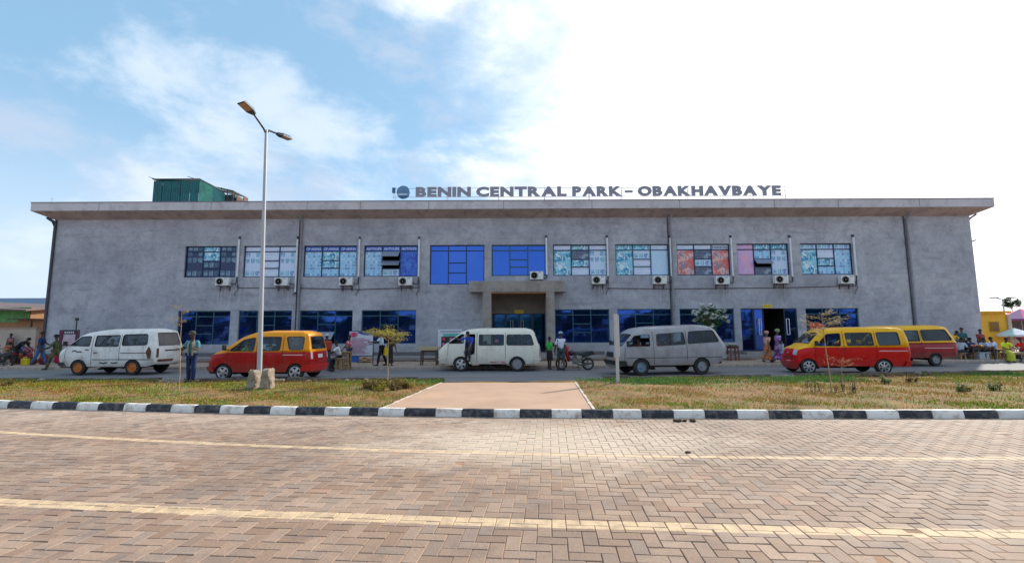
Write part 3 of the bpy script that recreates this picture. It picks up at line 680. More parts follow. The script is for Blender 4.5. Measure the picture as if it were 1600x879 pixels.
# ---- portal
yb = 26.9; cw = 0.5
xL0, xL1 = X(754, yb, 500), X(767.5, yb, 500); xR0, xR1 = X(854, yb, 500), X(867, yb, 500)
zb0, zb1 = F(800, 455.5, yb).z, F(800, 438.5, yb).z
po = MB(); po.box(X(732.5, yb, 445), X(884, yb, 445), yb, WY - 0.001, zb0, zb1); po.build('portal_beam', PORT, bld)
for a, b_ in ((xL0, xL1), (xR0, xR1)):
    po = MB(); po.box(a, b_, yb + 0.012, WY - 0.001, 0.2, zb0 - 0.001); po.build('portal_column', PORT, bld)
yd = 29.3
zd = F(800, 489.5, yd).z
po = MB(); po.box(portal[0] - 0.02, portal[1] + 0.02, yd, yd + 0.2, zd, 4.19); po.build('portal_back_wall', mat('portal_brown_render', (0.27, 0.225, 0.185), 0.9, var=0.15, scale=1.5, dirt=(.12, .1, .09), dscale=1.3), bld)
po = MB(); po.box(portal[0] - 0.02, portal[0], WY + .24, yd, 0.5, 4.19); po.box(portal[1], portal[1] + .02, WY + .24, yd, 0.5, 4.19); po.build('portal_side_wall', PORT, bld)
po = MB(); po.box(portal[0], portal[1], WY - 1.05, WY + 0.24, zb0 - 0.09, zb0 - 0.002); po.build('portal_ceiling', mat('brown_timber_soffit', (0.33, 0.17, 0.08), 0.8, var=0.2), bld)
SIGY = mat('yellow_sign', (0.80, 0.60, 0.03), 0.5); SIGI = mat('dark_sign_lettering', (0.25, 0.16, 0.02), 0.6)
def small_sign(px0, px1, py0, py1, Y, label):
    a, b_ = F(px0, py1, Y), F(px1, py0, Y); t_ = thing('door_sign', label, 'sign', (a.x, Y, a.z)); W, H = b_.x - a.x, b_.z - a.z
    mb = MB(); mb.box(0, W, 0, 0.03, 0, H); mb.build('board', SIGY, t_)
    mb = MB(); text_mb(mb, 'ENTRANCE', W * .12, W * .88, -0.004, H * .35, H * .35, 0.01, 0.01); mb.build('lettering', SIGI, t_)
small_sign(804, 818, 484, 489.4, yd - 0.031, 'small yellow sign above the blue glass doors inside the concrete portal')
small_sign(1192, 1206, 475.5, 480.5, WY - 0.032, 'small yellow sign above the open shop doorway')
# portal glass doors
W = portal[1] - portal[0]
CHR = mat('brushed_steel', (0.75, 0.76, 0.78), 0.3, 0.9, var=0.05)
def door_leaf(parent, x0, y, z0, w, h, hx, rz=0.0, glass=GDR, name='door', handle=True):
    mb = MB(); f = 0.07
    mb.box(0, f, 0, .05, 0, h); mb.box(w - f, w, 0, .05, 0, h); mb.box(f, w - f, 0, .05, 0, f * 1.6); mb.box(f, w - f, 0, .05, h - f, h)
    d = mb.build(name, FRM, parent, (x0, y, z0), rz=rz)
    mb = MB(); mb.box(f, w - f, .02, .032, f * 1.6, h - f); mb.build('glass', glass, d)
    if handle:
        mb = MB()
        mb.tube([(hx, 0, 1.0), (hx, -0.07, 1.0), (hx, -0.07, 1.95), (hx, 0, 1.95)], 0.022); mb.tube([(hx + .16, 0, 1.0), (hx + .16, -0.07, 1.0), (hx + .16, -0.07, 1.95), (hx + .16, 0, 1.95)], 0.022)
        mb.tube([(hx, -0.07, 1.95), (hx + .16, -0.07, 1.95)], 0.02); mb.tube([(hx, -0.07, 1.0), (hx + .16, -0.07, 1.0)], 0.02)
        mb.build('handle', CHR, d)
for k in range(4):
    door_leaf(bld, portal[0] + W * k / 4, yd + 0.05, 0.5, W / 4 - 0.004, zd - 0.5, 0.12 if k == 2 else 0.3, handle=k in (1, 2))
# open shop doorway
W = shopd[1] - shopd[0]; h = shopd[3] - 0.5
door_leaf(bld, shopd[0], WY + .08, .5, W * .24, h, .1, handle=False, glass=GLO)
door_leaf(bld, shopd[0] + W * .245, WY + .1, .5, W * .23, h, .32, rz=R(18), glass=GLO)
door_leaf(bld, shopd[1] - W * .215, WY + .09, .5, W * .215, h, .1, rz=R(-12), glass=GLO)
mb = MB(); mb.box(shopd[0], shopd[1], WY - 0.5, WY + .23, 0.331, .499); mb.build('door_step', PORT, bld)
mb = MB(); mb.box(portal[0] - .3, portal[1] + .3, 26.6, yd, 0.331, .499); mb.build('door_step', PORT, bld)
# ---- downpipes, cables
PGR = mat('grey_pvc', (0.30, 0.30, 0.33), 0.6, var=0.15, dirt=(.15, .13, .13)); PDK = mat('dark_pvc', (0.06, 0.06, 0.075), 0.7)
PWH = mat('white_pvc', (0.80, 0.82, 0.86), 0.5, var=0.1, dirt=(.35, .32, .3), dirt_amt=.5, dscale=3)
for px0, px1, px2 in ((468.5, 468, 468), (1050, 1050, 1050), (1424, 1424, 1424)):
    x_ = X(px0, WY, 440) + (0.0 if px0 != 1424 else 0.0)
    mb = MB(); mb.tube([(x_, WY - .45, ZT + .1), (x_, WY - .22, ZT - .05), (x_, WY - .09, ZT - .22), (x_, WY - .09, 0.4)], 0.065, 10); mb.build('downpipe', PGR, bld, smooth=True)
    mb = MB(); mb.tube([(x_ - .14, WY - .04, ZT), (x_ - .14, WY - .04, 0.9)], 0.03, 6); mb.build('conduit', PDK, bld, smooth=True)
mb = MB(); mb.tube([(BX0 - .35, WY - .2, ZT + .12), (BX0 - .1, WY - .05, ZT - .1), (BX0 - .08, WY + .1, ZT - .4), (BX0 - .08, WY + .1, 0.3)], 0.09, 10); mb.build('downpipe', PDK, bld, smooth=True)
mb = MB(); mb.tube([(BX0 + .09, WY - .06, ZT - .02), (BX0 + .09, WY - .06, 0.3)], 0.055, 8); mb.build('downpipe', PDK, bld, smooth=True)
mb = MB(); mb.tube([(BX1 + .45, WY, ZT + .12), (BX1 + .1, WY + .05, ZT - .12), (BX1 + .07, WY + .3, ZT - .4), (BX1 + .07, WY + .3, 0.3)], 0.05, 8)
mb.tube([(BX1, WY + .15, 7.2), (BX1 + .35, WY + .1, 7.32)], 0.035); mb.build('downpipe', PDK, bld, smooth=True)
for pts in (((372, 446), (372, 449.5), (470, 450), (558, 452), (655, 449), (655, 438)), ((948, 437), (948, 450), (1050, 451), (1232, 449), (1338, 446), (1338, 438))):
    mb = MB(); mb.tube([F(a, b_, WY - .03) for a, b_ in pts], 0.022, 6); mb.build('cable', PDK, bld)
# ---- air conditioners
ACW = mat('ac_white', (0.80, 0.80, 0.78), 0.5, var=0.06, dirt=(.35, .30, .25), dirt_amt=.5, dscale=3); ACG = mat('ac_grille', (0.17, 0.16, 0.15), 0.6); ACL = mat('ac_badge', (0.05, 0.25, 0.45), 0.5)
def ac_unit(px, py0, tx, ty0, ty1, label):
    a = F(px, py0, WY - .35); t_ = thing('air_conditioner', label, 'air conditioner', (a.x, WY, a.z), 0, 'outdoor air conditioner units on the terminal wall')
    W, D, H = .82, .30, .50
    mb = MB(); mb.box(0, W, -.40, -.10, 0, H); c = mb.build('casing', ACW, t_); bv = c.modifiers.new('b', 'BEVEL'); bv.width = .018; bv.segments = 2
    mb = MB(); mb.lathe([(.19, 0), (.20, -.012), (.215, -.012), (.215, 0)], 24, (.27, -.402, .25), 'Y')
    for q in range(7): mb.lathe([(.03 + .024 * q, -.004), (.037 + .024 * q, -.012), (.03 + .024 * q, -.02)], 20, (.27, -.402, .25), 'Y')
    mb.build('fan_grille', ACG, t_)
    mb = MB(); mb.lathe([(.028, -.026), (.028, -.01)], 10, (.27, -.402, .25), 'Y'); mb.build('fan_hub', ACW, t_)
    mb = MB(); mb.box(.56, .72, -.404, -.4, .41, .45); mb.build('badge', ACL, t_)
    for bx_ in (.1, .68): mb = MB(); mb.box(bx_, bx_ + .04, -.42, -.001, -.04, -.001); mb.box(bx_, bx_ + .04, -.035, -.001, -.3, -.041); mb.tube([(bx_ + .02, -.4, -.04), (bx_ + .02, -.02, -.28)], .014, 4); mb.build('bracket', PDK, t_)
    T = F(tx, ty0, WY - .09); B_ = F(tx, ty1, WY - .09); ox, oz = T.x - a.x, a.z
    mb = MB(); mb.tube([(ox, -.09, T.z - oz), (ox, -.09, B_.z - oz)], .055, 8); mb.build('pipe_cover', PWH, t_, smooth=True)
    mb = MB(); mb.tube([(ox - .02, -.01, T.z - oz + .12), (ox, -.09, T.z - oz + .1), (ox, -.09, T.z - oz - .02)], .06, 8); mb.build('pipe_cap', PDK, t_, smooth=True); mb = MB(); mb.tube([(ox, -.09, B_.z - oz - .01), (ox, -.09, B_.z - oz - .15), (ox - .05, -.12, .1), (W, -.2, .15)], [.04, .035, .03, .03], 6)
    if random.random() < .6: mb.tube([(ox, -.05, B_.z - oz - .1), (ox + .04, -.05, -.25), (ox - .15, -.05, -.5), (ox - .1, -.03, -.62)], .016, 5)
    mb.build('pipe_elbow', PDK, t_, smooth=True)
ACS = [(336.5, 446, 374, 373, 432, 'white air conditioner unit under the dark navy poster window'), (428.5, 446, 465, 373, 456, 'white air conditioner unit under the white catalogue poster window'),
       (529.5, 445.5, 562, 373, 432, 'white air conditioner unit under the light blue window lettered CP ARENA'), (622.5, 445.5, 655, 373, 432, 'white air conditioner unit under the bright blue window lettered AUTOLIFE'),
       (828, 436.5, 853.5, 371, 429, 'white air conditioner unit resting over the portal beam under the plain blue window'), (925, 443.5, 948.5, 371, 431, 'white air conditioner unit under the window lettered ARTWORK'),
       (1021, 443.5, 1047, 371, 431, 'white air conditioner unit under the teal and white poster window with a price list'), (1119, 444, 1142, 371, 431, 'white air conditioner unit under the red poster window'),
       (1211, 442.5, 1234, 371, 432, 'white air conditioner unit under the pink and blue poster window'), (1314, 443, 1333, 370, 430, 'white air conditioner unit under the last poster window before the blank end bay')]
for a in ACS: ac_unit(*a)

# ---- roof sign
SL = mat('sign_letter_grey', (0.27, 0.27, 0.33), 0.5, var=0.1); SF = mat('sign_frame_steel', (0.32, 0.31, 0.31), 0.5, 0.4)
YS = ry0 + .35; zl0 = F(800, 307.5, YS).z; zl1 = F(800, 292.3, YS).z; LH = zl1 - zl0
sgn = thing('roof_sign', 'roof sign of grey capital letters reading BENIN CENTRAL PARK-OBAKHAVBAYE on a thin steel frame', 'sign', (0, YS, zl0))
def word(s_, px0, px1):
    xa, xb = X(px0, YS, 300), X(px1, YS, 300)
    gl = [glyph(c, 0.056, .05) for c in s_]; gap = 0.055; tot = sum(g[2] for g in gl) + gap * (len(gl) - 1); k = (xb - xa) / tot; x_ = xa
    for c, g in zip(s_, gl):
        zs = [v[2] for v in g[0]]; z0_, z1_ = min(zs), max(zs)
        mb = MB()
        if c == '-': mb.box(0, g[2] * k, -.05, .05, LH * .36, LH * .56)
        else: mb.add([(v[0] * k, v[1], (v[2] - z0_) / (z1_ - z0_) * LH) for v in g[0]], g[1])
        mb.build('letter', SL, sgn, (x_, -.06, 0), fix=False); x_ += (g[2] + gap) * k
word('BENIN', 650, 736); word('CENTRAL', 744, 885); word('PARK', 894, 971); word('-', 976, 988); word('OBAKHAVBAYE', 996, 1219)
mb = MB(); xe = X(630.5, YS, 300); mb.lathe([(.0, -.08), (.40, -.08), (.42, -.05), (.42, .02), (.40, .03), (0, .03)], 28, (xe, 0, LH * .5), 'Y')
m_, t_, b_ = newmat('emblem_blue'); o_ = t_.obj(); s_ = t_.n('ShaderNodeSeparateXYZ', {0: o_})
cc = t_.mix(t_.ramp(s_.outputs[2], .02, .10), (0.02, 0.09, 0.22), (0.09, 0.22, 0.42)); cc = t_.mix(t_.ramp(t_.noise(5, 3, o_), .52, .56, 0, .8), cc, (0.16, .30, .42))
band = t_.math('MULTIPLY', t_.math('GREATER_THAN', s_.outputs[2], .13), t_.math('LESS_THAN', s_.outputs[2], .20)); cc = t_.mix(t_.math('MULTIPLY', band, t_.ramp(t_.noise(9, 2, o_), .45, .5)), cc, (.7, .8, .85))
t_.set(b_.inputs['Base Color'], cc); mb.build('emblem', m_, sgn, smooth=True)
xa, xb = X(613, YS, 300), X(1232, YS, 300)
mb = MB()
for z_ in (.0, LH * .9): mb.tube([(xa, .06, z_ + .02), (xb, .06, z_ + .02)], .014, 5)
for px in (615, 698, 779, 851, 921, 972, 1025, 1075, 1130, 1177, 1228): x_ = X(px, YS, 300); mb.tube([(x_, .07, -.30), (x_, .07, LH * .92)], .016, 5); mb.tube([(x_ + .02, .75, -.36), (x_, .07, LH * .75)], .012, 4)
mb.build('frame', SF, sgn)
mb = MB(); mb.box(X(613, YS, 300), X(618, YS, 300), -.05, .05, LH * .45, LH * .98); mb.build('floodlight', mat('blue_box', (.04, .12, .25), .5), sgn)
# lightning rods and corner box
for px, py, lab in ((80.5, 307, 'thin lightning rod on the roof edge at the end nearer the teal rooftop shed'), (1541, 299, 'thin lightning rod at the roof corner above the yellow kiosk')):
    p = F(px, 318 if px < 800 else 312, ry0 + .2); t_ = thing('lightning_rod', lab, 'lightning rod', (p.x, ry0 + .2, zf1 + .045 - .045))
    mb = MB(); mb.tube([(0, 0, 0), (0, 0, .42)], [.012, .006], 5); mb.tube([(-.07, 0, .3), (.07, 0, .3)], .006, 4); mb.tube([(0, -.07, .3), (0, .07, .3)], .006, 4); mb.build('rod', SF, t_)
# ---- rooftop corrugated shed
TEAL = mat('teal_corrugated_sheet', (0.015, 0.115, 0.13), 0.45, 0.25, var=0.25, scale=2, dirt=(.02, .16, .13), dscale=1.0); TEAL2 = mat('green_corrugated_sheet', (0.035, 0.19, 0.15), 0.45, 0.2, var=0.25, scale=2)
sx0, sx1 = X(239, 31, 300), X(311, 31, 300); sy0, sy1 = 31.0, 33.8; zr = zf1 - .3
szt = F(280, 282.5, 31).z
shed = thing('rooftop_shed', 'teal corrugated metal shed on the terminal roof', 'shed', (sx0, sy0, zr))
def corr(p, q, z0, z1a, z1b, mtl, parent, name, pitch=.15, amp=.03, mats=None):
    """corrugated sheet from p to q standing on z0, top sloping z1a -> z1b, with depth"""
    p, q = Vector(p), Vector(q); L = (q - p).length; d = (q - p) / L; nrm = Vector((d.y, -d.x)); n = int(L / pitch * 4); vs = []; fs = []
    for s_ in (0, .008):
        for i in range(n + 1):
            u = L * i / n; off = amp * math.sin(i * PI / 2) - s_; pt = p + d * u + nrm * off; z1 = z1a + (z1b - z1a) * i / n
            vs += [(pt.x, pt.y, z0), (pt.x, pt.y, z1)]
    m = 2 * (n + 1)
    for b0 in (0, m): fs += [(b0 + 2 * i, b0 + 2 * i + 2, b0 + 2 * i + 3, b0 + 2 * i + 1) for i in range(n)]
    fs += [(2 * i + 1, 2 * i + 3, m + 2 * i + 3, m + 2 * i + 1) for i in range(n)]
    mb = MB(); mb.add(vs, fs); return mb.build(name, mtl, parent)
W_, D_ = sx1 - sx0, sy1 - sy0; H_ = szt - zr
k_ = 5
for i in range(k_): corr((W_ * i / k_, 0.006 * (i % 2)), (W_ * (i + 1) / k_, 0.006 * (i % 2)), 0, H_, H_, TEAL, shed, 'wall_sheet')
corr((W_, 0), (W_ , D_ / 2), 0, H_ + .08, H_ + .02, TEAL2, shed, 'wall_sheet'); corr((W_ + .01, D_ / 2), (W_ + .01, D_), 0, H_ + .02, H_ - .06, TEAL, shed, 'wall_sheet')
corr((0, D_), (0, 0), 0, H_, H_, TEAL, shed, 'wall_sheet')
mb = MB(); M_ = Matrix.Translation((-.08, -.1, H_ + .1)) @ Matrix.Rotation(R(-1.5), 4, 'X'); mb.box(0, W_ + .16, 0, D_ + .2, 0, .04, M=M_)
mb.tube([(-.3, -.1, H_ + .26), (.15, -.06, H_ + .12)], .02, 5); mb.tube([(W_ - .8, -.1, H_ + .27), (W_ - .3, -.06, H_ + .12)], .02, 5)
mb.build('roof_sheet', mat('roof_sheet_dark', (.05, .10, .11), .5, .3), shed)
YL = 34.0
xl0, xl1, xl2 = X(345, YL, 300), X(367, YL, 305), X(381, YL, 305)
lean = thing('rooftop_lean_to', 'low dark open lean-to frame on the roof just past the teal shed', 'lean-to', (xl0, YL, zr))
LW = xl1 - xl0; hb = F(350, 304, YL).z - zr; h1 = F(345, 293, YL).z - zr; h2 = F(368, 300, YL).z - zr
mb = MB(); mb.box(.05, LW, 0, 1.2, 0, hb); mb.build('tank_box', mat('dark_blue_box', (.02, .05, .07), .6, var=.3), lean)
mb = MB(); mb.add([(-.5, -.2, h1), (LW, -.2, h2), (LW, 1.5, h2), (-.5, 1.5, h1), (-.5, -.2, h1 + .07), (LW, -.2, h2 + .07), (LW, 1.5, h2 + .07), (-.5, 1.5, h1 + .07)], [(0, 1, 5, 4), (1, 2, 6, 5), (2, 3, 7, 6), (3, 0, 4, 7), (0, 3, 2, 1), (4, 5, 6, 7)]); mb.build('roof_sheet', MATS['roof_sheet_dark'], lean)
RTB = mat('rusty_timber', (.14, .08, .06), .9)
for q in (0.08, LW * .5, LW * .92): mb = MB(); mb.tube([(q, -.06, 0), (q, -.06, h1 + (h2 - h1) * q / LW)], .04, 5); mb.build('post', RTB, lean)
crt = thing('rooftop_crate', 'small brown slatted crate on the roof past the dark lean-to', 'crate', (xl1 + .1, YL, zr)); hc_ = F(375, 306, YL).z - zr; CW = xl2 - xl1 - .1
for q in range(7): mb = MB(); mb.box(0, CW, 0, .02, .1 + hc_ * q / 8, .1 + hc_ * (q + .6) / 8); mb.build('slat', RTB, crt)
for q in (0, CW - .05): mb = MB(); mb.box(q, q + .05, .021, .6, 0, hc_); mb.build('post', RTB, crt)
# ================================================================ VANS
RUB = mat('tyre_rubber', (0.022, 0.022, 0.023), 0.85, var=0.3, dirt=(0.10, 0.075, 0.055), dirt_amt=0.5, dscale=3)
UND = mat('underbody_black', (0.02, 0.019, 0.019), 0.9); BPL = mat('black_plastic', (0.025, 0.025, 0.028), 0.55, var=0.2)
SEAT = mat('seat_vinyl', (0.05, 0.05, 0.06), 0.8); ALLOY = mat('alloy_rim', (0.62, 0.62, 0.64), 0.32, 0.8, var=0.08); STEEL = mat('steel_rim', (0.33, 0.33, 0.34), 0.5, 0.5, var=0.15, dirt=(.15, .1, .08))
ORIM = mat('orange_steel_rim', (0.62, 0.17, 0.02), 0.55, var=0.2, dirt=(.2, .08, .03), dirt_amt=.6, dscale=6); BRIM = mat('dusty_blue_rim', (0.20, 0.27, 0.33), 0.6, 0.3, var=.2)
REDL = mat('tail_lens_red', (0.45, 0.012, 0.01), 0.2); AMB = mat('amber_lens', (0.7, 0.22, 0.02), 0.2); HEADL = mat('headlamp_lens', (0.62, 0.64, 0.64), 0.12, 0.3); PLATE = mat('number_plate', (0.68, 0.70, 0.72), 0.5)
PINT = mat('red_print', (0.5, 0.03, 0.02), 0.5); WHST = mat('white_side_stripe', (0.75, 0.45, 0.45), 0.4)
def glass_mat(name, tint, mixv):
    m, t, b = newmat(name); b.inputs['Base Color'].default_value = (*tint, 1); b.inputs['Roughness'].default_value = 0.05; b.inputs['Specular IOR Level'].default_value = 0.7
    tr = t.n('ShaderNodeBsdfTransparent', {0: (0.80, 0.90, 0.92)}); mx = t.n('ShaderNodeMixShader', {0: mixv, 1: tr.outputs[0], 2: b.outputs[0]})
    gl = t.n('ShaderNodeBsdfGlossy', {'Roughness': 0.03, 'Color': (0.9, 0.95, 1.0)}); fr = t.n('ShaderNodeFresnel', {0: 1.5})
    m2 = t.n('ShaderNodeMixShader', {0: t.math('MULTIPLY', fr.outputs[0], 0.75), 1: mx.outputs[0], 2: gl.outputs[0]}); t.L.new(m2.outputs[0], t.N['Material Output'].inputs[0]); return m
GCLR = glass_mat('vehicle_glass', (0.03, 0.05, 0.06), 0.08); GTNT = glass_mat('tinted_vehicle_glass', (0.015, 0.02, 0.03), 0.72); GDST = glass_mat('dusty_vehicle_glass', (0.22, 0.17, 0.14), 0.80)
CURT = mat('pale_curtain', (0.42, 0.52, 0.56), 0.9, var=.3, scale=12)
def paint(name, c, **k):
    return mat(name, c, rough=k.get('rough', 0.32), var=0.05, scale=2, spec=0.3, coat=k.get('coat', 0.05), dirt=k.get('dirt', (0.25, 0.17, 0.12)), dirt_amt=k.get('amt', 0.12), dscale=k.get('ds', 1.3), mud=k.get('mud', .45))
def pip(p, poly):
    x, y = p; c = False; n = len(poly)
    for i in range(n):
        (x1, y1), (x2, y2) = poly[i], poly[(i + 1) % n]
        if (y1 > y) != (y2 > y) and x < (x2 - x1) * (y - y1) / (y2 - y1) + x1: c = not c
    return c
def roundpoly(pts, r=0.06, n=3):
    out = []; k = len(pts)
    for i in range(k):
        p = Vector(pts[i]); a = Vector(pts[i - 1]); b = Vector(pts[(i + 1) % k]); rr = min(r, (a - p).length * .45, (b - p).length * .45)
        u = p + (a - p).normalized() * rr; v = p + (b - p).normalized() * rr
        for j in range(n + 1):
            t = j / n; q = u * (1 - t) ** 2 + p * 2 * t * (1 - t) + v * t * t; out.append((q.x, q.y))
    return out
def offpoly(pts, d):
    c = []; k = len(pts); area = sum(pts[i][0] * pts[(i + 1) % k][1] - pts[(i + 1) % k][0] * pts[i][1] for i in range(k)); s = 1 if area > 0 else -1
    for i in range(k):
        a = Vector(pts[i - 1]); b = Vector(pts[(i + 1) % k]); t = (b - a).normalized(); n = Vector((t.y, -t.x)) * s; p = Vector(pts[i]) + n * d; c.append((p.x, p.y))
    return c
class Van:
    def __init__(s, V, root):
        s.V = V; s.root = root; s.hw = V.get('hw', 0.8)
        s.prof = V['prof']                       # (x, z) from front bottom over the roof to rear bottom
        s.out = []
        # densify profile and round its corners lightly
        pr = roundpoly([(-99, -99)] + s.prof, V.get('cr', 0.07), 3)[4:]
        s.out = [s.prof[0]] + [q for q in pr if q != s.prof[0]][:] 
        s.out = [q for q in s.out if q[0] > -50]
        s.segs = [(Vector(a), Vector(b)) for a, b in zip(s.out, s.out[1:])]
        s.zb = V['belt'][0][1] if isinstance(V['belt'], list) else V['belt']
        s.sill = V.get('sill', 0.3)
    def belt(s, x): return interp(s.V['belt'], x) if isinstance(s.V['belt'], list) else s.V['belt']
    def dist(s, x, z):
        p = Vector((x, z)); m = 9
        for a, b in s.segs:
            d = b - a; L = d.length_squared
            if L < 1e-10: continue
            t = max(0, min(1, (p - a).dot(d) / L)); m = min(m, (p - a - d * t).length)
        return m
    def w(s, x, z):
        w = s.hw; bl = s.V.get('tum_z', 1.12)
        if z > bl: w -= (z - bl) * s.V.get('tum', 0.16)
        else: w -= 0.035 * max(0, (0.75 - z) / 0.5) ** 2
        if 0.62 < z < bl: w += 0.012 * math.sin((z - 0.62) / (bl - 0.62) * PI)
        d = s.dist(x, z); r = 0.2
        if d < r: w -= 0.085 * (1 - d / r) ** 2.2
        return w
    def P(s, x, z, side, off=0.0): return (x, side * (s.w(x, z) + off), z)
    def region(s, outer, holes, step, lines=()):
        """triangulated region (with inner grid points) -> points, tris"""
        vs = []; es = []
        for poly in [outer] + holes:
            o = len(vs); vs += [Vector(p) for p in poly]; k = len(poly); es += [(o + i, o + (i + 1) % k) for i in range(k)]
        for ln in lines:
            o = len(vs); vs += [Vector(p) for p in ln]; es += [(o + i, o + i + 1) for i in range(len(ln) - 1)]
        xs = [p[0] for p in outer]; zs = [p[1] for p in outer]
        x = min(xs) + step / 2
        while x < max(xs):
            z = min(zs) + step / 2
            while z < max(zs):
                if pip((x, z), outer) and not any(pip((x, z), h) for h in holes) : vs.append(Vector((x, z)))
                z += step
            x += step
        r = geometry.delaunay_2d_cdt(vs, es, [], 0, 1e-4); P, F_ = r[0], r[2]
        F_ = [f for f in F_ if (lambda c: pip(c, outer) and not any(pip(c, h) for h in holes))(((P[f[0]].x + P[f[1]].x + P[f[2]].x) / 3, (P[f[0]].y + P[f[1]].y + P[f[2]].y) / 3))]
        return P, F_
    def panel(s, mb, poly, side, off, step=0.3, mi=0, holes=()):
        P, F_ = s.region(poly, list(holes), step); mb.add([s.P(p.x, p.y, side, off) for p in P], F_, mi)
    def band(s, mb, poly, side, wd, off, lip=0.03, mi=0):
        inn = poly; out = offpoly(poly, wd); k = len(poly); sg = [s.P(*p, side, off) for p in out], [s.P(*p, side, off) for p in inn], [s.P(*p, side, off - lip) for p in inn], [s.P(*p, side, -0.002) for p in out]
        vs = sg[3] + sg[0] + sg[1] + sg[2]; mb.add(vs, [(r * k + i, r * k + (i + 1) % k, (r + 1) * k + (i + 1) % k, (r + 1) * k + i) for r in range(3) for i in range(k)], mi)
    def line(s, mb, pts, side, wd=0.018, off=0.003, mi=0):
        """thin seam following the side"""
        P = []
        for a, b in zip(pts, pts[1:]):
            n = max(1, int(math.hypot(b[0] - a[0], b[1] - a[1]) / 0.12))
            P += [(a[0] + (b[0] - a[0]) * i / n, a[1] + (b[1] - a[1]) * i / n) for i in range(n)]
        P.append(pts[-1]); vs = []; k = len(P)
        for i, p in enumerate(P):
            a = Vector(P[max(i - 1, 0)]); b = Vector(P[min(i + 1, k - 1)]); t = (b - a).normalized(); n = Vector((-t.y, t.x)) * wd / 2
            vs += [s.P(p[0] + n.x, p[1] + n.y, side, off), s.P(p[0] - n.x, p[1] - n.y, side, off)]
        mb.add(vs, [(2 * i, 2 * i + 1, 2 * i + 3, 2 * i + 2) for i in range(k - 1)], mi)
    def cross(s, j, t, off=0.0):
        """point across the van on profile point j (float index) at t in -1..1"""
        i = int(j); f = j - i; i2 = min(i + 1, len(s.out) - 1); x = s.out[i][0] * (1 - f) + s.out[i2][0] * f; z = s.out[i][1] * (1 - f) + s.out[i2][1] * f
        a = Vector(s.out[max(i - 1, 0)]) if f < .01 else Vector(s.out[i]); b = Vector(s.out[min(i + 1, len(s.out) - 1)]); d = (b - a).normalized(); n = Vector((-d.y, d.x))
        c = s.V.get('crown', 0.055) * (1 - abs(t) ** 2.4) + off
        return Vector((x + n.x * c, t * s.w(x, z), z + n.y * c))
    def jz(s, z, end):
        rng = range(len(s.out) - 1) if end == 'front' else range(len(s.out) - 2, -1, -1)
        for i in rng:
            z0, z1 = s.out[i][1], s.out[i + 1][1]
            if abs(z1 - z0) > 1e-5 and min(z0, z1) - 1e-6 <= z <= max(z0, z1) + 1e-6: return i + (z - z0) / (z1 - z0)
        return 0 if end == 'front' else len(s.out) - 1
    def patch(s, name, mtl, z0, z1, t0, t1, end, off=0.012, par=None, n=4):
        j0, j1 = s.jz(z0, end), s.jz(z1, end); mb = MB(); vs = []
        m = 4
        for o_ in (-0.02, off):
            for i in range(m + 1):
                for k in range(n + 1): vs.append(s.cross(j0 + (j1 - j0) * i / m, t0 + (t1 - t0) * k / n, o_))
        q = (m + 1) * (n + 1)
        fs = [(q + i * (n + 1) + k, q + i * (n + 1) + k + 1, q + (i + 1) * (n + 1) + k + 1, q + (i + 1) * (n + 1) + k) for i in range(m) for k in range(n)]
        bd = [k for k in range(n + 1)] + [i * (n + 1) + n for i in range(1, m + 1)] + [m * (n + 1) + k for k in range(n - 1, -1, -1)] + [i * (n + 1) for i in range(m - 1, 0, -1)]
        fs += [(bd[i], bd[(i + 1) % len(bd)], q + bd[(i + 1) % len(bd)], q + bd[i]) for i in range(len(bd))]
        mb.add(vs, fs); return mb.build(name, mtl, par or s.root, smooth=40)
def rim_mb(kind, r):
    mb = MB(); n = 20
    mb.lathe([(r, .02), (r, -.005), (r * .93, -.012), (r * .86, .01), (r * .84, .06)], n, (0, 0, 0), 'Y', cap=False)
    if kind == 'alloy':
        for q in range(5):
            M = Matrix.Rotation(q * 2 * PI / 5, 4, 'Y')
            mb.add([M @ Vector(p) for p in ((-.035, .0, .02), (.035, .0, .02), (.055, .012, r * .9), (-.055, .012, r * .9), (-.03, .03, .02), (.03, .03, .02), (.05, .04, r * .9), (-.05, .04, r * .9))], [(0, 1, 2, 3), (4, 7, 6, 5), (0, 4, 5, 1), (1, 5, 6, 2), (3, 2, 6, 7), (0, 3, 7, 4)])
    elif kind == 'star':
        for q in range(7):
            M = Matrix.Rotation(q * 2 * PI / 7, 4, 'Y')
            mb.add([M @ Vector(p) for p in ((-.02, .0, .02), (.02, .0, .02), (.032, .01, r * .92), (-.032, .01, r * .92), (-.02, .03, .02), (.02, .03, .02), (.03, .04, r * .92), (-.03, .04, r * .92))], [(0, 1, 2, 3), (4, 7, 6, 5), (0, 4, 5, 1), (1, 5, 6, 2), (3, 2, 6, 7), (0, 3, 7, 4)])
    else:
        mb.lathe([(.001, .015), (r * .3, .0), (r * .42, .03), (r * .62, .035), (r * .78, .012), (r * .86, .02)], n, (0, 0, 0), 'Y')
        for q in range(8):
            a = q * PI / 4; mb.lathe([(.016, -.0), (.016, .05)], 6, (math.cos(a) * r * .7, .005, math.sin(a) * r * .7), 'Y')
    mb.lathe([(.001, -.015), (.04, -.012), (.05, .01), (.05, .05)], 10, (0, 0, 0), 'Y')
    return mb
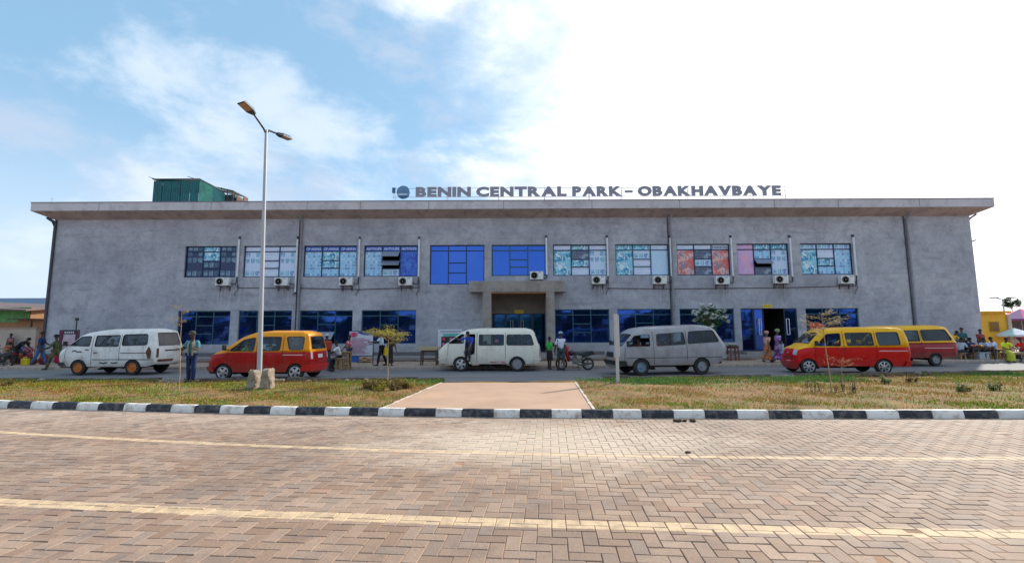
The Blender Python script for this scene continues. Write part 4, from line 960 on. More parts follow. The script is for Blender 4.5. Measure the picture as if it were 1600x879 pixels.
def build_van(V, root):
    s = Van(V, root); hw = s.hw; out = s.out; sill = s.sill
    wr = V.get('wr', 0.29); wb = V['wb']; ar = wr + 0.055
    # bottom edge from rear to front with wheel arches
    xr, zr = out[-1]; xf, zf = out[0]; bot = []
    sl = V.get('sill_line') or sill
    for xc in (wb, 0.0):
        h = wr - 0.02
        da = math.sqrt(max(0.001, ar * ar - (sl - h) ** 2)); a0 = math.atan2(sl - h, da)
        if xc == wb: bot.append((min(xr - 0.02, xc + da + 0.25), sl))
        for k in range(9):
            a = a0 + (PI - 2 * a0) * k / 8; bot.append((xc + ar * math.cos(a), h + ar * math.sin(a)))
        if xc == wb: bot += [(wb * 0.66, sl), (wb * 0.33, sl)]
    bot.append((max(xf + 0.02, -ar - 0.2) if -ar - 0.2 > xf else xf + .02, sl if -ar - 0.2 > xf else zf))
    outer = out + [p for p in bot]
    wins = [roundpoly(p[0], p[2] if len(p) > 2 else 0.05) for p in V['wins']]
    holes = [w_ for w_ in wins]
    if V.get('door_hole'): holes_n = holes + [roundpoly(V['door_hole'], 0.04)]
    else: holes_n = holes
    bl = V['belt'] if isinstance(V['belt'], list) else [(-3, V['belt']), (9, V['belt'])]
    bl = [(x, z) for x, z in bl]
    mats = [V['lower'], V['upper'], UND, V.get('inner', mat('door_card', (.12, .12, .13), .8))]
    mb = MB()
    for side in (-1, 1):
        P, F_ = s.region(outer, holes_n if side == -1 else holes, 0.13, [bl])
        vs = [s.P(p.x, p.y, side) for p in P]; o = len(mb.v); mb.v += vs
        for f in F_:
            c = sum((Vector(P[i]) for i in f), Vector((0, 0))) / 3
            mb.f.append(tuple(i + o for i in f)); mb.m.append(1 if c.y > s.belt(c.x) else 0)
        li = MB(); li.add([s.P(p.x, p.y, side, -0.035) for p in P], F_); li.build('side_lining', mats[3], root, fix=False)
    # strip over the top
    ts = [-1, -.93, -.86, -.6, -.3, 0, .3, .6, .86, .93, 1]
    js = set(range(len(out)))
    wz0, wz1 = V['wind']; rz0, rz1 = V['rearw']
    cut = [s.jz(wz0, 'front'), s.jz(wz1, 'front'), s.jz(rz1, 'rear'), s.jz(rz0, 'rear')]
    # belt crossing
    jb = []
    for i in range(len(out) - 1):
        a, b = out[i], out[i + 1]; fa, fb = a[1] - s.belt(a[0]), b[1] - s.belt(b[0])
        if fa * fb < 0: jb.append(i + fa / (fa - fb))
    js = sorted(js | set(cut) | set(jb)); js = [j for i, j in enumerate(js) if i == 0 or j - js[i - 1] > 1e-3]
    jj = []
    for a, b in zip(js, js[1:]):
        pa_, pb_ = s.cross(a, 1), s.cross(b, 1); n = max(1, int((pb_ - pa_).length / 0.35)); jj += [a + (b - a) * k / n for k in range(n)]
    jj.append(js[-1])
    grid = [[s.cross(j, t) for t in ts] for j in jj]; grid2 = [[s.cross(j, t, -0.04) for t in ts] for j in jj]
    def is_glass(j, t): return (cut[0] - 1e-3 <= j <= cut[1] + 1e-3 and abs(t) < .93) or (cut[2] - 1e-3 <= j <= cut[3] + 1e-3 and abs(t) < .86)
    o = len(mb.v); nt_ = len(ts); mb.v += [tuple(p) for r_ in grid for p in r_]; hl = MB()
    gw = []; gr = []
    for a in range(len(jj) - 1):
        for b in range(nt_ - 1):
            jm = (jj[a] + jj[a + 1]) / 2; tm = (ts[b] + ts[b + 1]) / 2
            f = (a * nt_ + b, a * nt_ + b + 1, (a + 1) * nt_ + b + 1, (a + 1) * nt_ + b)
            if is_glass(jm, tm): (gw if jm <= cut[1] else gr).append([(jj[a], ts[b]), (jj[a], ts[b + 1]), (jj[a + 1], ts[b + 1]), (jj[a + 1], ts[b])]); continue
            i = int(jm); fr = jm - i; c = (out[i][0] * (1 - fr) + out[i + 1][0] * fr, out[i][1] * (1 - fr) + out[i + 1][1] * fr)
            mb.f.append(tuple(q + o for q in f)); mb.m.append(1 if c[1] > s.belt(c[0]) else 0)
            hl.f.append(f); hl.m.append(0)
    hl.v = [tuple(p) for r_ in grid2 for p in r_]; hl.build('headlining', mats[3], root, fix=False)
    mb.build('body', mats[:3], root, smooth=38)
    for nm, g, gm in (('windscreen', gw, GCLR), ('rear_window', gr, V.get('rear_glass', GTNT))):
        m2 = MB()
        for q in g: m2.quad(*[s.cross(j, t, -0.008) for j, t in q])
        m2.build(nm, gm, root, smooth=True)
        # rubber surround
        if g:
            j0, j1 = (cut[0], cut[1]) if nm == 'windscreen' else (cut[2], cut[3]); te = .93 if nm == 'windscreen' else .86; m2 = MB()
            ring = [(j0, t) for t in ts if abs(t) <= te] + [(j0 + (j1 - j0) * k / 4, te) for k in range(1, 4)] + [(j1, t) for t in reversed(ts) if abs(t) <= te] + [(j1 + (j0 - j1) * k / 4, -te) for k in range(1, 4)]
            cj, ct = (j0 + j1) / 2, 0; inn = [(cj + (j - cj) * .94, t * .965) for j, t in ring]; k = len(ring)
            vs = [s.cross(j, t, .004) for j, t in ring] + [s.cross(j, t, .004) for j, t in inn] + [s.cross(j, t, -.02) for j, t in inn]
            m2.add(vs, [(r_ * k + i, r_ * k + (i + 1) % k, (r_ + 1) * k + (i + 1) % k, (r_ + 1) * k + i) for r_ in range(2) for i in range(k)]); m2.build('window_seal', BPL, root)
    for w_, spec in zip(wins, V['wins']):
        for side in (-1, 1):
            m2 = MB(); s.band(m2, w_, side, 0.022, 0.006, 0.04); fr = m2.build('side_window', BPL, root)
            if side == -1 and spec[1] == 'open': continue
            gm = {'clear': GCLR, 'tint': GTNT, 'half': GCLR, 'open': GCLR, 'dust': GDST}[spec[1]]
            m2 = MB(); s.panel(m2, offpoly(w_, 0.006), side, -0.02, 0.4); m2.build('pane', gm, fr)
            if spec[1] == 'half':
                xs = [p[0] for p in w_]; zs = [p[1] for p in w_]; xm = (min(xs) + max(xs)) / 2
                m2 = MB(); s.line(m2, [(xm, min(zs) + .01), (xm, max(zs) - .01)], side, 0.035, -.008); m2.build('divider', BPL, fr)
    # wheels
    h = wr
    rr = wr * V.get('rimf', 0.66); tw = 0.175
    tyre = MB().lathe([(.001, .07), (rr * .97, .07), (rr, .0), (wr * .9, -.008), (wr * .97, .015), (wr, .04), (wr, tw - .04), (wr * .97, tw - .015), (wr * .9, tw), (rr, tw)], 28, (0, 0, 0), 'Y').mesh('wheel', RUB, 35)
    rim = rim_mb(V['rim'][0], rr).mesh('rim', V['rim'][1], 35)
    rimb = rim_mb(V['rim2'][0], rr).mesh('rim', V['rim2'][1], 35) if V.get('rim2') else rim
    for xc in (0, wb):
        for side in (-1, 1):
            o_ = link('wheel', tyre, root, (xc, side * (hw - 0.0), wr))
            if side == 1: o_.rotation_euler.z = PI
            link('rim', rim if xc == 0 else rimb, o_); o_.rotation_euler.y = random.uniform(0, 2)
    # arch liners, floor, interior
    for xc in (0, wb):
        for side in (-1, 1):
            m2 = MB(); k = 9; vs = []
            for yy in (side * (hw - .03), side * (hw - .3)): vs += [(xc + ar * math.cos(PI * i / (k - 1)), yy, wr - .02 + ar * math.sin(PI * i / (k - 1))) for i in range(k)]
            m2.add(vs, [(i, i + 1, k + i + 1, k + i) for i in range(k - 1)]); m2.add([(xc, side * (hw - .3), wr)] + vs[k:], [(0, i + 1, i + 2) for i in range(k - 1)]); m2.build('arch_liner', UND, root, fix=True)
    m2 = MB(); m2.box(out[0][0] + .25, xr - .12, -hw + .07, hw - .07, sl + .03, sl + .12)
    for xc in (0, wb): m2.tube([(xc, -hw + .1, wr), (xc, hw - .1, wr)], .045, 6)
    m2.box(wb * .3, wb * .8, -.3, .1, sl - .1, sl + .03); m2.tube([(wb * .5, .25, sl - .06), (xr - .15, .25, sl - .06)], .03, 6)
    m2.build('floor_pan', UND, root)
    bz = V.get('bz', 1.1)
    for xs_ in V.get('seats', (0.75, 1.6, 2.35)):
        m2 = MB(); m2.box(xs_ - .45, xs_ + .02, -hw + .12, hw - .12, sl + .121, sl + .38); m2.box(xs_ - .02, xs_ + .1, -hw + .12, hw - .12, sl + .381, bz + .02)
        for yy in (-.42, .42): m2.box(xs_ - .01, xs_ + .09, yy - .13, yy + .13, bz + .021, bz + .2)
        m2.build('seat_bench', SEAT, root)
    xw = V['dash']; m2 = MB(); m2.box(xw, xw + .3, -hw + .1, hw - .1, sl + .4, bz - .05); m2.build('dashboard', BPL, root)
    m2 = MB(); k = 14; M_ = Matrix.Translation((xw + .42, -.38, bz + .0)) @ Matrix.Rotation(R(-60), 4, 'Y')
    m2.tube([M_ @ Vector((.18 * math.cos(2 * PI * i / k), .18 * math.sin(2 * PI * i / k), 0)) for i in range(k + 1)], .014, 5); m2.tube([(xw + .25, -.38, bz - .12), (xw + .42, -.38, bz)], .02, 5); m2.build('steering_wheel', BPL, root)
    # seams, handles, trim
    m2 = MB()
    for side in (-1, 1):
        for ln in V['seams']: s.line(m2, ln, side)
    stuff(m2.build('door_seams', UND, root)); 
    for side in (-1, 1):
        for x_, z_ in V['handles']:
            m3 = MB(); y = side * (s.w(x_, z_) + .012); m3.box(x_ - .07, x_ + .07, y - .014, y + .014, z_ - .018, z_ + .018); m3.build('door_handle', V.get('hmat', BPL), root)
        x_, z_ = V['mirror']; y = side * (s.w(x_ + .1, z_) + .02); m3 = MB(); m3.tube([(x_ + .08, y - side * .02, z_), (x_ - .02, y + side * .1, z_ + .06)], .016, 5); m3.box(x_ - .07, x_, y + side * .1 - .07, y + side * .1 + .07, z_ + .0, z_ + .2)
        mo = m3.build('mirror', BPL, root)
        for (xa, xb, z_) in V.get('stripes', ()): m3 = MB(); s.line(m3, [(xa, z_), (xb, z_)], side, .035, .004); m3.build('side_stripe', WHST, root)
        for (xa, xb, z_, wd) in V.get('trims', ()): m3 = MB(); s.line(m3, [(xa, z_), (xb, z_)], side, wd, .006); m3.build('side_trim', BPL, root)
    # bumpers
    for end, spec in (('front', V.get('fb')), ('rear', V.get('rb'))):
        if not spec: continue
        z0, z1, bm_, wrap = spec; m3 = MB(); j0, j1 = s.jz(z0, end), s.jz(z1, end); ts2 = [-1, -.9, -.6, -.2, .2, .6, .9, 1]; vs = []
        sg = -1 if end == 'front' else 1
        for (jq, of) in ((j0, .0), (j0, .05), (j1, .065), (j1, .0)):
            ring = [s.cross(jq, t, of) for t in ts2]; xe = ring[0].x - sg * wrap
            ring = [Vector((xe, -(hw + (.03 if of else -.02)), ring[0].z))] + ring + [Vector((xe, hw + (.03 if of else -.02), ring[0].z))]
            if of: ring[1].y -= .05; ring[-2].y += .05
            vs += ring
        k = len(ts2) + 2; m3.add(vs, [(r_ * k + i, r_ * k + i + 1, (r_ + 1) * k + i + 1, (r_ + 1) * k + i) for r_ in range(3) for i in range(k - 1)]); m3.build('bumper', bm_, root, smooth=35)
    for nm, mt_, z0, z1, t0, t1, end in V.get('patches', ()):
        s.patch(nm, mt_, z0, z1, t0, t1, end)
        if nm in ('headlight', 'tail_light', 'indicator'): s.patch(nm, mt_, z0, z1, -t1, -t0, end)
    if V.get('wipers', True):
        for t0 in (-.5, .25):
            j0 = cut[0] + (cut[1] - cut[0]) * .05; m3 = MB(); m3.tube([s.cross(j0, t0, .02), s.cross(j0 + (cut[1] - cut[0]) * .35, t0 + .35, .02)], .01, 4); m3.build('wiper', BPL, root)
    return s
def place_van(px1, px2, label, cat, V, hwo=None, grp='minibuses queued along the road'):
    a, b_ = G(*px1), G(*px2); d = (b_ - a).normalized(); ang = math.atan2(d.y, d.x); n = Vector((-d.y, d.x, 0)); base = a + n * V.get('hw', .8)
    root = thing('minibus', label, cat, base, ang, grp); V['wb'] = (b_ - a).length if 'wb' not in V else V['wb']
    return build_van(V, root), root
Y_ = paint('taxi_yellow_paint', (0.86, 0.32, 0.004)); RD = paint('bus_red_paint', (0.44, 0.002, 0.006)); RD2 = paint('deep_red_paint', (0.33, 0.006, 0.014)); RD3 = paint('bright_red_paint', (0.64, 0.003, 0.005), mud=.25, amt=.06); YB = paint('bright_yellow_paint', (0.90, 0.46, 0.0), amt=.06)
CRM = paint('cream_paint', (0.82, 0.77, 0.66), mud=.5, amt=.3, dirt=(.40, .33, .24)); OWH = paint('scuffed_white_paint', (0.86, 0.84, 0.80), mud=.75, amt=.5, dirt=(.30, .24, .18), ds=2.2, rough=.45, coat=.2)
SIL = paint('worn_silver_paint', (0.36, 0.345, 0.37), mud=.85, amt=.6, dirt=(.20, .16, .15), ds=1.6, rough=.34, coat=.3)
RUST = mat('rusty_metal', (0.16, 0.06, 0.03), .9, var=.5, scale=8, dirt=(.04, .03, .03), dscale=4)
vans = {}
# --- battered white minibus at the left
V = dict(prof=[(-.86, .36), (-.95, .62), (-.95, .88), (-.90, 1.03), (-.60, 1.20), (-.10, 1.66), (.25, 1.80), (.95, 1.90), (2.9, 1.92), (3.18, 1.86), (3.36, 1.20), (3.38, .95), (3.36, .50)], belt=2.9, tum_z=1.22, sill=.36, hw=.80,
    lower=OWH, upper=OWH, wind=(1.22, 1.62), rearw=(1.22, 1.78), rear_glass=GDST, rim=('steel', ORIM), wr=.32, rimf=.62, dash=-.55, bz=1.15, seats=(.8, 1.65, 2.5),
    wins=[([(-.50, 1.26), (.44, 1.23), (.44, 1.64), (-.02, 1.62)], 'clear'), ([(.68, 1.22), (1.72, 1.22), (1.72, 1.68), (.68, 1.66)], 'half'), ([(1.88, 1.25), (3.0, 1.28), (2.94, 1.73), (1.88, 1.70)], 'clear', .1)],
    seams=[[(.56, .40), (.56, 1.70)], [(1.80, .60), (1.80, 1.72)], [(-.62, .70), (-.60, 1.18)]], handles=[(.36, 1.08), (.74, .95)], mirror=(-.52, 1.24), trims=[(.6, 3.3, .66, .03), (1.85, 3.05, .93, .03)],
    patches=[('headlight', HEADL, .74, .92, .55, .9, 'front'), ('grille', BPL, .74, .90, -.5, .5, 'front'), ('tail_light', RUST, .74, 1.12, .86, .995, 'rear'), ('number_plate', PLATE, .72, .84, -.25, .25, 'rear'), ('tailgate_handle', BPL, 1.0, 1.05, -.45, .45, 'rear'), ('rust_patch', RUST, .56, .66, -.9, .2, 'rear')],
    fb=(.40, .56, BPL, .35))
vans['W'] = place_van((120, 586), (205, 586), 'battered white minibus with orange wheel rims and a rusty broken tail light', 'minibus', V)
s, r_ = vans['W']
m3 = MB(); P_ = [(3.05, .70), (3.20, .70), (3.22, 1.02), (3.1, 1.22), (2.98, 1.0)]; s.panel(m3, P_, -1, .006, .2); m3.build('rust_hole', RUST, r_)
m3 = MB(); s.line(m3, [(-.30, 1.0), (-.18, 1.05), (-.06, .98), (.06, 1.0), (.14, .96)], -1, .05, .006); m3.build('door_decal', BPL, r_)
m3 = MB(); s.line(m3, [(.95, .54), (1.1, .50), (1.3, .54)], -1, .05, .006); s.line(m3, [(1.45, .54), (1.6, .50), (1.75, .55)], -1, .045, .006); stuff(m3.build('sill_decal', BPL, r_))
# --- red and yellow people carrier by the lamp post
V = dict(prof=[(-.56, .30), (-.62, .50), (-.60, .82), (-.48, .95), (-.02, 1.18), (.62, 1.60), (1.0, 1.74), (1.6, 1.80), (2.9, 1.79), (3.14, 1.72), (3.28, 1.10), (3.33, .72), (3.28, .34)], belt=[(-3, .93), (-.5, .95), (0.2, 1.04), (9, 1.05)], tum_z=1.1, sill=.30, hw=.78,
    lower=RD, upper=Y_, wind=(1.20, 1.58), rearw=(1.14, 1.62), rear_glass=GCLR, rim=('alloy', ALLOY), wr=.30, rimf=.70, dash=-.02, bz=1.08, seats=(1.0, 1.75, 2.6),
    wins=[([(.22, 1.10), (1.14, 1.10), (1.16, 1.58), (.72, 1.50)], 'clear', .06), ([(1.40, 1.11), (2.14, 1.12), (2.16, 1.60), (1.36, 1.60)], 'clear', .06), ([(2.52, 1.14), (3.02, 1.14), (3.04, 1.60), (2.38, 1.60)], 'tint', .07)],
    seams=[[(1.25, .34), (1.25, 1.68)], [(2.28, .60), (2.26, 1.68)], [(.16, .5), (.14, 1.06)]], handles=[(1.08, .96), (1.4, .96)], hmat=RD, mirror=(.12, 1.12), stripes=[(2.28, 3.05, .94)],
    patches=[('headlight', HEADL, .66, .86, .55, .96, 'front'), ('grille', BPL, .55, .70, -.45, .45, 'front'), ('tail_light', HEADL, .78, 1.04, .84, .985, 'rear'), ('number_plate', PLATE, .80, .94, -.3, .2, 'rear')],
    fb=(.32, .52, RD, .3), rb=(.36, .56, RD3, .35))
vans['R'] = place_van((347, 594), (460, 594), 'red and yellow minibus with alloy wheels stopped behind the tall street lamp', 'minibus', V)
# --- cream minibus in the middle
V = dict(prof=[(-.86, .34), (-1.0, .50), (-1.02, .86), (-.90, 1.06), (-.66, 1.26), (-.05, 1.70), (.25, 1.83), (.8, 1.88), (2.9, 1.88), (3.2, 1.80), (3.36, 1.50), (3.50, 1.10), (3.53, .80), (3.48, .38)], belt=2.9, tum_z=1.18, sill=.33, hw=.80,
    lower=CRM, upper=CRM, wind=(1.28, 1.66), rearw=(1.2, 1.62), rear_glass=GTNT, rim=('alloy', ALLOY), rim2=('steel', STEEL), wr=.32, rimf=.68, dash=-.6, bz=1.12, seats=(.95, 1.9, 2.7),
    wins=[([(-.56, 1.26), (.10, 1.26), (.12, 1.64), (-.02, 1.64)], 'open', .03), ([(.82, 1.17), (1.92, 1.17), (1.92, 1.62), (.82, 1.62)], 'half', .04), ([(2.07, 1.17), (3.28, 1.17), (3.14, 1.62), (2.07, 1.62)], 'clear', .08)],
    door_hole=[(.17, .66), (.62, .78), (.64, 1.66), (.19, 1.66)],
    seams=[[(.72, .40), (.72, 1.72)], [(2.0, .60), (2.0, 1.70)], [(-.6, .72), (-.58, 1.2)]], handles=[(1.05, 1.0)], hmat=CRM, mirror=(-.55, 1.28),
    patches=[('headlight', HEADL, .66, .84, .55, .92, 'front'), ('grille', BPL, .66, .82, -.5, .5, 'front'), ('tail_light', REDL, .7, 1.0, .84, .985, 'rear'), ('number_plate', PLATE, .55, .66, -.25, .25, 'rear'), ('sticker', ACL, .88, 1.02, .35, .8, 'front')],
    fb=(.36, .56, CRM, .35), rb=(.38, .54, CRM, .25))
vans['C'] = place_van((720, 580), (808, 580), 'cream minibus in front of the concrete portal with its side door open', 'minibus', V)
s, r_ = vans['C']
m3 = MB(); text_mb(m3, 'PRAY 102', 1.30, 2.02, -s.w(1.6, .4) - .006, .37, .075, .02, .004); m3.build('lettering', PINT, r_)
# --- worn silver minibus turning out
V = dict(prof=[(-.86, .38), (-.94, .56), (-.94, .88), (-.90, .98), (-.76, 1.14), (-.26, 1.66), (.02, 1.83), (.5, 1.90), (2.7, 1.98), (3.08, 1.95), (3.34, 1.82), (3.70, 1.22), (3.76, 1.0), (3.70, .64)], belt=2.9, tum_z=1.18, sill=.40, hw=.82,
    lower=SIL, upper=SIL, wind=(1.16, 1.62), rearw=(1.28, 1.72), rear_glass=GTNT, rim=('steel', BRIM), rim2=('steel', STEEL), wr=.335, rimf=.58, dash=-.62, bz=1.12, seats=(.65, 1.5, 2.3, 3.05),
    wins=[([(-.58, 1.17), (.38, 1.18), (.39, 1.62), (-.22, 1.57)], 'open', .04), ([(.69, 1.18), (1.92, 1.24), (1.87, 1.70), (.72, 1.63)], 'half', .05), ([(2.04, 1.26), (3.42, 1.33), (3.20, 1.78), (2.12, 1.73)], 'clear', .07)],
    seams=[[(.55, .42), (.53, 1.76)], [(1.98, .60), (1.97, 1.80)], [(-.70, .62), (-.66, 1.1)]], handles=[(.28, 1.06), (.76, 1.02)], hmat=ALLOY, mirror=(-.55, 1.18), trims=[(-.6, 3.62, .70, .02)],
    patches=[('headlight', HEADL, .70, .92, .55, .92, 'front'), ('grille', BPL, .72, .90, -.52, .52, 'front'), ('tail_light', REDL, .75, 1.1, .84, .985, 'rear'), ('indicator', AMB, .60, .69, .6, .95, 'front')],
    fb=(.40, .60, BPL, .35), rb=(.66, .80, SIL, .3))
vans['G'] = place_van((1003, 587), (1098, 585), 'dented dusty silver grey minibus on the road behind the slim post', 'minibus', V)
# --- red and yellow minibus at the right, front lane
V = dict(prof=[(-.34, .26), (-.40, .42), (-.40, .80), (-.35, .94), (-.26, 1.02), (.06, 1.15), (.56, 1.66), (.80, 1.78), (1.4, 1.83), (3.3, 1.85), (3.78, 1.80), (3.88, 1.40), (3.92, .80), (3.84, .36)], belt=[(-3, .95), (-.38, .95), (-.08, 1.05), (.25, 1.08), (9, 1.09)], tum_z=1.14, sill=.32, hw=.73,
    lower=RD3, upper=YB, wind=(1.20, 1.64), rearw=(1.2, 1.66), rear_glass=GTNT, rim=('star', ALLOY), wr=.30, rimf=.72, dash=.0, bz=1.10, seats=(1.05, 1.95, 2.85),
    wins=[([(.36, 1.15), (1.26, 1.14), (1.30, 1.63), (.80, 1.60)], 'open', .05), ([(1.54, 1.15), (2.52, 1.16), (2.50, 1.65), (1.50, 1.64)], 'clear', .05), ([(2.72, 1.17), (3.52, 1.18), (3.48, 1.67), (2.68, 1.66)], 'tint', .07)],
    seams=[[(1.40, .36), (1.40, 1.72)], [(2.62, .60), (2.60, 1.74)], [(.28, .5), (.28, 1.12)]], handles=[(1.22, .98), (1.55, .98)], hmat=RD3, mirror=(.32, 1.14), stripes=[(2.70, 3.75, .93)],
    patches=[('headlight', HEADL, .76, .96, .62, .97, 'front'), ('grille', RD2, .58, .70, -.55, .55, 'front'), ('grille', BPL, .30, .42, -.6, .6, 'front'), ('number_plate', PLATE, .42, .53, -.30, .18, 'front'), ('tail_light', REDL, .7, 1.05, .84, .985, 'rear'), ('badge', ALLOY, .80, .86, -.08, .08, 'front')],
    fb=(.28, .50, RD3, .02), rb=(.34, .54, RD3, .25))
vans['RR'] = place_van((1265, 584), (1383, 584.6), 'bright red and yellow minibus with two red horns on its roof', 'minibus', V)
s, r_ = vans['RR']
for yy in (-.35, .12):
    m3 = MB(); m3.lathe([(.03, .16), (.05, .06), (.12, -.08), (.13, -.09), (.10, -.07), (.03, .05)], 14, (.72, yy, 1.97), 'X'); m3.tube([(.80, yy, 1.85), (.80, yy, 1.96)], .02, 5); m3.build('roof_horn', mat('horn_red', (.7, .01, .01), .35), r_, smooth=True)
m3 = MB(); m3.tube([(.80, -.35, 1.96), (.80, .12, 1.96)], .02, 5); m3.build('horn_bar', mat('horn_red', (.7, .01, .01), .35), r_)
# --- deep red and yellow minibus behind it
V = dict(prof=[(-1.2, .34), (-1.3, .50), (-1.3, .86), (-1.15, 1.04), (-.9, 1.24), (-.3, 1.72), (.0, 1.86), (.6, 1.92), (3.3, 1.94), (3.62, 1.86), (3.95, 1.22), (4.02, .98), (3.98, .50)], belt=[(-3, 1.12), (9, 1.14)], tum_z=1.2, sill=.42, hw=.82, wb=2.75,
    lower=RD2, upper=YB, wind=(1.26, 1.68), rearw=(1.26, 1.72), rear_glass=GTNT, rim=('steel', STEEL), wr=.31, rimf=.6, dash=-.8, bz=1.14, seats=(.6, 1.5, 2.4),
    wins=[([(-.8, 1.24), (.1, 1.22), (.1, 1.68), (-.3, 1.66)], 'clear'), ([(.55, 1.22), (2.0, 1.22), (2.0, 1.72), (.55, 1.72)], 'half', .05), ([(2.16, 1.24), (3.70, 1.26), (3.44, 1.76), (2.14, 1.74)], 'clear', .08)],
    seams=[[(.35, .46), (.35, 1.72)], [(2.08, .6), (2.08, 1.76)]], handles=[(.6, 1.0)], hmat=RD2, mirror=(-.75, 1.24), stripes=[(2.2, 3.7, .88)], trims=[(.4, 3.9, .62, .02)],
    patches=[('headlight', HEADL, .7, .9, .5, .9, 'front'), ('tail_light', REDL, .72, 1.05, .86, .99, 'rear')], fb=(.36, .56, BPL, .3), rb=(.44, .58, BPL, .3))
b_ = G(1464, 572); d_ = Vector((math.cos(R(4.3)), math.sin(R(4.3)), 0)); a_ = b_ - d_ * 2.75; n_ = Vector((-d_.y, d_.x, 0))
r_ = thing('minibus', 'deep red and yellow minibus with steel wheels half hidden behind the bright red one', 'minibus', a_ + n_ * .82, R(4.3), 'minibuses queued along the road'); vans['B'] = (build_van(V, r_), r_)
# ================================================================ STREET FURNITURE
GALV = mat('galvanised_steel', (0.42, 0.43, 0.47), 0.55, 0.3, var=0.12, scale=3, dirt=(.30, .29, .30), dirt_amt=.5, dscale=3)
LEDG = mat('led_panel', (0.42, 0.25, 0.12), 0.4, var=.3, scale=30); LHD = mat('lamp_head_grey', (0.06, 0.07, 0.09), 0.5, 0.3)
def street_lamp(base, top, arms, label, r0=.078, r1=.042):
    t_ = thing('street_lamp', label, 'street lamp', base); T = Vector(top) - Vector(base)
    mb = MB(); mb.tube([(0, 0, -.05), T * .5, T], [r0, (r0 + r1) / 2, r1], 12); mb.build('pole', GALV, t_, smooth=True)
    mb = MB(); mb.lathe([(r0 + .1, -.02), (r0 + .1, .0), (r0 + .02, .02), (r0 + .015, .3), (r0, .31)], 12); mb.build('base_plate', GALV, t_, smooth=True)
    for (d, L, rise, hl, hw_, tilt) in arms:
        d = Vector(d).normalized(); e = T + d * L + Vector((0, 0, rise))
        mb = MB(); mb.tube([T - Vector((0, 0, .12)), T + d * .1 + Vector((0, 0, .02)), e], [.035, .035, .03], 8); a_ = mb.build('arm', LHD, t_, smooth=True)
        M = Matrix.Translation(e) @ Matrix.Rotation(math.atan2(d.y, d.x), 4, 'Z') @ Matrix.Rotation(-tilt, 4, 'Y')
        mb = MB(); mb.add([M @ Vector(p) for p in ((-.1, -.06, -.03), (.05, -hw_, -.04), (hl, -hw_, -.04), (hl, hw_, -.04), (.05, hw_, -.04), (-.1, .06, -.03), (-.1, -.05, .04), (.08, -hw_ * .8, .06), (hl - .03, -hw_ * .9, .03), (hl - .03, hw_ * .9, .03), (.08, hw_ * .8, .06), (-.1, .05, .04))],
            [(0, 1, 2, 3, 4, 5), (11, 10, 9, 8, 7, 6), (0, 6, 7, 1), (1, 7, 8, 2), (2, 8, 9, 3), (3, 9, 10, 4), (4, 10, 11, 5), (5, 11, 6, 0)])
        for q in range(3): mb.box(.12 + q * .1, .15 + q * .1, -hw_ * .6, hw_ * .6, .05, .085, M=M)
        h_ = mb.build('lamp_head', LHD, t_)
        mb = MB(); mb.box(.09, hl - .04, -hw_ + .03, hw_ - .03, -.052, -.041, M=M); mb.build('led_panel', LEDG, h_)
    return t_
LB = G(404.5, 606, .08); LT = F(416, 203, LB.y)
street_lamp(LB, LT, [((-.34, -.75, 0), .52, .38, .42, .17, R(24)), ((.38, .85, 0), .5, .04, .42, .12, R(2))], 'tall galvanised street lamp with two LED heads standing on the verge between concrete lumps')
ROCK = mat('rough_footing_concrete', (0.33, 0.27, 0.20), 0.95, var=.25, scale=3, dirt=(.16, .13, .10), dirt_amt=.8, dscale=2.5, bump=.8)
def lump(px0, px1, py0, py1, label, dy=0.0):
    a, b_ = G(px0, py1, .06), G(px1, py1, .06); h = F(px0, py0, a.y).z - .06; W = b_.x - a.x
    mb = MB(); n = 22; nl = 12; vs = []; sd = px0 * .37
    from mathutils import noise as _n
    for q in range(nl + 1):
        l = q / nl
        for i in range(n):
            an = 2 * PI * i / n; k = 1.04 - .22 * l ** 3 - (.25 if q == nl else 0)
            d = _n.noise(Vector((math.cos(an) * 1.3 + sd, math.sin(an) * 1.3, l * 3.0))) * .30 + _n.noise(Vector((math.cos(an) * 4 + sd, math.sin(an) * 4, l * 9.0))) * .14
            k *= 1 + d
            vs.append((W / 2 * k * math.copysign(abs(math.cos(an)) ** .6, math.cos(an)), .2 * k * math.copysign(abs(math.sin(an)) ** .6, math.sin(an)), l * h * (1 + d * .35 * l) - (.05 if q == 0 else 0)))
    mb.add(vs, [(q * n + i, q * n + (i + 1) % n, (q + 1) * n + (i + 1) % n, (q + 1) * n + i) for q in range(nl) for i in range(n)] + [tuple(nl * n + i for i in range(n))])
    o = mb.build('concrete_lump', ROCK, None, ((a.x + b_.x) / 2, a.y + .1 + dy, .06), smooth=25); return tag(o, label, 'concrete lump')
lump(385, 401.5, 578, 609, 'rounded dark stained concrete lump against the lamp foot with a paler face'); lump(407.5, 423, 576, 610, 'taller pale jagged concrete lump on the other side of the lamp foot')
pb_ = G(965.5, 600, .06); ptop = F(965, 490, pb_.y).z
t_ = thing('square_post', 'slim pale steel post on the road edge in front of the silver minibus', 'post', pb_)
mb = MB(); mb.box(-.045, .045, -.05, .05, 0, ptop - .06); mb.build('shaft', mat('weathered_white_paint', (.58, .56, .56), .5, var=.1, scale=4, dirt=(.33, .28, .26), dirt_amt=.7, dscale=4), t_)
mb = MB(); mb.box(.05, .085, -.05, -.02, .9, ptop - .1); mb.box(-.085, -.05, -.05, -.02, .9, ptop - .06); mb.build('flange', MATS['weathered_white_paint'], t_)
mb = MB(); mb.box(-.1, .1, -.1, .1, -.03, .04); mb.build('foot', KG, t_)

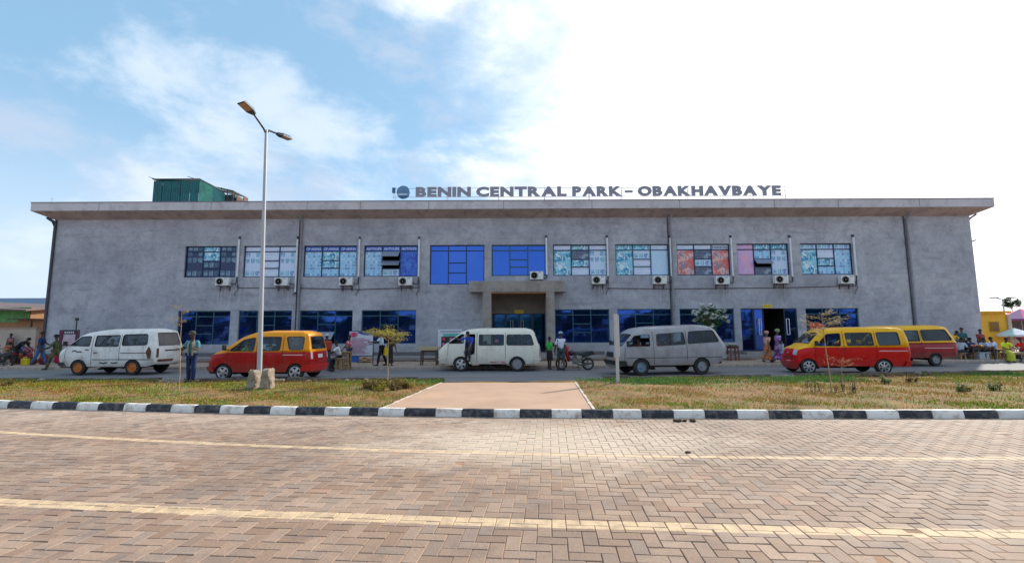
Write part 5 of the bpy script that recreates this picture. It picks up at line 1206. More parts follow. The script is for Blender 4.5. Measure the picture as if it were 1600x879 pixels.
# ================================================================ PEOPLE
SKN = mat('dark_brown_skin', (0.085, 0.042, 0.028), .55, var=.1, scale=20); SKN2 = mat('brown_skin', (0.16, 0.08, 0.05), .55, var=.1, scale=20)
HAIR = mat('black_hair', (0.012, 0.011, 0.011), .9); SOLE = mat('dark_shoes', (.03, .025, .022), .7)
_cl = {}
def cloth(c, pat=None):
    k = (c, pat)
    if k not in _cl:
        nm = 'cloth_%d' % len(_cl)
        if pat:
            m, t, b = newmat(nm); v = t.n('ShaderNodeTexVoronoi', {'Vector': t.obj(), 'Scale': pat[1]}); r = t.n('ShaderNodeSeparateColor', {0: v.outputs['Color']})
            t.set(b.inputs['Base Color'], t.mix(t.ramp(r.outputs[0], .5, .55), c, pat[0])); b.inputs['Roughness'].default_value = .9; _cl[k] = m
        else: _cl[k] = mat(nm, c, .9, var=.15, scale=8)
    return _cl[k]
PEND = []
def skinned(name, verts, edges, radii, mtl, parent):
    me = bpy.data.meshes.new(name); me.from_pydata([tuple(v) for v in verts], edges, []); me.materials.append(mtl)
    o = bpy.data.objects.new(name, me); col.objects.link(o); m = o.modifiers.new('skin', 'SKIN'); m.use_smooth_shade = True
    for i, r in enumerate(radii): me.skin_vertices[0].data[i].radius = (r, r)
    me.skin_vertices[0].data[0].use_root = True
    s_ = o.modifiers.new('sub', 'SUBSURF'); s_.levels = s_.render_levels = 1
    o.parent = parent; PEND.append(o); return o
def person(loc, rz, H, label, top, bottom, kind='trousers', lean=0.0, legs=((0, 0), (0, 0)), arms=((5, 8, 10), (5, 8, 10)), skin=None, hat=None, seat=None, sleeve=.55, hair=True, head=(0, 0), shoes=None, hem=.5, extras=(), group=None, cat='person', twist=0):
    """faces +X; legs: (forward swing, knee bend); arms: (forward swing, outward, elbow bend) in degrees, left then right"""
    k = H / 1.72; skin = skin or SKN
    root = thing('person', label, cat, loc, rz, group)
    def S(v): return Vector(v) * k
    hipz = .93
    L = R(lean); up = Vector((math.sin(L), 0, math.cos(L))); fw = Vector((math.cos(L), 0, -math.sin(L)))
    lj = []
    low = 0
    for side, (a, kn) in zip((1, -1), legs):
        a, kn = R(a), R(kn); hip = Vector((0, side * .085, 0)); knee = hip + Vector((math.sin(a), side * .02, -math.cos(a))) * .43; b_ = a - kn
        ank = knee + Vector((math.sin(b_), 0, -math.cos(b_))) * .42; toe = ank + Vector((.13, side * .02, -.05)); lj.append([hip, knee, ank, toe]); low = min(low, ank.z - .075)
    pz = -low if seat is None else seat / k
    P = Vector((0, 0, pz))
    for j in lj:
        for i in range(4): j[i] = j[i] + P
    waist = P + up * .14; chest = P + up * .34; nb = P + up * .50; sh = []
    nk = P + up * .56; hd = nk + (up * .10 + fw * (.02 + head[0]))
    ht = hd + (up * .09 + fw * head[0] * .6)
    for side, (a, o_, e) in zip((1, -1), arms):
        a, o_, e = R(a), R(o_), R(e); s0 = P + up * .455 + Vector((0, side * .175, 0))
        d1 = Vector((math.sin(a) * math.cos(o_), side * math.sin(o_), -math.cos(a) * math.cos(o_))); el = s0 + d1 * .28
        a2 = a + e; d2 = Vector((math.sin(a2) * math.cos(o_ * .4), side * math.sin(o_ * .4) * .5, -math.cos(a2) * math.cos(o_ * .4))).normalized(); wr_ = el + d2 * .25; hn = wr_ + d2 * .075; sh.append([s0, el, wr_, hn, d2])
    V = [P, waist, chest, nb, nk, hd, ht]; Rr = [.105, .10, .118, .065, .048, .078, .068]; E_ = [(0, 1), (1, 2), (2, 3), (3, 4), (4, 5), (5, 6)]
    for j in lj:
        o = len(V); V += j; Rr += [.085, .058, .040, .032]; E_ += [(0, o), (o, o + 1), (o + 1, o + 2), (o + 2, o + 3)]
    for j in sh:
        o = len(V); V += j[:4]; Rr += [.055, .042, .028, .034]; E_ += [(2, o), (o, o + 1), (o + 1, o + 2), (o + 2, o + 3)]
    body = skinned('body', [v * k for v in V], E_, [r * k for r in Rr], skin, root)
    # fingers, thumb and face, joined to the body when it is baked
    ex = MB()
    for side, j in zip((1, -1), sh):
        d = j[4]; w_ = Vector((0, side, 0)) if abs(d.y) < .9 else Vector((1, 0, 0)); c = d.cross(w_).normalized()
        for q, ln in enumerate((.075, .085, .08, .062)):
            b0 = j[3] + c * (.021 - .014 * q) + d * .01; ex.tube([b0 * k, (b0 + d * ln * .55) * k, (b0 + d * ln - w_ * .015) * k], [.009 * k, .008 * k, .006 * k], 5)
        b0 = j[2] + d * .04 + c * .02; ex.tube([b0 * k, (b0 + c * .03 + d * .03) * k, (b0 + c * .035 + d * .06) * k], [.011 * k, .009 * k, .007 * k], 5)
    hc = (hd + ht) / 2; fx = fw
    def hp(f, y, u): return (hc + fx * f + Vector((0, y, 0)) + up * u) * k
    ex.add([hp(.07, -.014, -.025), hp(.07, .014, -.025), hp(.105, .0, -.02), hp(.075, 0, .022)], [(0, 2, 1), (0, 3, 2), (1, 2, 3)])
    for s_ in (-1, 1): ex.blob(hp(0, s_ * .078, -.005), (.018 * k, .010 * k, .03 * k), 6, 4); ex.blob(hp(.073, s_ * .03, .012), (.010 * k, .012 * k, .007 * k), 6, 4, mi=1)
    ex.tube([hp(.074, -.022, -.052), hp(.082, 0, -.052), hp(.074, .022, -.052)], .006 * k, 4, mi=2)
    body['_x'] = 1; EX[body.name] = ex
    # clothing
    t_v = [P, waist, chest, nb]; t_r = [.118, .118, .138, .078]; t_e = [(0, 1), (1, 2), (2, 3)]
    for j in sh:
        o = len(t_v); e2 = j[0].lerp(j[1], min(1, sleeve * 1.6)); t_v += [j[0], e2]; t_r += [.072, .062]; t_e += [(2, o), (o, o + 1)]
        if sleeve > .9: t_v += [j[2]]; t_r += [.042]; t_e += [(o + 1, o + 2)]
    t_v = [v * k for v in t_v]
    skinned('shirt', t_v, t_e, [r * k for r in t_r], top, root)
    if kind in ('trousers', 'shorts'):
        v_ = [P + up * .03]; r_ = [.125]; e_ = []
        for j in lj:
            o = len(v_)
            if kind == 'trousers': v_ += [j[0], j[1], j[2]]; r_ += [.105, .078, .062]; e_ += [(0, o), (o, o + 1), (o + 1, o + 2)]
            else: v_ += [j[0], j[0].lerp(j[1], .55), j[1]]; r_ += [.11, .10, .088]; e_ += [(0, o), (o, o + 1), (o + 1, o + 2)]
        skinned('trousers' if kind == 'trousers' else 'shorts', [v * k for v in v_], e_, [r * k for r in r_], bottom, root)
    else:
        mid = [(lj[0][i] + lj[1][i]) / 2 for i in range(3)]; z_ = [P + up * .10, P, mid[0].lerp(mid[1], .6), mid[1]]; rr = [.13, .165, .175, .18]
        if hem > .5: z_.append(mid[1].lerp(mid[2], .85)); rr.append(.20)
        mb = MB(); n = 14; vs = []
        for i, (p, r) in enumerate(zip(z_, rr)):
            d = (z_[min(i + 1, len(z_) - 1)] - z_[max(i - 1, 0)]).normalized(); a_ = Vector((0, 1, 0)); b_ = d.cross(a_).normalized()
            spread = max(r, abs(lj[0][min(2, max(1, i - 2))].x - lj[1][min(2, max(1, i - 2))].x) * .5 + .09) if i >= 2 else r
            for q in range(n):
                w_ = 1 + (.06 * math.sin(q * 2.6 + i) if i > 1 else 0); vs.append((p + a_ * r * w_ * math.cos(2 * PI * q / n) + b_ * spread * .8 * w_ * math.sin(2 * PI * q / n)) * k)
        m_ = len(z_); mb.add(vs, [(i * n + q, i * n + (q + 1) % n, (i + 1) * n + (q + 1) % n, (i + 1) * n + q) for i in range(m_ - 1) for q in range(n)]); mb.build('skirt', bottom, root, smooth=80)
    for j in lj:
        mb = MB(); c_ = (j[2] * .45 + j[3] * .55); mb.blob(((c_.x) * k, c_.y * k, (j[2].z - .045) * k), (.135 * k, .052 * k, .045 * k), 10, 6); mb.build('shoe', shoes or SOLE, root, smooth=True)
    if hair:
        mb = MB(); q0 = len(mb.v); n = 12
        cc_ = hc - fx * .012 + up * .012
        for i in range(6):
            ph = PI * .56 * i / 5
            for q in range(n):
                th = 2 * PI * q / n; cutf = 1.0 if math.cos(th) < .3 else .80
                a_ = ph * cutf; mb.v.append(tuple((cc_ + fx * .098 * math.sin(a_) * math.cos(th) + Vector((0, .088 * math.sin(a_) * math.sin(th), 0)) + up * .112 * math.cos(a_)) * k))
        mb.f += [(i * n + q, i * n + (q + 1) % n, (i + 1) * n + (q + 1) % n, (i + 1) * n + q) for i in range(5) for q in range(n)]; mb.m = [0] * len(mb.f); mb.build('hair', HAIR if hair is True else hair, root, smooth=True)
    if hat:
        mb = MB(); c_ = hc + up * .055; M = Matrix.Translation(c_ * k) @ up.to_track_quat('Z', 'Y').to_matrix().to_4x4()
        if hat[0] == 'cap':
            mb.lathe([(.104 * k, -.02 * k), (.104 * k, .03 * k), (.085 * k, .07 * k), (.03 * k, .09 * k), (.001, .092 * k)], 12, cap=False); mb.add([(.09 * k, -.07 * k, -.01 * k), (.17 * k, -.055 * k, -.025 * k), (.19 * k, 0, -.025 * k), (.17 * k, .055 * k, -.025 * k), (.09 * k, .07 * k, -.01 * k), (.09 * k, 0, .005 * k)], [(0, 1, 5), (1, 2, 5), (2, 3, 5), (3, 4, 5)])
        elif hat[0] == 'wide': mb.lathe([(.19 * k, -.02 * k), (.10 * k, .0), (.10 * k, .06 * k), (.05 * k, .09 * k), (.001, .09 * k)], 14, cap=False)
        else: mb.lathe([(.09 * k, -.07 * k), (.115 * k, -.01 * k), (.125 * k, .04 * k), (.08 * k, .10 * k), (.001, .11 * k)], 12, cap=False)
        rz_ = Matrix.Rotation(math.atan2(0, 1), 4, 'Z'); Q = Matrix(((fx.x, 0, up.x, c_.x * k), (0, 1, 0, c_.y * k), (fx.z, 0, up.z, c_.z * k), (0, 0, 0, 1))); mb.v = [tuple(Q @ Vector(v)) for v in mb.v]
        mb.build('headscarf' if hat[0] == 'scarf' else 'hat', hat[1], root, smooth=60)
    info = dict(root=root, k=k, chest=chest * k, waist=waist * k, P=P * k, up=up, fw=fw, hands=[j[3] * k for j in sh], sh=[j[0] * k for j in sh])
    for e in extras: e(info)
    return info
EX = {}
def bake_people():
    bpy.context.view_layer.update(); dg = bpy.context.evaluated_depsgraph_get(); res = []
    for o in PEND: res.append((o, bpy.data.meshes.new_from_object(o.evaluated_get(dg), preserve_all_data_layers=False, depsgraph=dg)))
    for o, me in res:
        o.modifiers.clear(); ex = EX.get(o.name)
        if ex:
            bm = bmesh.new(); bm.from_mesh(me); off = len(bm.verts); vs = [bm.verts.new(v) for v in ex.v]
            for f, mi in zip(ex.f, ex.m):
                try: fc = bm.faces.new([vs[i] for i in f]); fc.material_index = mi; fc.smooth = True
                except ValueError: pass
            bm.to_mesh(me); bm.free(); me.materials.append(mat('eye_white', (.5, .48, .45), .3)); me.materials.append(mat('lip_brown', (.12, .04, .035), .5))
        me.name = o.name; o.data = me
        if '_x' in o: del o['_x']
def backpack(c):
    def f(i): mb = MB(); p = i['chest'] - i['fw'] * .2 * i['k']; mb.box(-.1, .08, -.16, .16, -.28, .16, M=Matrix.Translation(p)); o = mb.build('backpack', c, i['root']); b = o.modifiers.new('b', 'BEVEL'); b.width = .06; b.segments = 3
    return f
def vest(c):
    def f(i):
        p = i['chest']; mb = MB(); n = 10
        for sd in (-1, 1):
            vs = []
            for z, r in ((.14, .11), (.0, .152), (-.2, .14), (-.34, .135)):
                for q in range(5): a = (18 + 40 * q / 4) * sd; vs.append((p.x + math.cos(R(a)) * r * 1.05 * i['k'], p.y + math.sin(R(a)) * r * 1.12 * i['k'], p.z + z * i['k']))
            mb.add(vs, [(a_ * 5 + q, a_ * 5 + q + 1, (a_ + 1) * 5 + q + 1, (a_ + 1) * 5 + q) for a_ in range(3) for q in range(4)])
        mb.build('vest', c, i['root'])
    return f
def phone(i):
    p = (i['hands'][0] + i['hands'][1]) / 2; mb = MB(); mb.box(-.035, .075, -.045, .045, -.0, .012, M=Matrix.Translation(p + Vector((.05, 0, .03))) @ Matrix.Rotation(R(-35), 4, 'Y')); mb.build('phone', BPL, i['root'])
def shoulder_bag(c, sd=1, big=1.0):
    def f(i): p = i['P'] + Vector((0, sd * .22, .02)); mb = MB(); mb.box(-.14 * big, .14 * big, -.05, .06, -.2 * big, .06, M=Matrix.Translation(p)); mb.tube([p + Vector((.1, 0, .05)), i['sh'][0 if sd > 0 else 1] + Vector((0, 0, .06)), p + Vector((-.1, 0, .05))], .012, 4); o = mb.build('bag', c, i['root'])
    return f
GND = .15
def at(px, py, z=GND):
    p = G(px, py, z)
    if p.y > 25.1 and abs(p.x) < 31: p = Vector((p.x * 25.1 / p.y, 25.1, z))
    return p
LFT, RGT, CAMR, AWAY = PI, 0.0, -PI / 2, PI / 2
# vendor in a vest on the verge edge, reading his phone
person(G(297, 597, .06), CAMR + .15, 1.74, 'man in teal shirt, tan vest and navy jeans looking down at his phone', cloth((.06, .22, .27)), cloth((.012, .03, .10)), arms=((22, 12, 75), (22, 12, 75)), legs=((4, 4), (-4, 2)), head=(.04, 0), hat=('cap', cloth((.05, .05, .035))), extras=(vest(cloth((.40, .33, .22))), phone), sleeve=.6)
person(at(859, 576.5, 0), AWAY - .5, 1.50, 'youngster in a bright green top and dark skirt beside the black scooter', cloth((.06, .50, .09)), cloth((.03, .028, .035)), 'skirt', arms=((12, 6, 20), (55, 6, 45)), legs=((8, 4), (-8, 6)), hem=.5)
person(at(877, 578.5, 0), AWAY + .2, 1.72, 'man in a white T-shirt, pale cap and dark shorts with his back to the plaza', cloth((.68, .68, .80)), cloth((.04, .06, .065)), 'shorts', arms=((10, 14, 10), (10, 8, 15)), legs=((9, 6), (-8, 8)), hat=('cap', cloth((.25, .40, .48))))
person(at(1200, 566), RGT + .25, 1.58, 'woman in an orange wrapper and matching head tie striding past the shop doorway', cloth((.62, .26, .17), ((.72, .42, .34), 14)), cloth((.52, .17, .06)), 'skirt', arms=((25, 8, 30), (-15, 8, 10)), legs=((24, 8), (-22, 18)), hat=('scarf', cloth((.62, .30, .22))), hem=1, skin=SKN2)
person(at(1217, 566), RGT + .1, 1.66, 'woman in a lilac and purple dress carrying a white checked bag past the shop doorway', cloth((.45, .28, .62), ((.30, .12, .42), 12)), cloth((.48, .24, .55), ((.20, .05, .25), 7)), 'skirt', arms=((20, 10, 15), (-12, 8, 15)), legs=((20, 6), (-22, 18)), hat=('scarf', cloth((.30, .33, .18))), hem=1, extras=(shoulder_bag(cloth((.55, .50, .62), ((.2, .18, .3), 20)), -1, 1.0),))
person(at(509, 578, 0), LFT - .9, 1.66, 'person in jeans with a rust red backpack just past the tail of the red minibus', cloth((.05, .05, .07)), cloth((.04, .055, .11)), arms=((25, 8, 25), (10, 8, 10)), legs=((14, 8), (-14, 12)), extras=(backpack(cloth((.42, .05, .025))),), hat=('cap', cloth((.5, .45, .45))))
person(at(530, 575), LFT + .3, 1.60, 'seated man in a white polo shirt leaning over black bundles', cloth((.66, .68, .72)), cloth((.025, .028, .035)), seat=.50, lean=14, arms=((50, 5, 20), (42, 5, 30)), legs=((70, 78), (62, 80)))
person(at(545, 571), CAMR - .5, 1.45, 'boy in a red and white shirt standing at the edge of the text banner', cloth((.60, .10, .12), ((.7, .6, .62), 9)), cloth((.06, .06, .10)), arms=((35, 6, 40), (20, 6, 30)))
person(at(596, 571), LFT + .15, 1.68, 'man in a white shirt and black trousers reaching out beside the flat topped sapling', cloth((.66, .76, .88)), cloth((.012, .012, .015)), arms=((50, 6, 38), (48, 6, 25)), legs=((16, 8), (-12, 8)), lean=4)
person(at(609, 571), CAMR + .5, 1.45, 'stooping woman in dark clothes with a big yellow bag behind the sapling', cloth((.10, .07, .05)), cloth((.03, .03, .035)), 'skirt', lean=38, arms=((20, 8, 20), (30, 8, 20)), extras=(shoulder_bag(cloth((.80, .52, .01)), -1, 1.5),), hat=('scarf', cloth((.10, .06, .06))), hem=1)
person(at(61, 570), RGT + .5, 1.72, 'man in a dark blue shirt and blue jeans standing at the corner of the terminal', cloth((.01, .03, .13)), cloth((.05, .12, .28)), arms=((25, 8, 40), (0, 8, 10)), legs=((16, 6), (-14, 12)))
CAMO = cloth((.035, .07, .03), ((.14, .13, .06), 9))
person(at(84, 577, .0), LFT + .35, 1.72, 'man in green camouflage and dark beret walking just ahead of the battered white minibus', CAMO, CAMO, arms=((30, 8, 35), (-18, 8, 10)), legs=((20, 6), (-30, 22)), hat=('cap', cloth((.02, .02, .02))), sleeve=1.0)
# man in blue half out of the cream minibus
ci = vans['C'][1]; cs = vans['C'][0]
M_ = Matrix.Translation(ci.location) @ Matrix.Rotation(ci.rotation_euler.z, 4, 'Z')
p_ = M_ @ Vector((.42, -.42, .45))
person(p_ + Vector((0, -.12, .08)), ci.rotation_euler.z - PI / 2 - .35, 1.68, 'man in a royal blue shirt hanging out of the door of the cream minibus', cloth((.015, .08, .52)), cloth((.05, .04, .05)), seat=.55, lean=28, arms=((28, 4, 20), (70, 45, 35)), legs=((70, 80), (62, 80)), skin=SKN2, sleeve=.6)
def rider(key, x, side, label, shirt, hat=None, z=.40, lean=4, arms=((55, 5, 20), (55, 5, 20)), rot=PI):
    s_, r_ = vans[key]; M = Matrix.Translation(r_.location) @ Matrix.Rotation(r_.rotation_euler.z, 4, 'Z'); p = M @ Vector((x, side * .38, z))
    person(p, r_.rotation_euler.z + rot, 1.62, label, shirt, cloth((.04, .04, .05)), seat=.36, lean=lean, arms=arms, legs=((78, 85), (78, 85)), hat=hat)
rider('R', .72, -1, 'driver in a yellow green shirt in the red minibus by the lamp', cloth((.35, .50, .08)))
rider('R', 1.60, -1, 'passenger in a pale blue shirt behind the driver of the minibus by the lamp', cloth((.45, .62, .80)), arms=((10, 5, 10), (10, 5, 10)))
rider('R', 2.0, 1, 'passenger in blue on the far side of the minibus by the lamp', cloth((.08, .22, .50)), arms=((10, 5, 10), (10, 5, 10)))
rider('W', 1.45, 1, 'dark haired passenger in black in the middle window of the battered white minibus', cloth((.02, .02, .02)), arms=((10, 5, 10), (10, 5, 10)))
rider('W', 1.10, -1, 'passenger in pale green in the battered white minibus', cloth((.40, .55, .35)), arms=((10, 5, 10), (10, 5, 10)))
rider('C', 1.65, -1, 'passenger in a pink head tie at the open window of the cream minibus', cloth((.45, .10, .20)), hat=('scarf', cloth((.70, .25, .35))), arms=((10, 5, 10), (10, 5, 10)), z=.26)
rider('G', .15, -1, 'driver in maroon at the open window of the silver minibus', cloth((.22, .05, .05)), z=.40)
rider('G', 1.05, -1, 'passenger in bright red just behind the driver of the silver minibus', cloth((.70, .02, .02)), arms=((10, 5, 10), (10, 5, 10)))
rider('RR', .85, -1, 'driver in a blue shirt leaning at the open window of the minibus with roof horns', cloth((.04, .12, .40)), lean=10)
rider('RR', 1.05, 1, 'front passenger in white in the minibus with roof horns', cloth((.65, .68, .72)), arms=((10, 5, 10), (10, 5, 10)))
# street vendors seated at the corner by the yellow kiosk
def sitter(px, py, rz, label, shirt, bottom=None, H=1.62, **k):
    a = dict(seat=.42, lean=12, arms=((40, 8, 40), (30, 8, 50)), legs=((72, 82), (66, 80))); a.update(k)
    p = at(px, py); person(p, rz, H, label, shirt, bottom or cloth((.05, .05, .07)), group=None, **a)
    return p
sitter(1502, 556, RGT + .2, 'seated vendor in a pale grey shirt close behind the deep red minibus', cloth((.50, .55, .62)))
person(at(1508, 556) + Vector((.2, 1.0, 0)), CAMR + .4, 1.62, 'man in a bright yellow shirt bending forward beside the vendor in grey', cloth((.85, .50, .02)), cloth((.12, .02, .03)), lean=30, arms=((40, 12, 40), (30, 12, 50)))
person(at(1543, 553) + Vector((0, 1.3, 0)), LFT + .5, 1.70, 'boy in a dark teal shirt standing by the wall corner behind the seated vendors', cloth((.05, .16, .18)), cloth((.04, .04, .06)), skin=SKN2)
sitter(1541, 555, LFT + .4, 'seated man in a light blue shirt behind the food table', cloth((.38, .55, .80)), hat=None)
sitter(1556, 556, LFT - .2, 'seated woman in a lavender white blouse with a bushy black afro', cloth((.62, .62, .78)), H=1.7)
sitter(1572, 556, CAMR - .3, 'seated woman in a lime yellow dress near the low wooden bench', cloth((.72, .78, .03)), cloth((.55, .55, .05)), kind='skirt', hem=1)
person(at(1594, 556) + Vector((0, 2.0, 0)), CAMR, 1.6, 'person in a maroon top standing behind the low wooden bench', cloth((.28, .05, .06)), cloth((.05, .05, .08)))
sitter(1601, 556, LFT, 'seated person in a bright red shirt at the end of the wooden bench', cloth((.70, .02, .03)))
sitter(1522, 555, AWAY, 'seated person in a navy top with their back to the road by the food table', cloth((.03, .04, .12)))
# crowd by the wall at the other end
PRT = cloth((.45, .10, .06), ((.55, .38, .22), 11))
sitter(6, 567, RGT + .3, 'seated woman in a red and tan patterned dress beside the parked motorcycle', PRT, PRT, kind='skirt', hem=1, H=1.7, seat=.5, hat=('scarf', cloth((.40, .12, .10))))
person(at(23, 569), RGT + .2, 1.62, 'person in black bending over the orange basket', cloth((.015, .015, .02)), cloth((.03, .03, .04)), lean=48, arms=((25, 8, 20), (35, 8, 20)))
sitter(37, 563, LFT + .6, 'seated vendor in a blue top behind the yellow jerrycan', cloth((.10, .20, .42)), hat=('scarf', cloth((.25, .25, .32))))
sitter(46, 561, CAMR, 'seated woman in pink among the goods by the wall', cloth((.55, .18, .25)), cloth((.25, .03, .06)), kind='skirt', hem=1)
person(at(2, 560) + Vector((-.4, .8, 0)), CAMR, 1.6, 'person in a dark purple top standing behind the motorcycle', cloth((.12, .04, .14)), cloth((.05, .04, .06)))
bake_people()
# ================================================================ THINGS ON THE PAVEMENT
WOOD = mat('raw_timber', (0.36, 0.22, 0.11), .85, var=.25, scale=9); WDK = mat('dark_timber', (0.10, 0.055, 0.035), .85, var=.3, scale=9); WPL = mat('pale_worktop', (0.55, 0.40, 0.24), .8, var=.15, scale=5)
def table(p, W, D, H, label, top=WOOD, leg=WDK, cat='table', name='wooden_table', shelf=False, rz=0.0, planks=3, t=.045):
    t_ = thing(name, label, cat, p, rz)
    for i in range(planks):
        mb = MB(); mb.box(-W / 2, W / 2, -D / 2 + D * i / planks + .004, -D / 2 + D * (i + 1) / planks - .004, H - t + random.uniform(-.004, .004), H); mb.build('plank', top, t_)
    for sx in (-1, 1):
        for sy in (-1, 1): mb = MB(); x, y = sx * (W / 2 - .08), sy * (D / 2 - .07); mb.add([(x - .03 + sx * .03, y - .03, 0), (x + .03 + sx * .03, y - .03, 0), (x + .03 + sx * .03, y + .03, 0), (x - .03 + sx * .03, y + .03, 0), (x - .03, y - .03, H - t - .002), (x + .03, y - .03, H - t - .002), (x + .03, y + .03, H - t - .002), (x - .03, y + .03, H - t - .002)], [(0, 1, 5, 4), (1, 2, 6, 5), (2, 3, 7, 6), (3, 0, 4, 7), (0, 3, 2, 1), (4, 5, 6, 7)]); mb.build('leg', leg, t_)
    for sy in (-1, 1): mb = MB(); mb.box(-W / 2 + .12, W / 2 - .12, sy * (D / 2 - .07) - .015, sy * (D / 2 - .07) + .015, H - t - .09, H - t - .004); mb.build('apron', leg, t_)
    if shelf: mb = MB(); mb.box(-W / 2 + .1, W / 2 - .1, -.02, .02, H * .35, H * .42); mb.build('stretcher', leg, t_)
    return t_
def stool(p, h, label, m=None): return table(p, .36, .34, h, label, m or WOOD, m or WOOD, 'stool', 'wooden_stool', True, random.uniform(-.3, .3), 2, .03)
stool(at(530.5, 575.5), .47, 'rough wooden stool under the man in the white polo shirt')
table(at(540.5, 577.5, .0), .42, .5, .86, 'tall narrow timber trestle beside the man in the white polo shirt', WOOD, WOOD, 'trestle', 'timber_trestle', True)
tb = at(671, 570); table(tb, .86, .62, .78, 'dark legged wooden table standing alone between the banners', WPL, WDK, shelf=True)
c_ = thing('wooden_tray', 'shallow wooden tray with small snacks on the table between the banners', 'tray', (tb.x, tb.y, tb.z + .78))
mb = MB(); mb.box(-.50, .50, -.3, .3, .002, .02); mb.build('base', WPL, c_)
for q in ((-.50, .50, -.3, -.285), (-.50, .50, .285, .3), (-.5, -.485, -.284, .284), (.485, .5, -.284, .284)): mb = MB(); mb.box(*q, .021, .11); mb.build('side', WPL, c_)
FOOD = [mat('snack_red', (.5, .10, .06), .6), mat('snack_tan', (.60, .36, .18), .7), mat('snack_yellow', (.72, .50, .12), .6), mat('snack_white', (.7, .68, .6), .6)]
mb = MB()
for q in range(24): mb.mi = random.randrange(4); mb.blob((random.uniform(-.42, .42), random.uniform(-.22, .22), .06), (.06, .05, .035), 6, 4)
stuff(mb.build('snacks', FOOD, c_, smooth=True))
tb = at(1146, 563); table(tb, .55, .5, .78, 'rough timber stand with a white basin on top behind the silver minibus', WDK, mat('reddish_timber', (.20, .08, .05), .85, var=.3), 'stand', 'timber_stand', True)
mb = MB(); mb.lathe([(.16, 0), (.30, .10), (.32, .11), (.30, .115), (.15, .02), (.001, .02)], 18, cap=False); tag(mb.build('plastic_basin', mat('white_plastic', (.66, .66, .62), .5), None, (tb.x, tb.y, tb.z + .782), smooth=True), 'wide white plastic basin on the rough timber stand', 'basin')
ft = at(1531, 558.5); table(ft, 1.25, .6, .66, 'trading table heaped with food in front of the seated vendors', WDK, WDK)
mb = MB()
for q in range(60): mb.mi = random.randrange(4); mb.blob((random.uniform(-.52, .52), random.uniform(-.22, .22), .66 + .04 + random.uniform(0, .06)), (.075, .06, .045), 6, 4)
o = stuff(mb.build('food_heap', FOOD, None, ft, smooth=True), 'heap of tan and red snacks on the trading table', 'food')
bx_ = thing('cool_box', 'pale grey cool box on the ground in front of the trading table', 'box', at(1534, 561)); mb = MB(); mb.box(-.27, .27, -.18, .18, 0, .34); o = mb.build('body', mat('grey_plastic', (.40, .42, .44), .6, dirt=(.2, .17, .15)), bx_); b = o.modifiers.new('b', 'BEVEL'); b.width = .02
mb = MB(); mb.box(-.285, .285, -.195, .195, .342, .39); mb.build('lid', mat('grey_plastic', (.4, .42, .44)), bx_)
table(at(1588, 560), 1.7, .5, .38, 'long low raw timber bench at the corner by the seated vendors', WPL, WOOD, 'bench', 'timber_bench', planks=2)
table(at(1560, 560), .5, .4, .55, 'small timber stool with thin legs beside the low bench', WOOD, WOOD, 'stool', 'wooden_stool', True)
# seats under the sitting vendors
for (px, py, lab) in ((1502, 556, 'low wooden stool under the vendor in pale grey'), (1541, 555, 'low wooden stool under the man in light blue'), (1556, 556, 'low wooden stool under the woman in the lavender blouse'), (1572, 556, 'low wooden stool under the woman in lime yellow'),
                      (1601, 556, 'low wooden stool under the person in bright red'), (1522, 555, 'low wooden stool under the person in navy'), (37, 563, 'low wooden stool under the vendor in blue'), (46, 561, 'low wooden stool under the woman in pink')):
    stool(at(px, py), .36, lab)
stool(at(6, 567), .43, 'wooden stool under the woman in the patterned dress')
# bundles, bins, bricks
def bag(p, r, label, m, name='sack', cat='sack'):
    mb = MB(); mb.blob((0, 0, r[2] * .8), r, 12, 8, .09); 
    mb.v = [(x, y, max(0.0, z)) for x, y, z in mb.v]; mb.tube([(0, 0, r[2] * 1.7), (.02, 0, r[2] * 2.0)], [.03, .07], 6)
    return tag(mb.build(name, m, None, p, smooth=60), label, cat)
BLK = mat('black_nylon', (.02, .028, .025), .7, var=.4, scale=5)
bag(at(514, 572), (.30, .22, .22), 'large black bundle on the pavement next to the seated man in white', BLK, 'black_bundle', 'bundle'); bag(at(522, 570), (.24, .2, .17), 'smaller dark green bundle between the black bundle and the stool', mat('dark_green_nylon', (.025, .06, .03), .7), 'green_bundle', 'bundle')
bag(at(516, 562), (.26, .18, .16), 'tan sack lying behind the black bundle', mat('jute', (.42, .28, .16), .9, var=.3, scale=9))
def tub(p, r0, r1, h, m, label, name, cat, handle=True):
    t_ = thing(name, label, cat, p); mb = MB(); mb.lathe([(.001, .0), (r0, 0), (r1, h), (r1 + .012, h), (r1 + .012, h - .02), (r1 - .006, h - .02), (r0 - .008, .01), (.001, .01)], 16, cap=False); mb.build('shell', m, t_, smooth=True)
    if handle: mb = MB(); mb.tube([(-r1, 0, h - .02), (-r1 * .6, 0, h + .10), (0, 0, h + .14), (r1 * .6, 0, h + .10), (r1, 0, h - .02)], .006, 4); mb.build('handle', PDK, t_)
    return t_
tub(at(22, 568.5, 0.15), .22, .30, .52, mat('orange_basket', (.55, .16, .03), .6, var=.3, scale=14), 'tall orange basket standing by the motorcycle', 'basket', 'basket', False)
BLU = mat('blue_plastic', (.02, .10, .42), .45)
def bin_(p, W, D, H, m, label, name, cat, rz=0):
    t_ = thing(name, label, cat, p, rz)
    for q in ((-W / 2, W / 2, -D / 2, -D / 2 + .02), (-W / 2, W / 2, D / 2 - .02, D / 2), (-W / 2, -W / 2 + .02, -D / 2 + .021, D / 2 - .021), (W / 2 - .02, W / 2, -D / 2 + .021, D / 2 - .021)): mb = MB(); mb.box(*q, 0, H); mb.build('side', m, t_)
    mb = MB(); mb.box(-W / 2 + .02, W / 2 - .02, -D / 2 + .02, D / 2 - .02, .001, .02); mb.build('base', m, t_); return t_
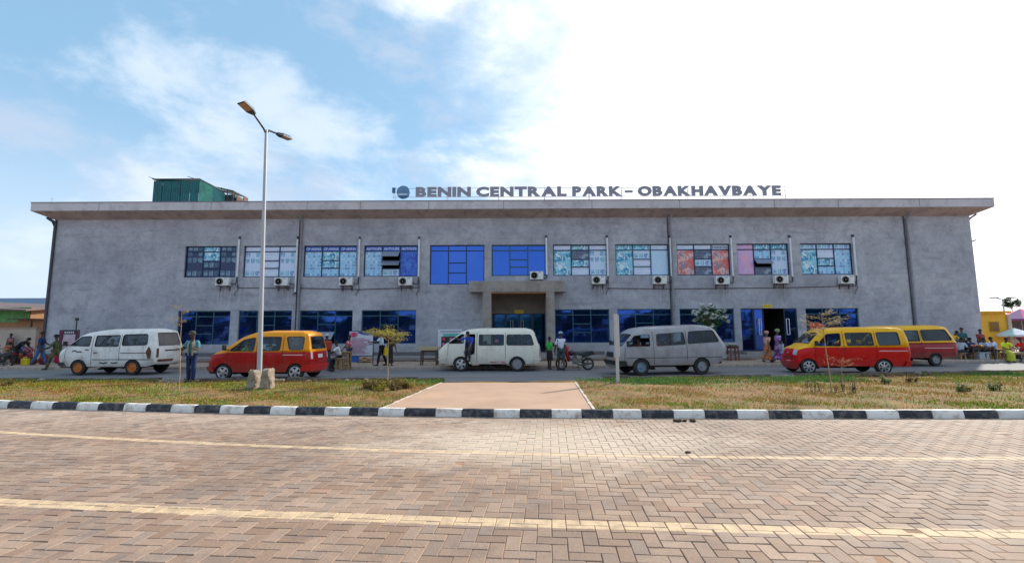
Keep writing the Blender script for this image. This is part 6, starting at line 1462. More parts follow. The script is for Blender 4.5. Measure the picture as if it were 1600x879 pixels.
bin_(at(553.5, 563.5), .50, .3, .30, BLU, 'blue plastic crate on the ground under the text banner', 'plastic_crate', 'crate')
# stacked blocks and planks at the banner foot
st = thing('block_stack', 'low stack of reddish blocks and planks beside the blue crate under the banner', 'stack', at(571, 566))
BRK = mat('red_block', (.34, .14, .09), .9, var=.3, scale=6)
for r_ in range(3):
    for c in range(3): mb = MB(); mb.box(0, .2, 0, .2, 0, .09); mb.build('brick', BRK if (r_ + c) % 2 else WPL, st, (-.32 + c * .21 + random.uniform(-.01, .01), -.1, r_ * .092))
mb = MB(); mb.box(-.40, .36, -.22, -.12, 0, .05); mb.build('plank', WDK, st)
# yellow jerrycan
t_ = thing('jerrycan', 'yellow plastic jerrycan on the pavement by the wall', 'jerrycan', at(39, 570)); YP = mat('yellow_plastic', (.78, .62, .02), .5)
mb = MB(); mb.box(-.16, .16, -.10, .10, 0, .34); o = mb.build('body', YP, t_); b = o.modifiers.new('b', 'BEVEL'); b.width = .035; b.segments = 3
mb = MB(); mb.tube([(-.10, 0, .34), (-.10, 0, .40), (.06, 0, .40), (.06, 0, .34)], .018, 6); mb.build('handle', YP, t_); mb = MB(); mb.lathe([(.03, .33), (.03, .39), (.001, .39)], 8, (.11, 0, 0), cap=False); mb.build('cap', BPL, t_)
bag(at(50, 566), (.24, .2, .17), 'maroon cloth bundle near the yellow jerrycan', mat('maroon_cloth', (.22, .02, .035), .9, var=.3)); bag(at(69, 569), (.28, .2, .26), 'dark red sack at the feet of the man in dark blue', mat('dark_red_cloth', (.17, .02, .025), .9, var=.3))
bag(at(32, 566), (.22, .2, .20), 'slate blue sack behind the orange basket', mat('slate_cloth', (.10, .17, .28), .9, var=.3)); bag(at(92, 566), (.24, .2, .36), 'crimson wrapped bundle in front of the black framed board', mat('crimson_cloth', (.50, .015, .06), .9, var=.3))
# banners
def banner(px0, px1, py0, pyb, Y, label, m, frame, foot, extra):
    a, b_ = F(px0, pyb, Y), F(px1, py0, Y); t_ = thing('banner_stand', label, 'banner', (a.x, Y, foot)); W = b_.x - a.x; z0, z1 = a.z - foot, b_.z - foot
    mb = MB(); n = 8; vs = [(W * i / n, .012 * math.sin(i * 1.7), z) for z in (z0, z1) for i in range(n + 1)] + [(W * i / n, .012 * math.sin(i * 1.7) + .006, z) for z in (z0, z1) for i in range(n + 1)]; k = n + 1
    mb.add(vs, [(i, i + 1, k + i + 1, k + i) for i in range(n)] + [(2 * k + i, 2 * k + i + 1, 3 * k + i + 1, 3 * k + i) for i in range(n)] + [(k + i, k + i + 1, 3 * k + i + 1, 3 * k + i) for i in range(n)] + [(0, k, 3 * k, 2 * k), (n, k + n, 3 * k + n, 2 * k + n)])
    mb.build('sheet', m, t_, fix=False)
    for x in (-.025, W + .025): mb = MB(); mb.tube([(x, .02, 0), (x, .02, z1 + .02)], .022, 6); mb.build('post', frame, t_)
    mb = MB(); mb.tube([(-.02, .02, z1 + .02), (W + .02, .02, z1 + .02)], .02, 6); mb.tube([(0, .02, z0 - .02), (W, .02, z0 - .02)], .018, 6); mb.build('rail', frame, t_)
    extra(t_, W, z0, z1); return t_
BW = mat('banner_white', (.66, .67, .74), .6, var=.04); BN = mat('print_navy', (.02, .07, .28), .6); BRD = mat('print_red', (.62, .05, .08), .6); BPK = mat('print_pink', (.55, .16, .28), .6); BTL = mat('print_teal', (.10, .42, .38), .6); BBLK = mat('print_black', (.02, .02, .025), .6)
def ex1(t_, W, z0, z1):
    H = z1 - z0
    mb = MB(); vs = []; n = 12
    for i in range(n + 1): x = W * (.34 + .66 * i / n); vs += [(x, -.018, z1 - .01), (x, -.018, z1 - H * (.05 + .10 * math.sin(i / n * PI * .8)))]
    mb.add(vs, [(2 * i, 2 * i + 1, 2 * i + 3, 2 * i + 2) for i in range(n)]); mb.build('print_wave', BN, t_, fix=False)
    mb = MB(); mb.lathe([(.001, -.022), (.16, -.022), (.165, -.015)], 18, (W * .19, 0, z1 - H * .13), 'Y', cap=False); mb.v = [(W * .19 + (x - W * .19) * 1.25, y, z1 - H * .13 + (z - z1 + H * .13) * .8) for x, y, z in mb.v]; o = mb.build('print_logo', BPK, t_); mb = MB(); mb.lathe([(.001, -.027), (.10, -.0265), (.105, -.0225)], 14, (W * .19, 0, z1 - H * .13), 'Y', cap=False); mb.build('print_logo_core', BRD, t_)
    mb = MB(); z = z1 - H * .30; r = random.Random(3)
    while z > z0 + .08:
        x = W * .12; e = W * r.uniform(.55, .92)
        while x < e: w_ = r.uniform(.03, .09); mb.box(x, min(x + w_, e), -.021, -.017, z, z + .028); x += w_ + .014
        z -= H * .052 if r.random() < .8 else H * .09
    stuff(mb.build('print_lines', BPK, t_))
banner(545, 583, 517.5, 555, 22.9, 'white banner on a thin frame with red logo, navy wave and pink text lines', BW, BBLK, .15, ex1)
def ex2(t_, W, z0, z1):
    H = z1 - z0; r = random.Random(5)
    mb = MB(); mb.box(W * .1, W * .95, -.018, -.013, z1 - H * .10, z1 - H * .06); mb.build('print_title', mat('print_grey', (.30, .33, .36)), t_)
    mb = MB(); mb.box(W * .22, W * .98, -.018, -.013, z1 - H * .26, z1 - H * .16); mb.build('print_band', BTL, t_)
    mb = MB(); mb.box(W * .14, W * .98, -.018, -.013, z0 + H * .12, z1 - H * .27); mb.build('print_photo', BBLK, t_)
    mb = MB()
    for q in range(9): mb.mi = q % 2; mb.lathe([(.001, -.024), (.055 + .03 * r.random(), -.022), (.08, -.019)], 10, (W * (.24 + .3 * (q % 3)), 0, z0 + H * (.25 + .2 * (q // 3))), 'Y', cap=False)
    stuff(mb.build('print_pictures', [BRD, BPK], t_))
banner(684, 722, 514, 557, 24.8, 'white banner with teal band and red pictures behind the nose of the cream minibus', BW, GALV, .15, ex2)
def ex3(t_, W, z0, z1):
    H = z1 - z0
    for x0, x1 in ((0, .2), (.86, 1)): mb = MB(); mb.box(W * x0, W * x1, -.018, -.013, z0, z1); mb.build('print_border', mat('print_maroon', (.13, .01, .05), .6), t_)
    mb = MB(); mb.box(W * .2, W * .86, -.016, -.0135, z1 - H * .18, z1); mb.build('print_title', BBLK, t_)
    mb = MB()
    for q in range(5): mb.box(W * (.26 + .11 * q), W * (.33 + .11 * q), -.020, -.0165, z1 - H * .13, z1 - H * .05)
    stuff(mb.build('print_letters', BW, t_))
    mb = MB(); mb.lathe([(.001, -.02), (.36, -.02), (.365, -.014)], 24, (W * .53, 0, z0 + H * .42), 'Y', cap=False); mb.build('print_disc', mat('print_pale_pink', (.60, .46, .50), .6), t_)
    mb = MB(); r = random.Random(8)
    for q in range(6): mb.box(W * .53 + r.uniform(-.22, .15), W * .53 + r.uniform(.0, .22), -.024, -.0205, z0 + H * (.18 + .07 * q), z0 + H * (.21 + .07 * q))
    stuff(mb.build('print_marks', BPK, t_))
banner(91, 123, 516, 547, 25.2, 'black framed board with maroon edges and a pale round emblem behind the white minibus', mat('board_white', (.5, .48, .50), .6), BBLK, .15, ex3)
pr = at(81, 565); t_ = thing('thin_pole', 'thin dark pole with a small box on top by the terminal corner', 'pole', pr + Vector((0, 1.2, 0))); mb = MB(); mb.tube([(0, 0, 0), (0, 0, 2.35)], .03, 6); mb.build('shaft', BPL, t_); mb = MB(); mb.box(-.07, .07, -.05, .05, 2.351, 2.5); mb.build('box', BPL, t_)

# ---- motorcycles
CHRM = mat('dull_dark_metal', (.10, .10, .105), .5, .6); RFAIR = mat('red_fairing', (.62, .01, .02), .3, coat=.3, var=.05)
def motorcycle(p, rz, label, fairing, apron=True):
    t_ = thing('motorcycle', label, 'motorcycle', p, rz)   # faces -X, rear wheel at x=1.25
    tyre = MB().lathe([(.20, -.02), (.22, -.045), (.265, -.04), (.28, 0), (.265, .04), (.22, .045), (.20, .02)], 22, (0, 0, 0), 'Y', cap=False); me = tyre.mesh('wheel', RUB, 40)
    rm = MB(); rm.lathe([(.205, -.018), (.19, -.012), (.19, .012), (.205, .018)], 20, (0, 0, 0), 'Y', cap=False); rm.lathe([(.05, -.03), (.05, .03)], 10, (0, 0, 0), 'Y')
    for q in range(5): a = q * 2 * PI / 5; rm.tube([(0, 0, 0), (.2 * math.cos(a), 0, .2 * math.sin(a))], .014, 4)
    rme = rm.mesh('rim', ALLOY)
    for x in (0, 1.22): o = link('wheel', me, t_, (x, 0, .28)); link('rim', rme, o)
    mb = MB()
    for s_ in (-1, 1): mb.tube([(0, s_ * .08, .28), (.22, s_ * .07, .80)], .022, 6)
    mb.tube([(.22, 0, .72), (.26, 0, .92)], .03, 6); mb.tube([(.30, -.34, 1.0), (.24, -.18, 1.0), (.24, .18, 1.0), (.30, .34, 1.0)], .015, 6); mb.build('fork', CHRM, t_)
    for s_ in (-1, 1):
        mb = MB(); mb.tube([(.30, s_ * .28, 1.0), (.31, s_ * .37, 1.0)], .022, 6); mb.build('grip', BPL, t_)
        mb = MB(); mb.tube([(.25, s_ * .2, 1.0), (.22, s_ * .26, 1.14)], .007, 4); mb.blob((.22, s_ * .27, 1.17), (.02, .06, .04), 8, 5); mb.build('mirror', BPL, t_)
    mb = MB(); mb.tube([(.26, 0, .74), (.5, 0, .40), (.85, 0, .36), (1.22, 0, .28)], .03, 6); mb.tube([(.3, 0, .82), (.9, 0, .66), (1.35, 0, .70)], .025, 6); mb.tube([(.95, .0, .38), (.98, 0, .66)], .025, 6)
    for s_ in (-1, 1): mb.tube([(1.22, s_ * .09, .28), (1.12, s_ * .10, .62)], .022, 6)
    mb.build('frame', BPL, t_)
    mb = MB(); mb.box(.5, .8, -.12, .12, .26, .50); mb.lathe([(.09, .0), (.09, .16)], 12, (.62, 0, .47)); mb.build('engine', mat('engine_metal', (.20, .20, .20), .5, .6), t_)
    mb = MB(); mb.tube([(.6, -.13, .34), (.85, -.15, .24), (1.1, -.16, .26), (1.4, -.17, .32)], [.022, .03, .045, .045], 8); mb.build('exhaust', CHRM, t_, smooth=True)
    mb = MB(); pr_ = [(.62, .72, .12), (.75, .77, .15), (1.0, .77, .15), (1.12, .82, .13), (1.4, .86, .11), (1.48, .84, .06)]; vs = []
    for x, z, w_ in pr_: vs += [(x, -w_, z - .09), (x, -w_ * .9, z), (x, 0, z + .015), (x, w_ * .9, z), (x, w_, z - .09)]
    mb.add(vs, [(i * 5 + j, i * 5 + j + 1, i * 5 + j + 6, i * 5 + j + 5) for i in range(5) for j in range(4)] + [(0, 1, 2, 3, 4), tuple(range(25, 30))] + [(i * 5, i * 5 + 4, i * 5 + 9, i * 5 + 5) for i in range(5)]); mb.build('seat', mat('black_vinyl', (.015, .022, .022), .45), t_, smooth=50)
    mb = MB(); mb.blob((.48, 0, .76), (.20, .14, .12), 12, 8); mb.build('fuel_tank', BPL if apron else fairing, t_, smooth=True)
    mb = MB(); mb.add([(1.0, -.14, .55), (1.5, -.10, .70), (1.5, -.10, .78), (1.0, -.14, .70), (1.0, .14, .55), (1.5, .10, .70), (1.5, .10, .78), (1.0, .14, .70)], [(0, 1, 2, 3), (4, 7, 6, 5), (0, 4, 5, 1), (1, 5, 6, 2), (0, 3, 7, 4), (3, 2, 6, 7)]); mb.build('tail_cover', BPL, t_)
    mb = MB(); mb.box(1.50, 1.54, -.07, .07, .72, .79); mb.build('tail_light', REDL, t_)
    mb = MB(); k = 8; vs = []
    for s_ in (-.06, .06): vs += [(1.22 + .32 * math.cos(R(20 + 90 * i / k)), s_, .28 + .32 * math.sin(R(20 + 90 * i / k))) for i in range(k + 1)]
    mb.add(vs, [(i, i + 1, k + 2 + i, k + 1 + i) for i in range(k)]); mb.build('mudguard', BPL, t_, fix=False)
    mb = MB(); mb.blob((.10, 0, .86), (.09, .09, .09), 10, 6); mb.build('headlight', HEADL, t_, smooth=True)
    mb = MB(); mb.tube([(.75, -.12, .26), (.82, -.28, .0)], .014, 5); mb.build('side_stand', BPL, t_)
    if apron:
        mb = MB(); vs = []
        for z, w_, x in ((.38, .15, .30), (.62, .24, .22), (.90, .28, .22), (1.08, .20, .26)): vs += [(x + .10, -w_, z), (x, -w_ * .6, z), (x - .02, 0, z), (x, w_ * .6, z), (x + .10, w_, z)]
        mb.add(vs, [(i * 5 + j, i * 5 + j + 1, i * 5 + j + 6, i * 5 + j + 5) for i in range(3) for j in range(4)]); o = mb.build('leg_shield', fairing, t_, smooth=70); m_ = o.modifiers.new('s', 'SOLIDIFY'); m_.thickness = .03
        mb = MB(); mb.box(.17, .19, -.28, -.12, .62, .72, M=Matrix.Rotation(0, 4, 'Z')); mb.build('sticker', BW, t_)
    return t_
mp = at(919.5, 577.5, 0.0); motorcycle(mp + Vector((-1.24 * math.cos(.16), -1.24 * math.sin(-.16), 0)), -.16, 'black scooter with a red leg shield parked beside the man in the white T-shirt', RFAIR, True)
mp = at(12, 576, 0.0); motorcycle(mp + Vector((-1.3, .2, 0)), -.10, 'dusty dark motorcycle parked at the end of the wall by the patterned dress', mat('dark_blue_paint', (.03, .04, .16), .4), False)

# ================================================================ VEGETATION
BARK = mat('grey_brown_bark', (.20, .14, .09), .95, var=.3, scale=12, bump=.4); BARKP = mat('pale_thin_bark', (.38, .27, .16), .9, var=.2, scale=12)
LFY = leafmat('yellow_green_leaf', (.30, .28, .03), (.52, .44, .08), trans=.25); LFG = leafmat('mid_green_leaf', (.035, .10, .02), (.11, .22, .04), trans=.2); LFD = leafmat('dull_green_leaf', (.03, .07, .025), (.07, .13, .04)); LFS = leafmat('dry_sparse_leaf', (.34, .27, .12), (.52, .44, .22), trans=.25); FLW = leafmat('white_blossom', (.84, .85, .80), (.92, .92, .88), trans=.05)
RDL = leafmat('reddish_weed_leaf', (.14, .07, .03), (.26, .20, .06))
def leaves(mb, c, n, rad, size, flat=0.0, mi=None):
    for _ in range(n):
        p = Vector((random.gauss(0, rad[0]), random.gauss(0, rad[1]), random.gauss(0, rad[2]))) + Vector(c); s_ = size * random.uniform(.6, 1.4)
        u = Vector((random.uniform(-1, 1), random.uniform(-1, 1), random.uniform(-.6, .6) * (1 - flat))).normalized(); v = u.cross(Vector((random.uniform(-.5, .5), random.uniform(-.5, .5), 1))).normalized()
        mb.add([p - u * s_, p + v * s_ * .4, p + u * s_, p - v * s_ * .4], [(0, 1, 2, 3)], mi)
def sapling(base, H, label, leaf, spread, ntier, dens, flat=.8, size=.045, bark=BARKP, r=.022, crown_c=None, lean=(0, 0), side=0.0, nb=9):
    t_ = thing('sapling', label, 'tree', base); tr = MB(); cr = MB(); top = Vector((lean[0], lean[1], H))
    pts = [Vector((lean[0] * q ** 1.5 + .012 * math.sin(q * 9), lean[1] * q, H * q)) for q in (0, .2, .4, .6, .8, 1)]; tr.tube(pts, [r, r * .95, r * .85, r * .7, r * .5, r * .3], 6)
    for i in range(nb):
        a = random.uniform(0, 2 * PI); f = random.uniform(.68, .97); o = Vector((lean[0] * f ** 1.5, lean[1] * f, H * f)); L = spread * random.uniform(.55, 1.0); d = Vector((math.cos(a) + side, math.sin(a) * .8, 0)).normalized()
        e = o + d * L + Vector((0, 0, L * random.uniform(.12, .42))); m_ = o.lerp(e, .5) + Vector((0, 0, L * .12)); tr.tube([o, m_, e], [r * .4, r * .28, r * .12], 4)
        for q in range(ntier): c = o.lerp(e, .35 + .65 * q / max(1, ntier - 1)); leaves(cr, c + Vector((0, 0, .03)), dens, (L * .13, L * .13, L * .035 + .012), size, flat)
    tr.build('trunk', bark, t_, smooth=60); cr.build('crown', leaf, t_, fix=False); return t_
random.seed(21)
def zabove(px, py, Y): return F(px, py, Y).z
b_ = G(605, 600, .08); sapling(b_, zabove(605, 520, b_.y) - .08, 'flat topped sapling with feathery yellow green leaves beside the crossing slab', LFY, .82, 5, 34, size=.034, nb=12, side=-.15)
b_ = G(279, 612, .08); sapling(b_, zabove(276, 474, b_.y) - .08, 'very thin stick like sapling with a small sparse yellowish crown by the vest man', LFS, .36, 4, 11, size=.03, r=.013, nb=7, lean=(-.1, 0))
b_ = G(1299, 614, .08); sapling(b_, zabove(1290, 489, b_.y) - .08, 'leafless looking sapling with a fan of fine dry twigs in front of the horned minibus', LFS, .55, 5, 16, size=.028, r=.016, nb=13, lean=(-.12, 0))
b_ = G(1318, 611, .08); sapling(b_, .85, 'low dry shrublet of spreading red brown twigs beside the dry fan sapling', LFS, .5, 3, 6, size=.02, r=.010, nb=9)
# white flowering tree
b_ = at(1113, 562); t_ = thing('flowering_tree', 'small dark leaved tree covered in white blossom behind the silver minibus', 'tree', b_); cz = zabove(1113, 495, b_.y) - .15
tr = MB(); tr.tube([(0, 0, 0), (.03, 0, 1.0), (0, 0, cz - .4)], [.06, .05, .04], 8)
cr = MB(); fl = MB()
for q in range(46):
    v = Vector((random.gauss(0, .34), random.gauss(0, .34), random.gauss(0, .30))); v = v.normalized() * min(v.length, .78); c = Vector((0, 0, cz)) + v
    if q % 3 == 0: tr.tube([(0, 0, cz - .5), Vector((0, 0, cz - .3)) + v * .4, c], [.03, .02, .01], 4)
    leaves(cr, c, 26, (.10, .10, .07), .085, .2)
    if v.length > .38 and (v.z > -.1 or random.random() < .4):
        for _ in range(4): w_ = c + v.normalized() * .12 + Vector((random.uniform(-.08, .08),) * 3); leaves(fl, w_, 18, (.05, .05, .035), .06, .3)
tr.build('trunk', BARK, t_, smooth=60); cr.build('crown', LFG, t_, fix=False); fl.build('blossom', FLW, t_, fix=False)
# weeds
def weed(px, py, h, w_, n, leaf, label, group=None, size=.035):
    b_ = G(px, py, .08); t_ = thing('weed', label, 'weed', b_, 0, group); tr = MB(); cr = MB()
    for i in range(n):
        a = random.uniform(0, 2 * PI); e = Vector((math.cos(a) * w_ * random.uniform(.2, 1), math.sin(a) * w_ * random.uniform(.2, .7), h * random.uniform(.5, 1.1))); o = Vector((e.x * .5, e.y * .5, 0)); tr.tube([o, o.lerp(e, .5) + Vector((0, 0, h * .1)), e], [.008, .006, .003], 3)
        for q in range(4): leaves(cr, o.lerp(e, .35 + .2 * q), 6, (.03, .03, .03), size, .1)
    tr.build('stem', WDK, t_); cr.build('foliage', leaf, t_, fix=False)
GW = 'weeds growing on the verge'; LWEED = 'reddish brown leafy weed in the tangled row beside the crossing slab and flat topped sapling'
WL = ['brownish', 'yellowish']
for px in range(572, 640, 6): lf_ = RDL if random.random() < .55 else LFY; weed(px + random.uniform(-2, 2), random.uniform(604, 612), random.uniform(.2, .36), .26, 12, lf_, ('reddish brown' if lf_ is RDL else 'yellowish green') + ' leafy weed in the tangled row under the flat topped sapling', 'tangled weeds at the foot of the flat topped sapling')
for px in (1262, 1270, 1283, 1306, 1318, 1331, 1338): weed(px, random.uniform(606, 615), random.uniform(.25, .42), .12, 5, RDL, 'sparse upright reddish weed on the dry verge below the horned minibus', 'sparse reddish weeds below the horned minibus', .02)
for px, py, lab in ((1385, 600, 'dark green weed clump below the rear wheel of the horned minibus'), (1425, 598, 'low brownish weed clump where the two red minibuses meet'), (1505, 613, 'small green weed on the dry verge below the terminal corner'), (1556, 612, 'single green weed near the edge of view on the dry verge'), (12, 604, 'straggly pale weed on the verge below the motorcycle')):
    weed(px, py, .24, .24, 11, LFG if px not in (1425, 12) else RDL, lab)
# stones and rubbish along the old kerb
random.seed(5)
for i in range(26):
    x = random.choice([random.uniform(-9.5, -3.2), random.uniform(-18, -9.8), random.uniform(3.4, 19)]); y = interp(NEAR, x) - random.uniform(.15, .6)
    mb = MB(); r = random.uniform(.04, .10); mb.blob((0, 0, r * .4), (r * 1.3, r, r * .7), 7, 5, .18); tag(mb.build('stone', ROCK if i % 3 else KG, None, (x, y, .08)), 'small broken stone lying among the grass along the old roadside kerb', 'stone', 'broken stones along the old kerb')
mb = MB(); r = random.Random(4)
for q in range(14): mb.blob((r.uniform(-.22, .22), r.uniform(-.06, .06), .02), (r.uniform(.02, .05), r.uniform(.02, .04), .025), 6, 4, .2)
tag(stuff(mb.build('dark_droppings', mat('dark_dung', (.05, .02, .012), .8), None, G(1070, 658, .0))), 'dark brown scatter of dung on the pavers just below the painted kerb', 'dung')
mb = MB(); mb.blob((0, 0, .012), (.05, .03, .014), 8, 4, .2); tag(mb.build('scrap', mat('dark_dung', (.05, .02, .012)), None, G(1075, 707, .0)), 'tiny dark scrap on the far painted line', 'litter')
mb = MB(); mb.add([(-.12, -.05, .006), (.1, -.07, .012), (.13, .05, .006), (-.08, .06, .018)], [(0, 1, 2, 3)]); tag(mb.build('paper_scrap', BW, None, G(914, 592, .0)), 'white paper scrap lying on the road near the slim post', 'litter')
mb = MB(); mb.add([(-.1, -.05, .006), (.1, -.05, .012), (.12, .05, .016), (-.08, .05, .008)], [(0, 1, 2, 3)]); tag(mb.build('paper_scrap', BW, None, G(635, 565, .15)), 'white paper scrap on the pavement between the yellow bag and the lone table', 'litter')

# ================================================================ BEYOND THE TERMINAL
# wall, shacks and roofs past the motorcycle end
WB = mat('pale_render_wall', (.50, .40, .33), .9, var=.12, scale=1, dirt=(.28, .20, .16)); ORW = mat('orange_render', (.30, .16, .08), .9, var=.12, dirt=(.3, .16, .1)); GNC = mat('green_striped_sheet', (.10, .30, .09), .6, var=.35, scale=3); NVR = mat('navy_roof_sheet', (.035, .075, .15), .5, .2, var=.1)
a, b_ = F(-140, 545, 31), F(57, 513, 31)
t_ = thing('boundary_wall', 'pale rendered boundary wall running off from the terminal corner', 'wall', (a.x, 31, 0)); mb = MB(); mb.box(0, b_.x - a.x, 0, .2, 0, b_.z); mb.build('panel', WB, t_); mb = MB(); mb.box(-.05, b_.x - a.x + .05, -.04, .24, b_.z + .001, b_.z + .09); mb.build('coping', mat('coping', (.36, .26, .2), .9), t_)
Y0 = 38; a, b_ = F(-90, 540, Y0), F(45, 503, Y0); t_ = thing('market_stall', 'green sheet fronted market shack with a rusty lean roof above the boundary wall', 'shack', (a.x, Y0, 0)); zt = F(0, 480, Y0).z; W_ = b_.x - a.x
for i in range(5): corr((W_ * i / 5, .01 * (i % 2)), (W_ * (i + 1) / 5, .01 * (i % 2)), b_.z, zt, zt, GNC, t_, 'wall_sheet', .25, .04)
mb = MB(); mb.box(0, W_, .08, 3.5, 0, zt - .01); mb.build('core', ORW, t_); mb = MB(); mb.add([(-.4, -.8, zt + .0), (W_ + .5, -.8, zt - .35), (W_ + .5, 4, zt + .25), (-.4, 4, zt + .6), (-.4, -.8, zt + .12), (W_ + .5, -.8, zt - .23), (W_ + .5, 4, zt + .37), (-.4, 4, zt + .72)], [(0, 1, 5, 4), (1, 2, 6, 5), (2, 3, 7, 6), (3, 0, 4, 7), (0, 3, 2, 1), (4, 5, 6, 7)]); mb.build('roof', mat('rusty_pale_sheet', (.17, .12, .11), .7, .2, var=.3), t_)
Y0 = 35.5; a, b_ = F(24, 540, Y0), F(52, 499, Y0); t_ = thing('orange_shack', 'small orange rendered hut with a dark doorway between the wall and the green shack', 'hut', (a.x, Y0, 0)); W_ = b_.x - a.x; mb = MB(); mb.box(0, W_, 0, 2.2, 0, b_.z); mb.build('wall', ORW, t_); mb = MB(); mb.box(W_ * .86, W_ * .98, -.01, .02, 0.1, b_.z - .1); mb.build('door', DARK, t_); mb = MB(); mb.box(-.3, W_ + .2, -.4, 2.4, b_.z + .001, b_.z + .08); mb.build('roof', mat('dark_rust_sheet', (.10, .055, .045), .8), t_)
Y0 = 70; a, b_ = F(-260, 490, Y0), F(72, 470.5, Y0); t_ = thing('market_hall', 'long hall with a dark blue metal roof beyond the green market shack', 'building', (a.x, Y0, 0)); W_ = b_.x - a.x; ze = F(0, 487, Y0).z
mb = MB(); mb.box(0, W_ - 1, 1, 18, 0, ze); mb.build('wall', WB, t_); mb = MB(); mb.add([(-1, -1, ze), (W_, -1, ze), (W_, 9, b_.z + 1.2), (-1, 9, b_.z + 1.2), (-1, 19, ze), (W_, 19, ze)], [(0, 1, 2, 3), (3, 2, 5, 4), (0, 3, 4), (1, 5, 2), (0, 4, 5, 1)]); mb.build('roof', NVR, t_)
def big_tree(base, H, rad, label, leaf, trunk_h=.35, n=70, per=60, size=.2, group=None, sq=.8):
    t_ = thing('leafy_tree', label, 'tree', base, random.uniform(0, 6), group); tr = MB(); cr = MB(); th = H * trunk_h; tr.tube([(0, 0, -.05), (.1, 0, th * .5), (0, .05, th), (.05, 0, H * .7)], [rad * .07, rad * .055, rad * .05, rad * .02], 8)
    for q in range(n):
        v = Vector((random.gauss(0, 1), random.gauss(0, 1), random.gauss(0, 1))).normalized() * random.uniform(.35, 1.0) ** .6; c = Vector((v.x * rad, v.y * rad, th + (H - th) * (.5 + .5 * v.z * sq)))
        if q % 6 == 0: tr.tube([(0, 0, th), Vector((0, 0, th)).lerp(c, .5) + Vector((0, 0, .2)), c], [rad * .03, rad * .02, rad * .008], 5)
        leaves(cr, c, per, (rad * .16, rad * .16, rad * .12), size, .1)
    tr.build('trunk', BARK, t_, smooth=60); cr.build('crown', leaf, t_, fix=False); return t_
b_ = F(58, 500, 44); big_tree((b_.x, 44, 0), F(58, 477, 44).z, 1.6, 'bright green bushy tree between the orange hut and the terminal corner', LFG, n=45, per=40, size=.16)
# far side by the kiosk
KY = mat('yellow_kiosk_paint', (.80, .42, .02), .6, var=.06, dirt=(.45, .25, .05), dirt_amt=.3)
Y0 = 31.5; a, b_ = F(1537, 540, Y0), F(1571, 489, Y0); t_ = thing('yellow_kiosk', 'yellow block kiosk with a brown shuttered window at the terminal corner', 'kiosk', (a.x, Y0, 0)); W_ = b_.x - a.x
mb = MB(); mb.box(0, W_, 0, 2.2, 0, b_.z); mb.build('wall', KY, t_); mb = MB(); mb.box(-.1, W_ + .2, -.2, 2.4, b_.z + .001, b_.z + .16); mb.build('roof_slab', mat('kiosk_roof', (.72, .36, .03), .7), t_)
wx0, wx1 = F(1547.5, 520, Y0).x - a.x, F(1561, 520, Y0).x - a.x; wz0, wz1 = F(1550, 517, Y0).z, F(1550, 503, Y0).z
mb = MB(); mb.box(wx0 - .04, wx1 + .04, -.03, .001, wz0 - .04, wz1 + .04); w_ = mb.build('window', mat('kiosk_window_frame', (.42, .24, .03), .6), t_)
for q in range(6): mb = MB(); mb.box(wx0, wx1, -.05, -.031, wz0 + (wz1 - wz0) * q / 6 + .01, wz0 + (wz1 - wz0) * (q + 1) / 6 - .01); mb.build('shutter_slat', mat('brown_shutter', (.26, .12, .03), .7), w_)
mb = MB(); mb.box(W_ + .001, W_ + .25, -.1, 2.2, 0, b_.z - .1); mb.build('pillar', WB, t_)
Y0 = 62; p = F(1573, 520, Y0); T = F(1571.5, 467, Y0)
def far_lamp():
    t_ = thing('far_street_lamp', 'distant twin armed street lamp above the yellow kiosk', 'street lamp', (p.x, Y0, 0)); mb = MB(); mb.tube([(0, 0, 0), (0, 0, T.z)], [.12, .07], 8); mb.build('pole', GALV, t_)
    for s_ in (-1, 1): mb = MB(); mb.tube([(0, 0, T.z - .1), (s_ * .8, 0, T.z + .15)], .05, 5); a_ = mb.build('arm', LHD, t_); mb = MB(); mb.box(-.45, .45, -.2, .2, -.06, .06, M=Matrix.Translation((s_ * 1.15, 0, T.z + .2))); mb.build('lamp_head', LHD, a_)
far_lamp()
b_ = F(1580, 475, 66); big_tree((b_.x, 66, 0), F(1580, 463, 66).z, 1.1, 'small dark tree just past the distant street lamp', LFD, trunk_h=.7, n=22, per=30, size=.2)
Y0 = 74; a, b_ = F(1540, 500, Y0), F(1800, 485, Y0); t_ = thing('grey_market_hall', 'low hall with a mauve grey roof beyond the yellow kiosk', 'building', (a.x, Y0, 0)); W_ = b_.x - a.x; ze = F(1580, 492, Y0).z
mb = MB(); mb.box(0, W_, 0, 12, 0, ze); mb.build('wall', mat('tan_wall', (.45, .30, .16), .9), t_); mb = MB(); mb.add([(-1, -1, ze), (W_, -1, ze), (W_, 6, b_.z + .5), (-1, 6, b_.z + .5), (-1, 13, ze), (W_, 13, ze)], [(0, 1, 2, 3), (3, 2, 5, 4), (0, 3, 4), (1, 5, 2), (0, 4, 5, 1)]); mb.build('roof', mat('mauve_roof', (.22, .19, .22), .6), t_)
def parasol(px, py, Y, rad, c1, c2, label, drop=.45, zf=0.1):
    p = F(px, py, Y); t_ = thing('market_parasol', label, 'parasol', (p.x, Y, zf)); H = p.z - zf; mb = MB(); mb.tube([(0, 0, 0), (0, 0, H)], .03, 6); mb.build('pole', GALV, t_)
    n = 8
    for q in range(n):
        a0, a1 = 2 * PI * q / n, 2 * PI * (q + 1) / n; mb = MB(); e0, e1 = (rad * math.cos(a0), rad * math.sin(a0), H - drop), (rad * math.cos(a1), rad * math.sin(a1), H - drop)
        mb.add([(0, 0, H), e0, e1, (e1[0], e1[1], e1[2] - .12), (e0[0], e0[1], e0[2] - .12)], [(0, 1, 2), (1, 4, 3, 2)]); mb.build('panel', c1 if q % 2 else c2, t_, fix=False)
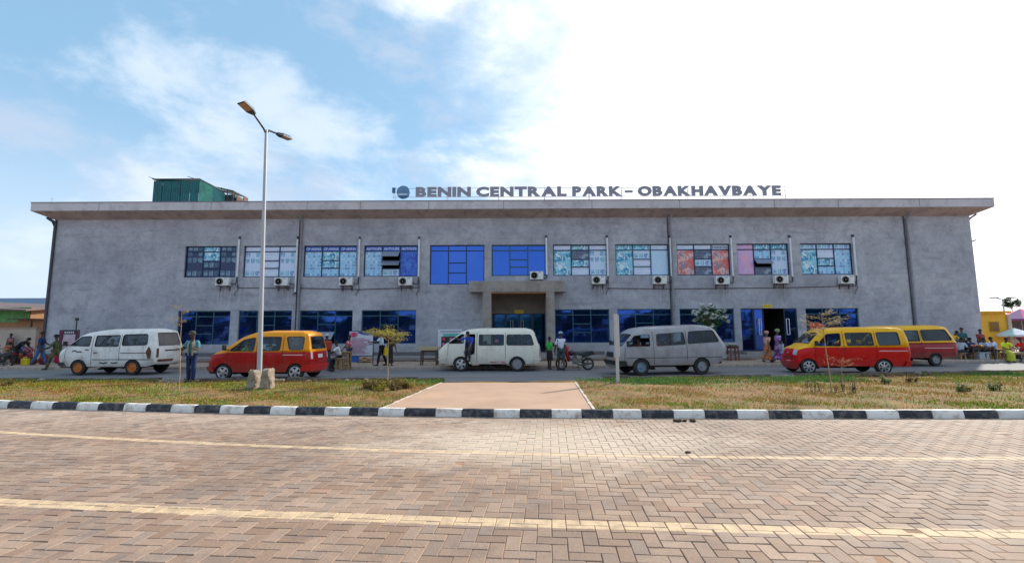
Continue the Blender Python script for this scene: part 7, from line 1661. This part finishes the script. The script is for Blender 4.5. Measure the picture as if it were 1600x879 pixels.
PK = mat('magenta_canvas', (.72, .06, .25), .8); PU = mat('purple_canvas', (.16, .06, .22), .8); PWT = mat('white_canvas', (.62, .66, .76), .8); PAQ = mat('aqua_canvas', (.40, .60, .62), .8)
parasol(1594, 482, 40, 1.9, PK, PU, 'magenta and purple market parasol at the edge of the view', .9); parasol(1584, 512, 31, 1.0, PWT, PAQ, 'pale aqua and white parasol low beside the kiosk pillar', .45)
a = F(1576, 500, 46); t_ = thing('market_canopy', 'long tan fabric canopy over market goods behind the parasols', 'canopy', (a.x, 46, 0)); W_ = 12
mb = MB(); mb.box(0, W_, 0, 5, a.z - .0, a.z + .45); mb.build('roof', mat('tan_canvas', (.55, .36, .18), .8), t_)
for q in range(4): mb = MB(); mb.tube([(q * W_ / 3.02 + .05, .1, 0), (q * W_ / 3.02 + .05, .1, a.z - .001)], .06, 6); mb.build('post', GALV, t_)
mb = MB(); mb.box(.3, W_, 4.6, 4.9, 0, a.z - .01); mb.build('back_panel', mat('dim_grey_sheet', (.26, .25, .27), .8), t_)
random.seed(12)
GC = [(.55, .56, .62), (.45, .05, .06), (.12, .25, .5), (.6, .4, .1), (.06, .06, .07), (.6, .55, .5), (.5, .1, .3)]
mb = MB()
mats_ = [mat('goods_%s' % n_, c, .8) for n_, c in zip(('grey', 'red', 'blue', 'ochre', 'black', 'cream', 'pink'), GC)]
for q in range(120):
    mb.mi = random.randrange(7); x = random.uniform(0, 9); y = random.uniform(0, 3); s_ = random.uniform(.15, .4); z = random.choice([0, .4, .8]); 
    if random.random() < .5: mb.box(x, x + s_ * 1.4, y, y + s_, z, z + s_)
    else: mb.blob((x, y, z + s_ * .6), (s_, s_ * .8, s_ * .7), 7, 5, .1)
p = F(1578, 540, 37); stuff(mb.build('market_goods', mats_, None, (p.x, 37, .1)), 'jumbled sacks and boxes of market goods under the parasols beyond the kiosk', 'market goods')
mb = MB()
for q in range(90):
    mb.mi = random.choice([1, 2, 4, 4, 3, 6]); x = random.uniform(-6, 3.4); y = random.uniform(0, 1.6); s_ = random.uniform(.12, .32); z = random.choice([0, .25, .5]) + (.25 if x < 0 else 0)
    if random.random() < .4: mb.box(x, x + s_ * 1.4, y, y + s_, z, z + s_)
    else: mb.blob((x, y, z + s_ * .6), (s_, s_ * .8, s_ * .7), 7, 5, .1)
p = at(20, 556); stuff(mb.build('heaped_goods', mats_, None, (p.x, p.y + .6, .15)), 'dark and red heaped goods piled along the foot of the pale boundary wall', 'market goods')

# ================================================================ ACROSS THE PLAZA, behind the viewpoint (what the glass mirrors)
random.seed(33)
proto = big_tree((-46, -30, 0), 7.2, 3.3, 'broad leafy tree in the row behind the viewpoint that the windows mirror', LFD, n=80, per=45, size=.3, group='trees behind the viewpoint')
for i, (x, y, k) in enumerate(((-76, -28, 1.0), (-66, -31, .8), (-56, -27, 1.1), (57, -30, 1.0), (66, -28, .8), (76, -31, 1.1), (-31, -28, .7), (0, -27, .6), (30, -30, .9), (-37, -26, .8), (-27, -31, 1.15), (-19, -27, .7), (-8, -30, .95), (6, -28, .8), (15, -32, 1.1), (24, -27, .75), (36, -30, 1.1), (47, -28, .9))):
    c = copy_tree(proto); c.location = (x, y, 0); c.scale = (k * 1.2, k * 1.2, k); c.rotation_euler.z = i * 1.3
t_ = thing('opposite_shop_row', 'long low shop row behind the viewpoint mirrored in the ground floor glass', 'building', (-80, -36, 0))
mb = MB(); mb.box(0, 160, -8, 0, 0, 3.4); mb.build('wall', WB, t_)
mb = MB(); mb.add([(-1, 1.5, 3.3), (161, 1.5, 3.3), (161, -4, 5.0), (-1, -4, 5.0), (-1, -9, 3.4), (161, -9, 3.4)], [(0, 1, 2, 3), (3, 2, 5, 4), (0, 3, 4), (1, 5, 2), (0, 4, 5, 1)]); mb.build('roof', mat('opposite_roof', (.20, .22, .28), .6), t_)
for q in range(38): mb = MB(); mb.box(1 + q * 4.1, 3.6 + q * 4.1, .001, .08, .1, 2.5); mb.build('door', DARK if q % 3 else BLU, t_)
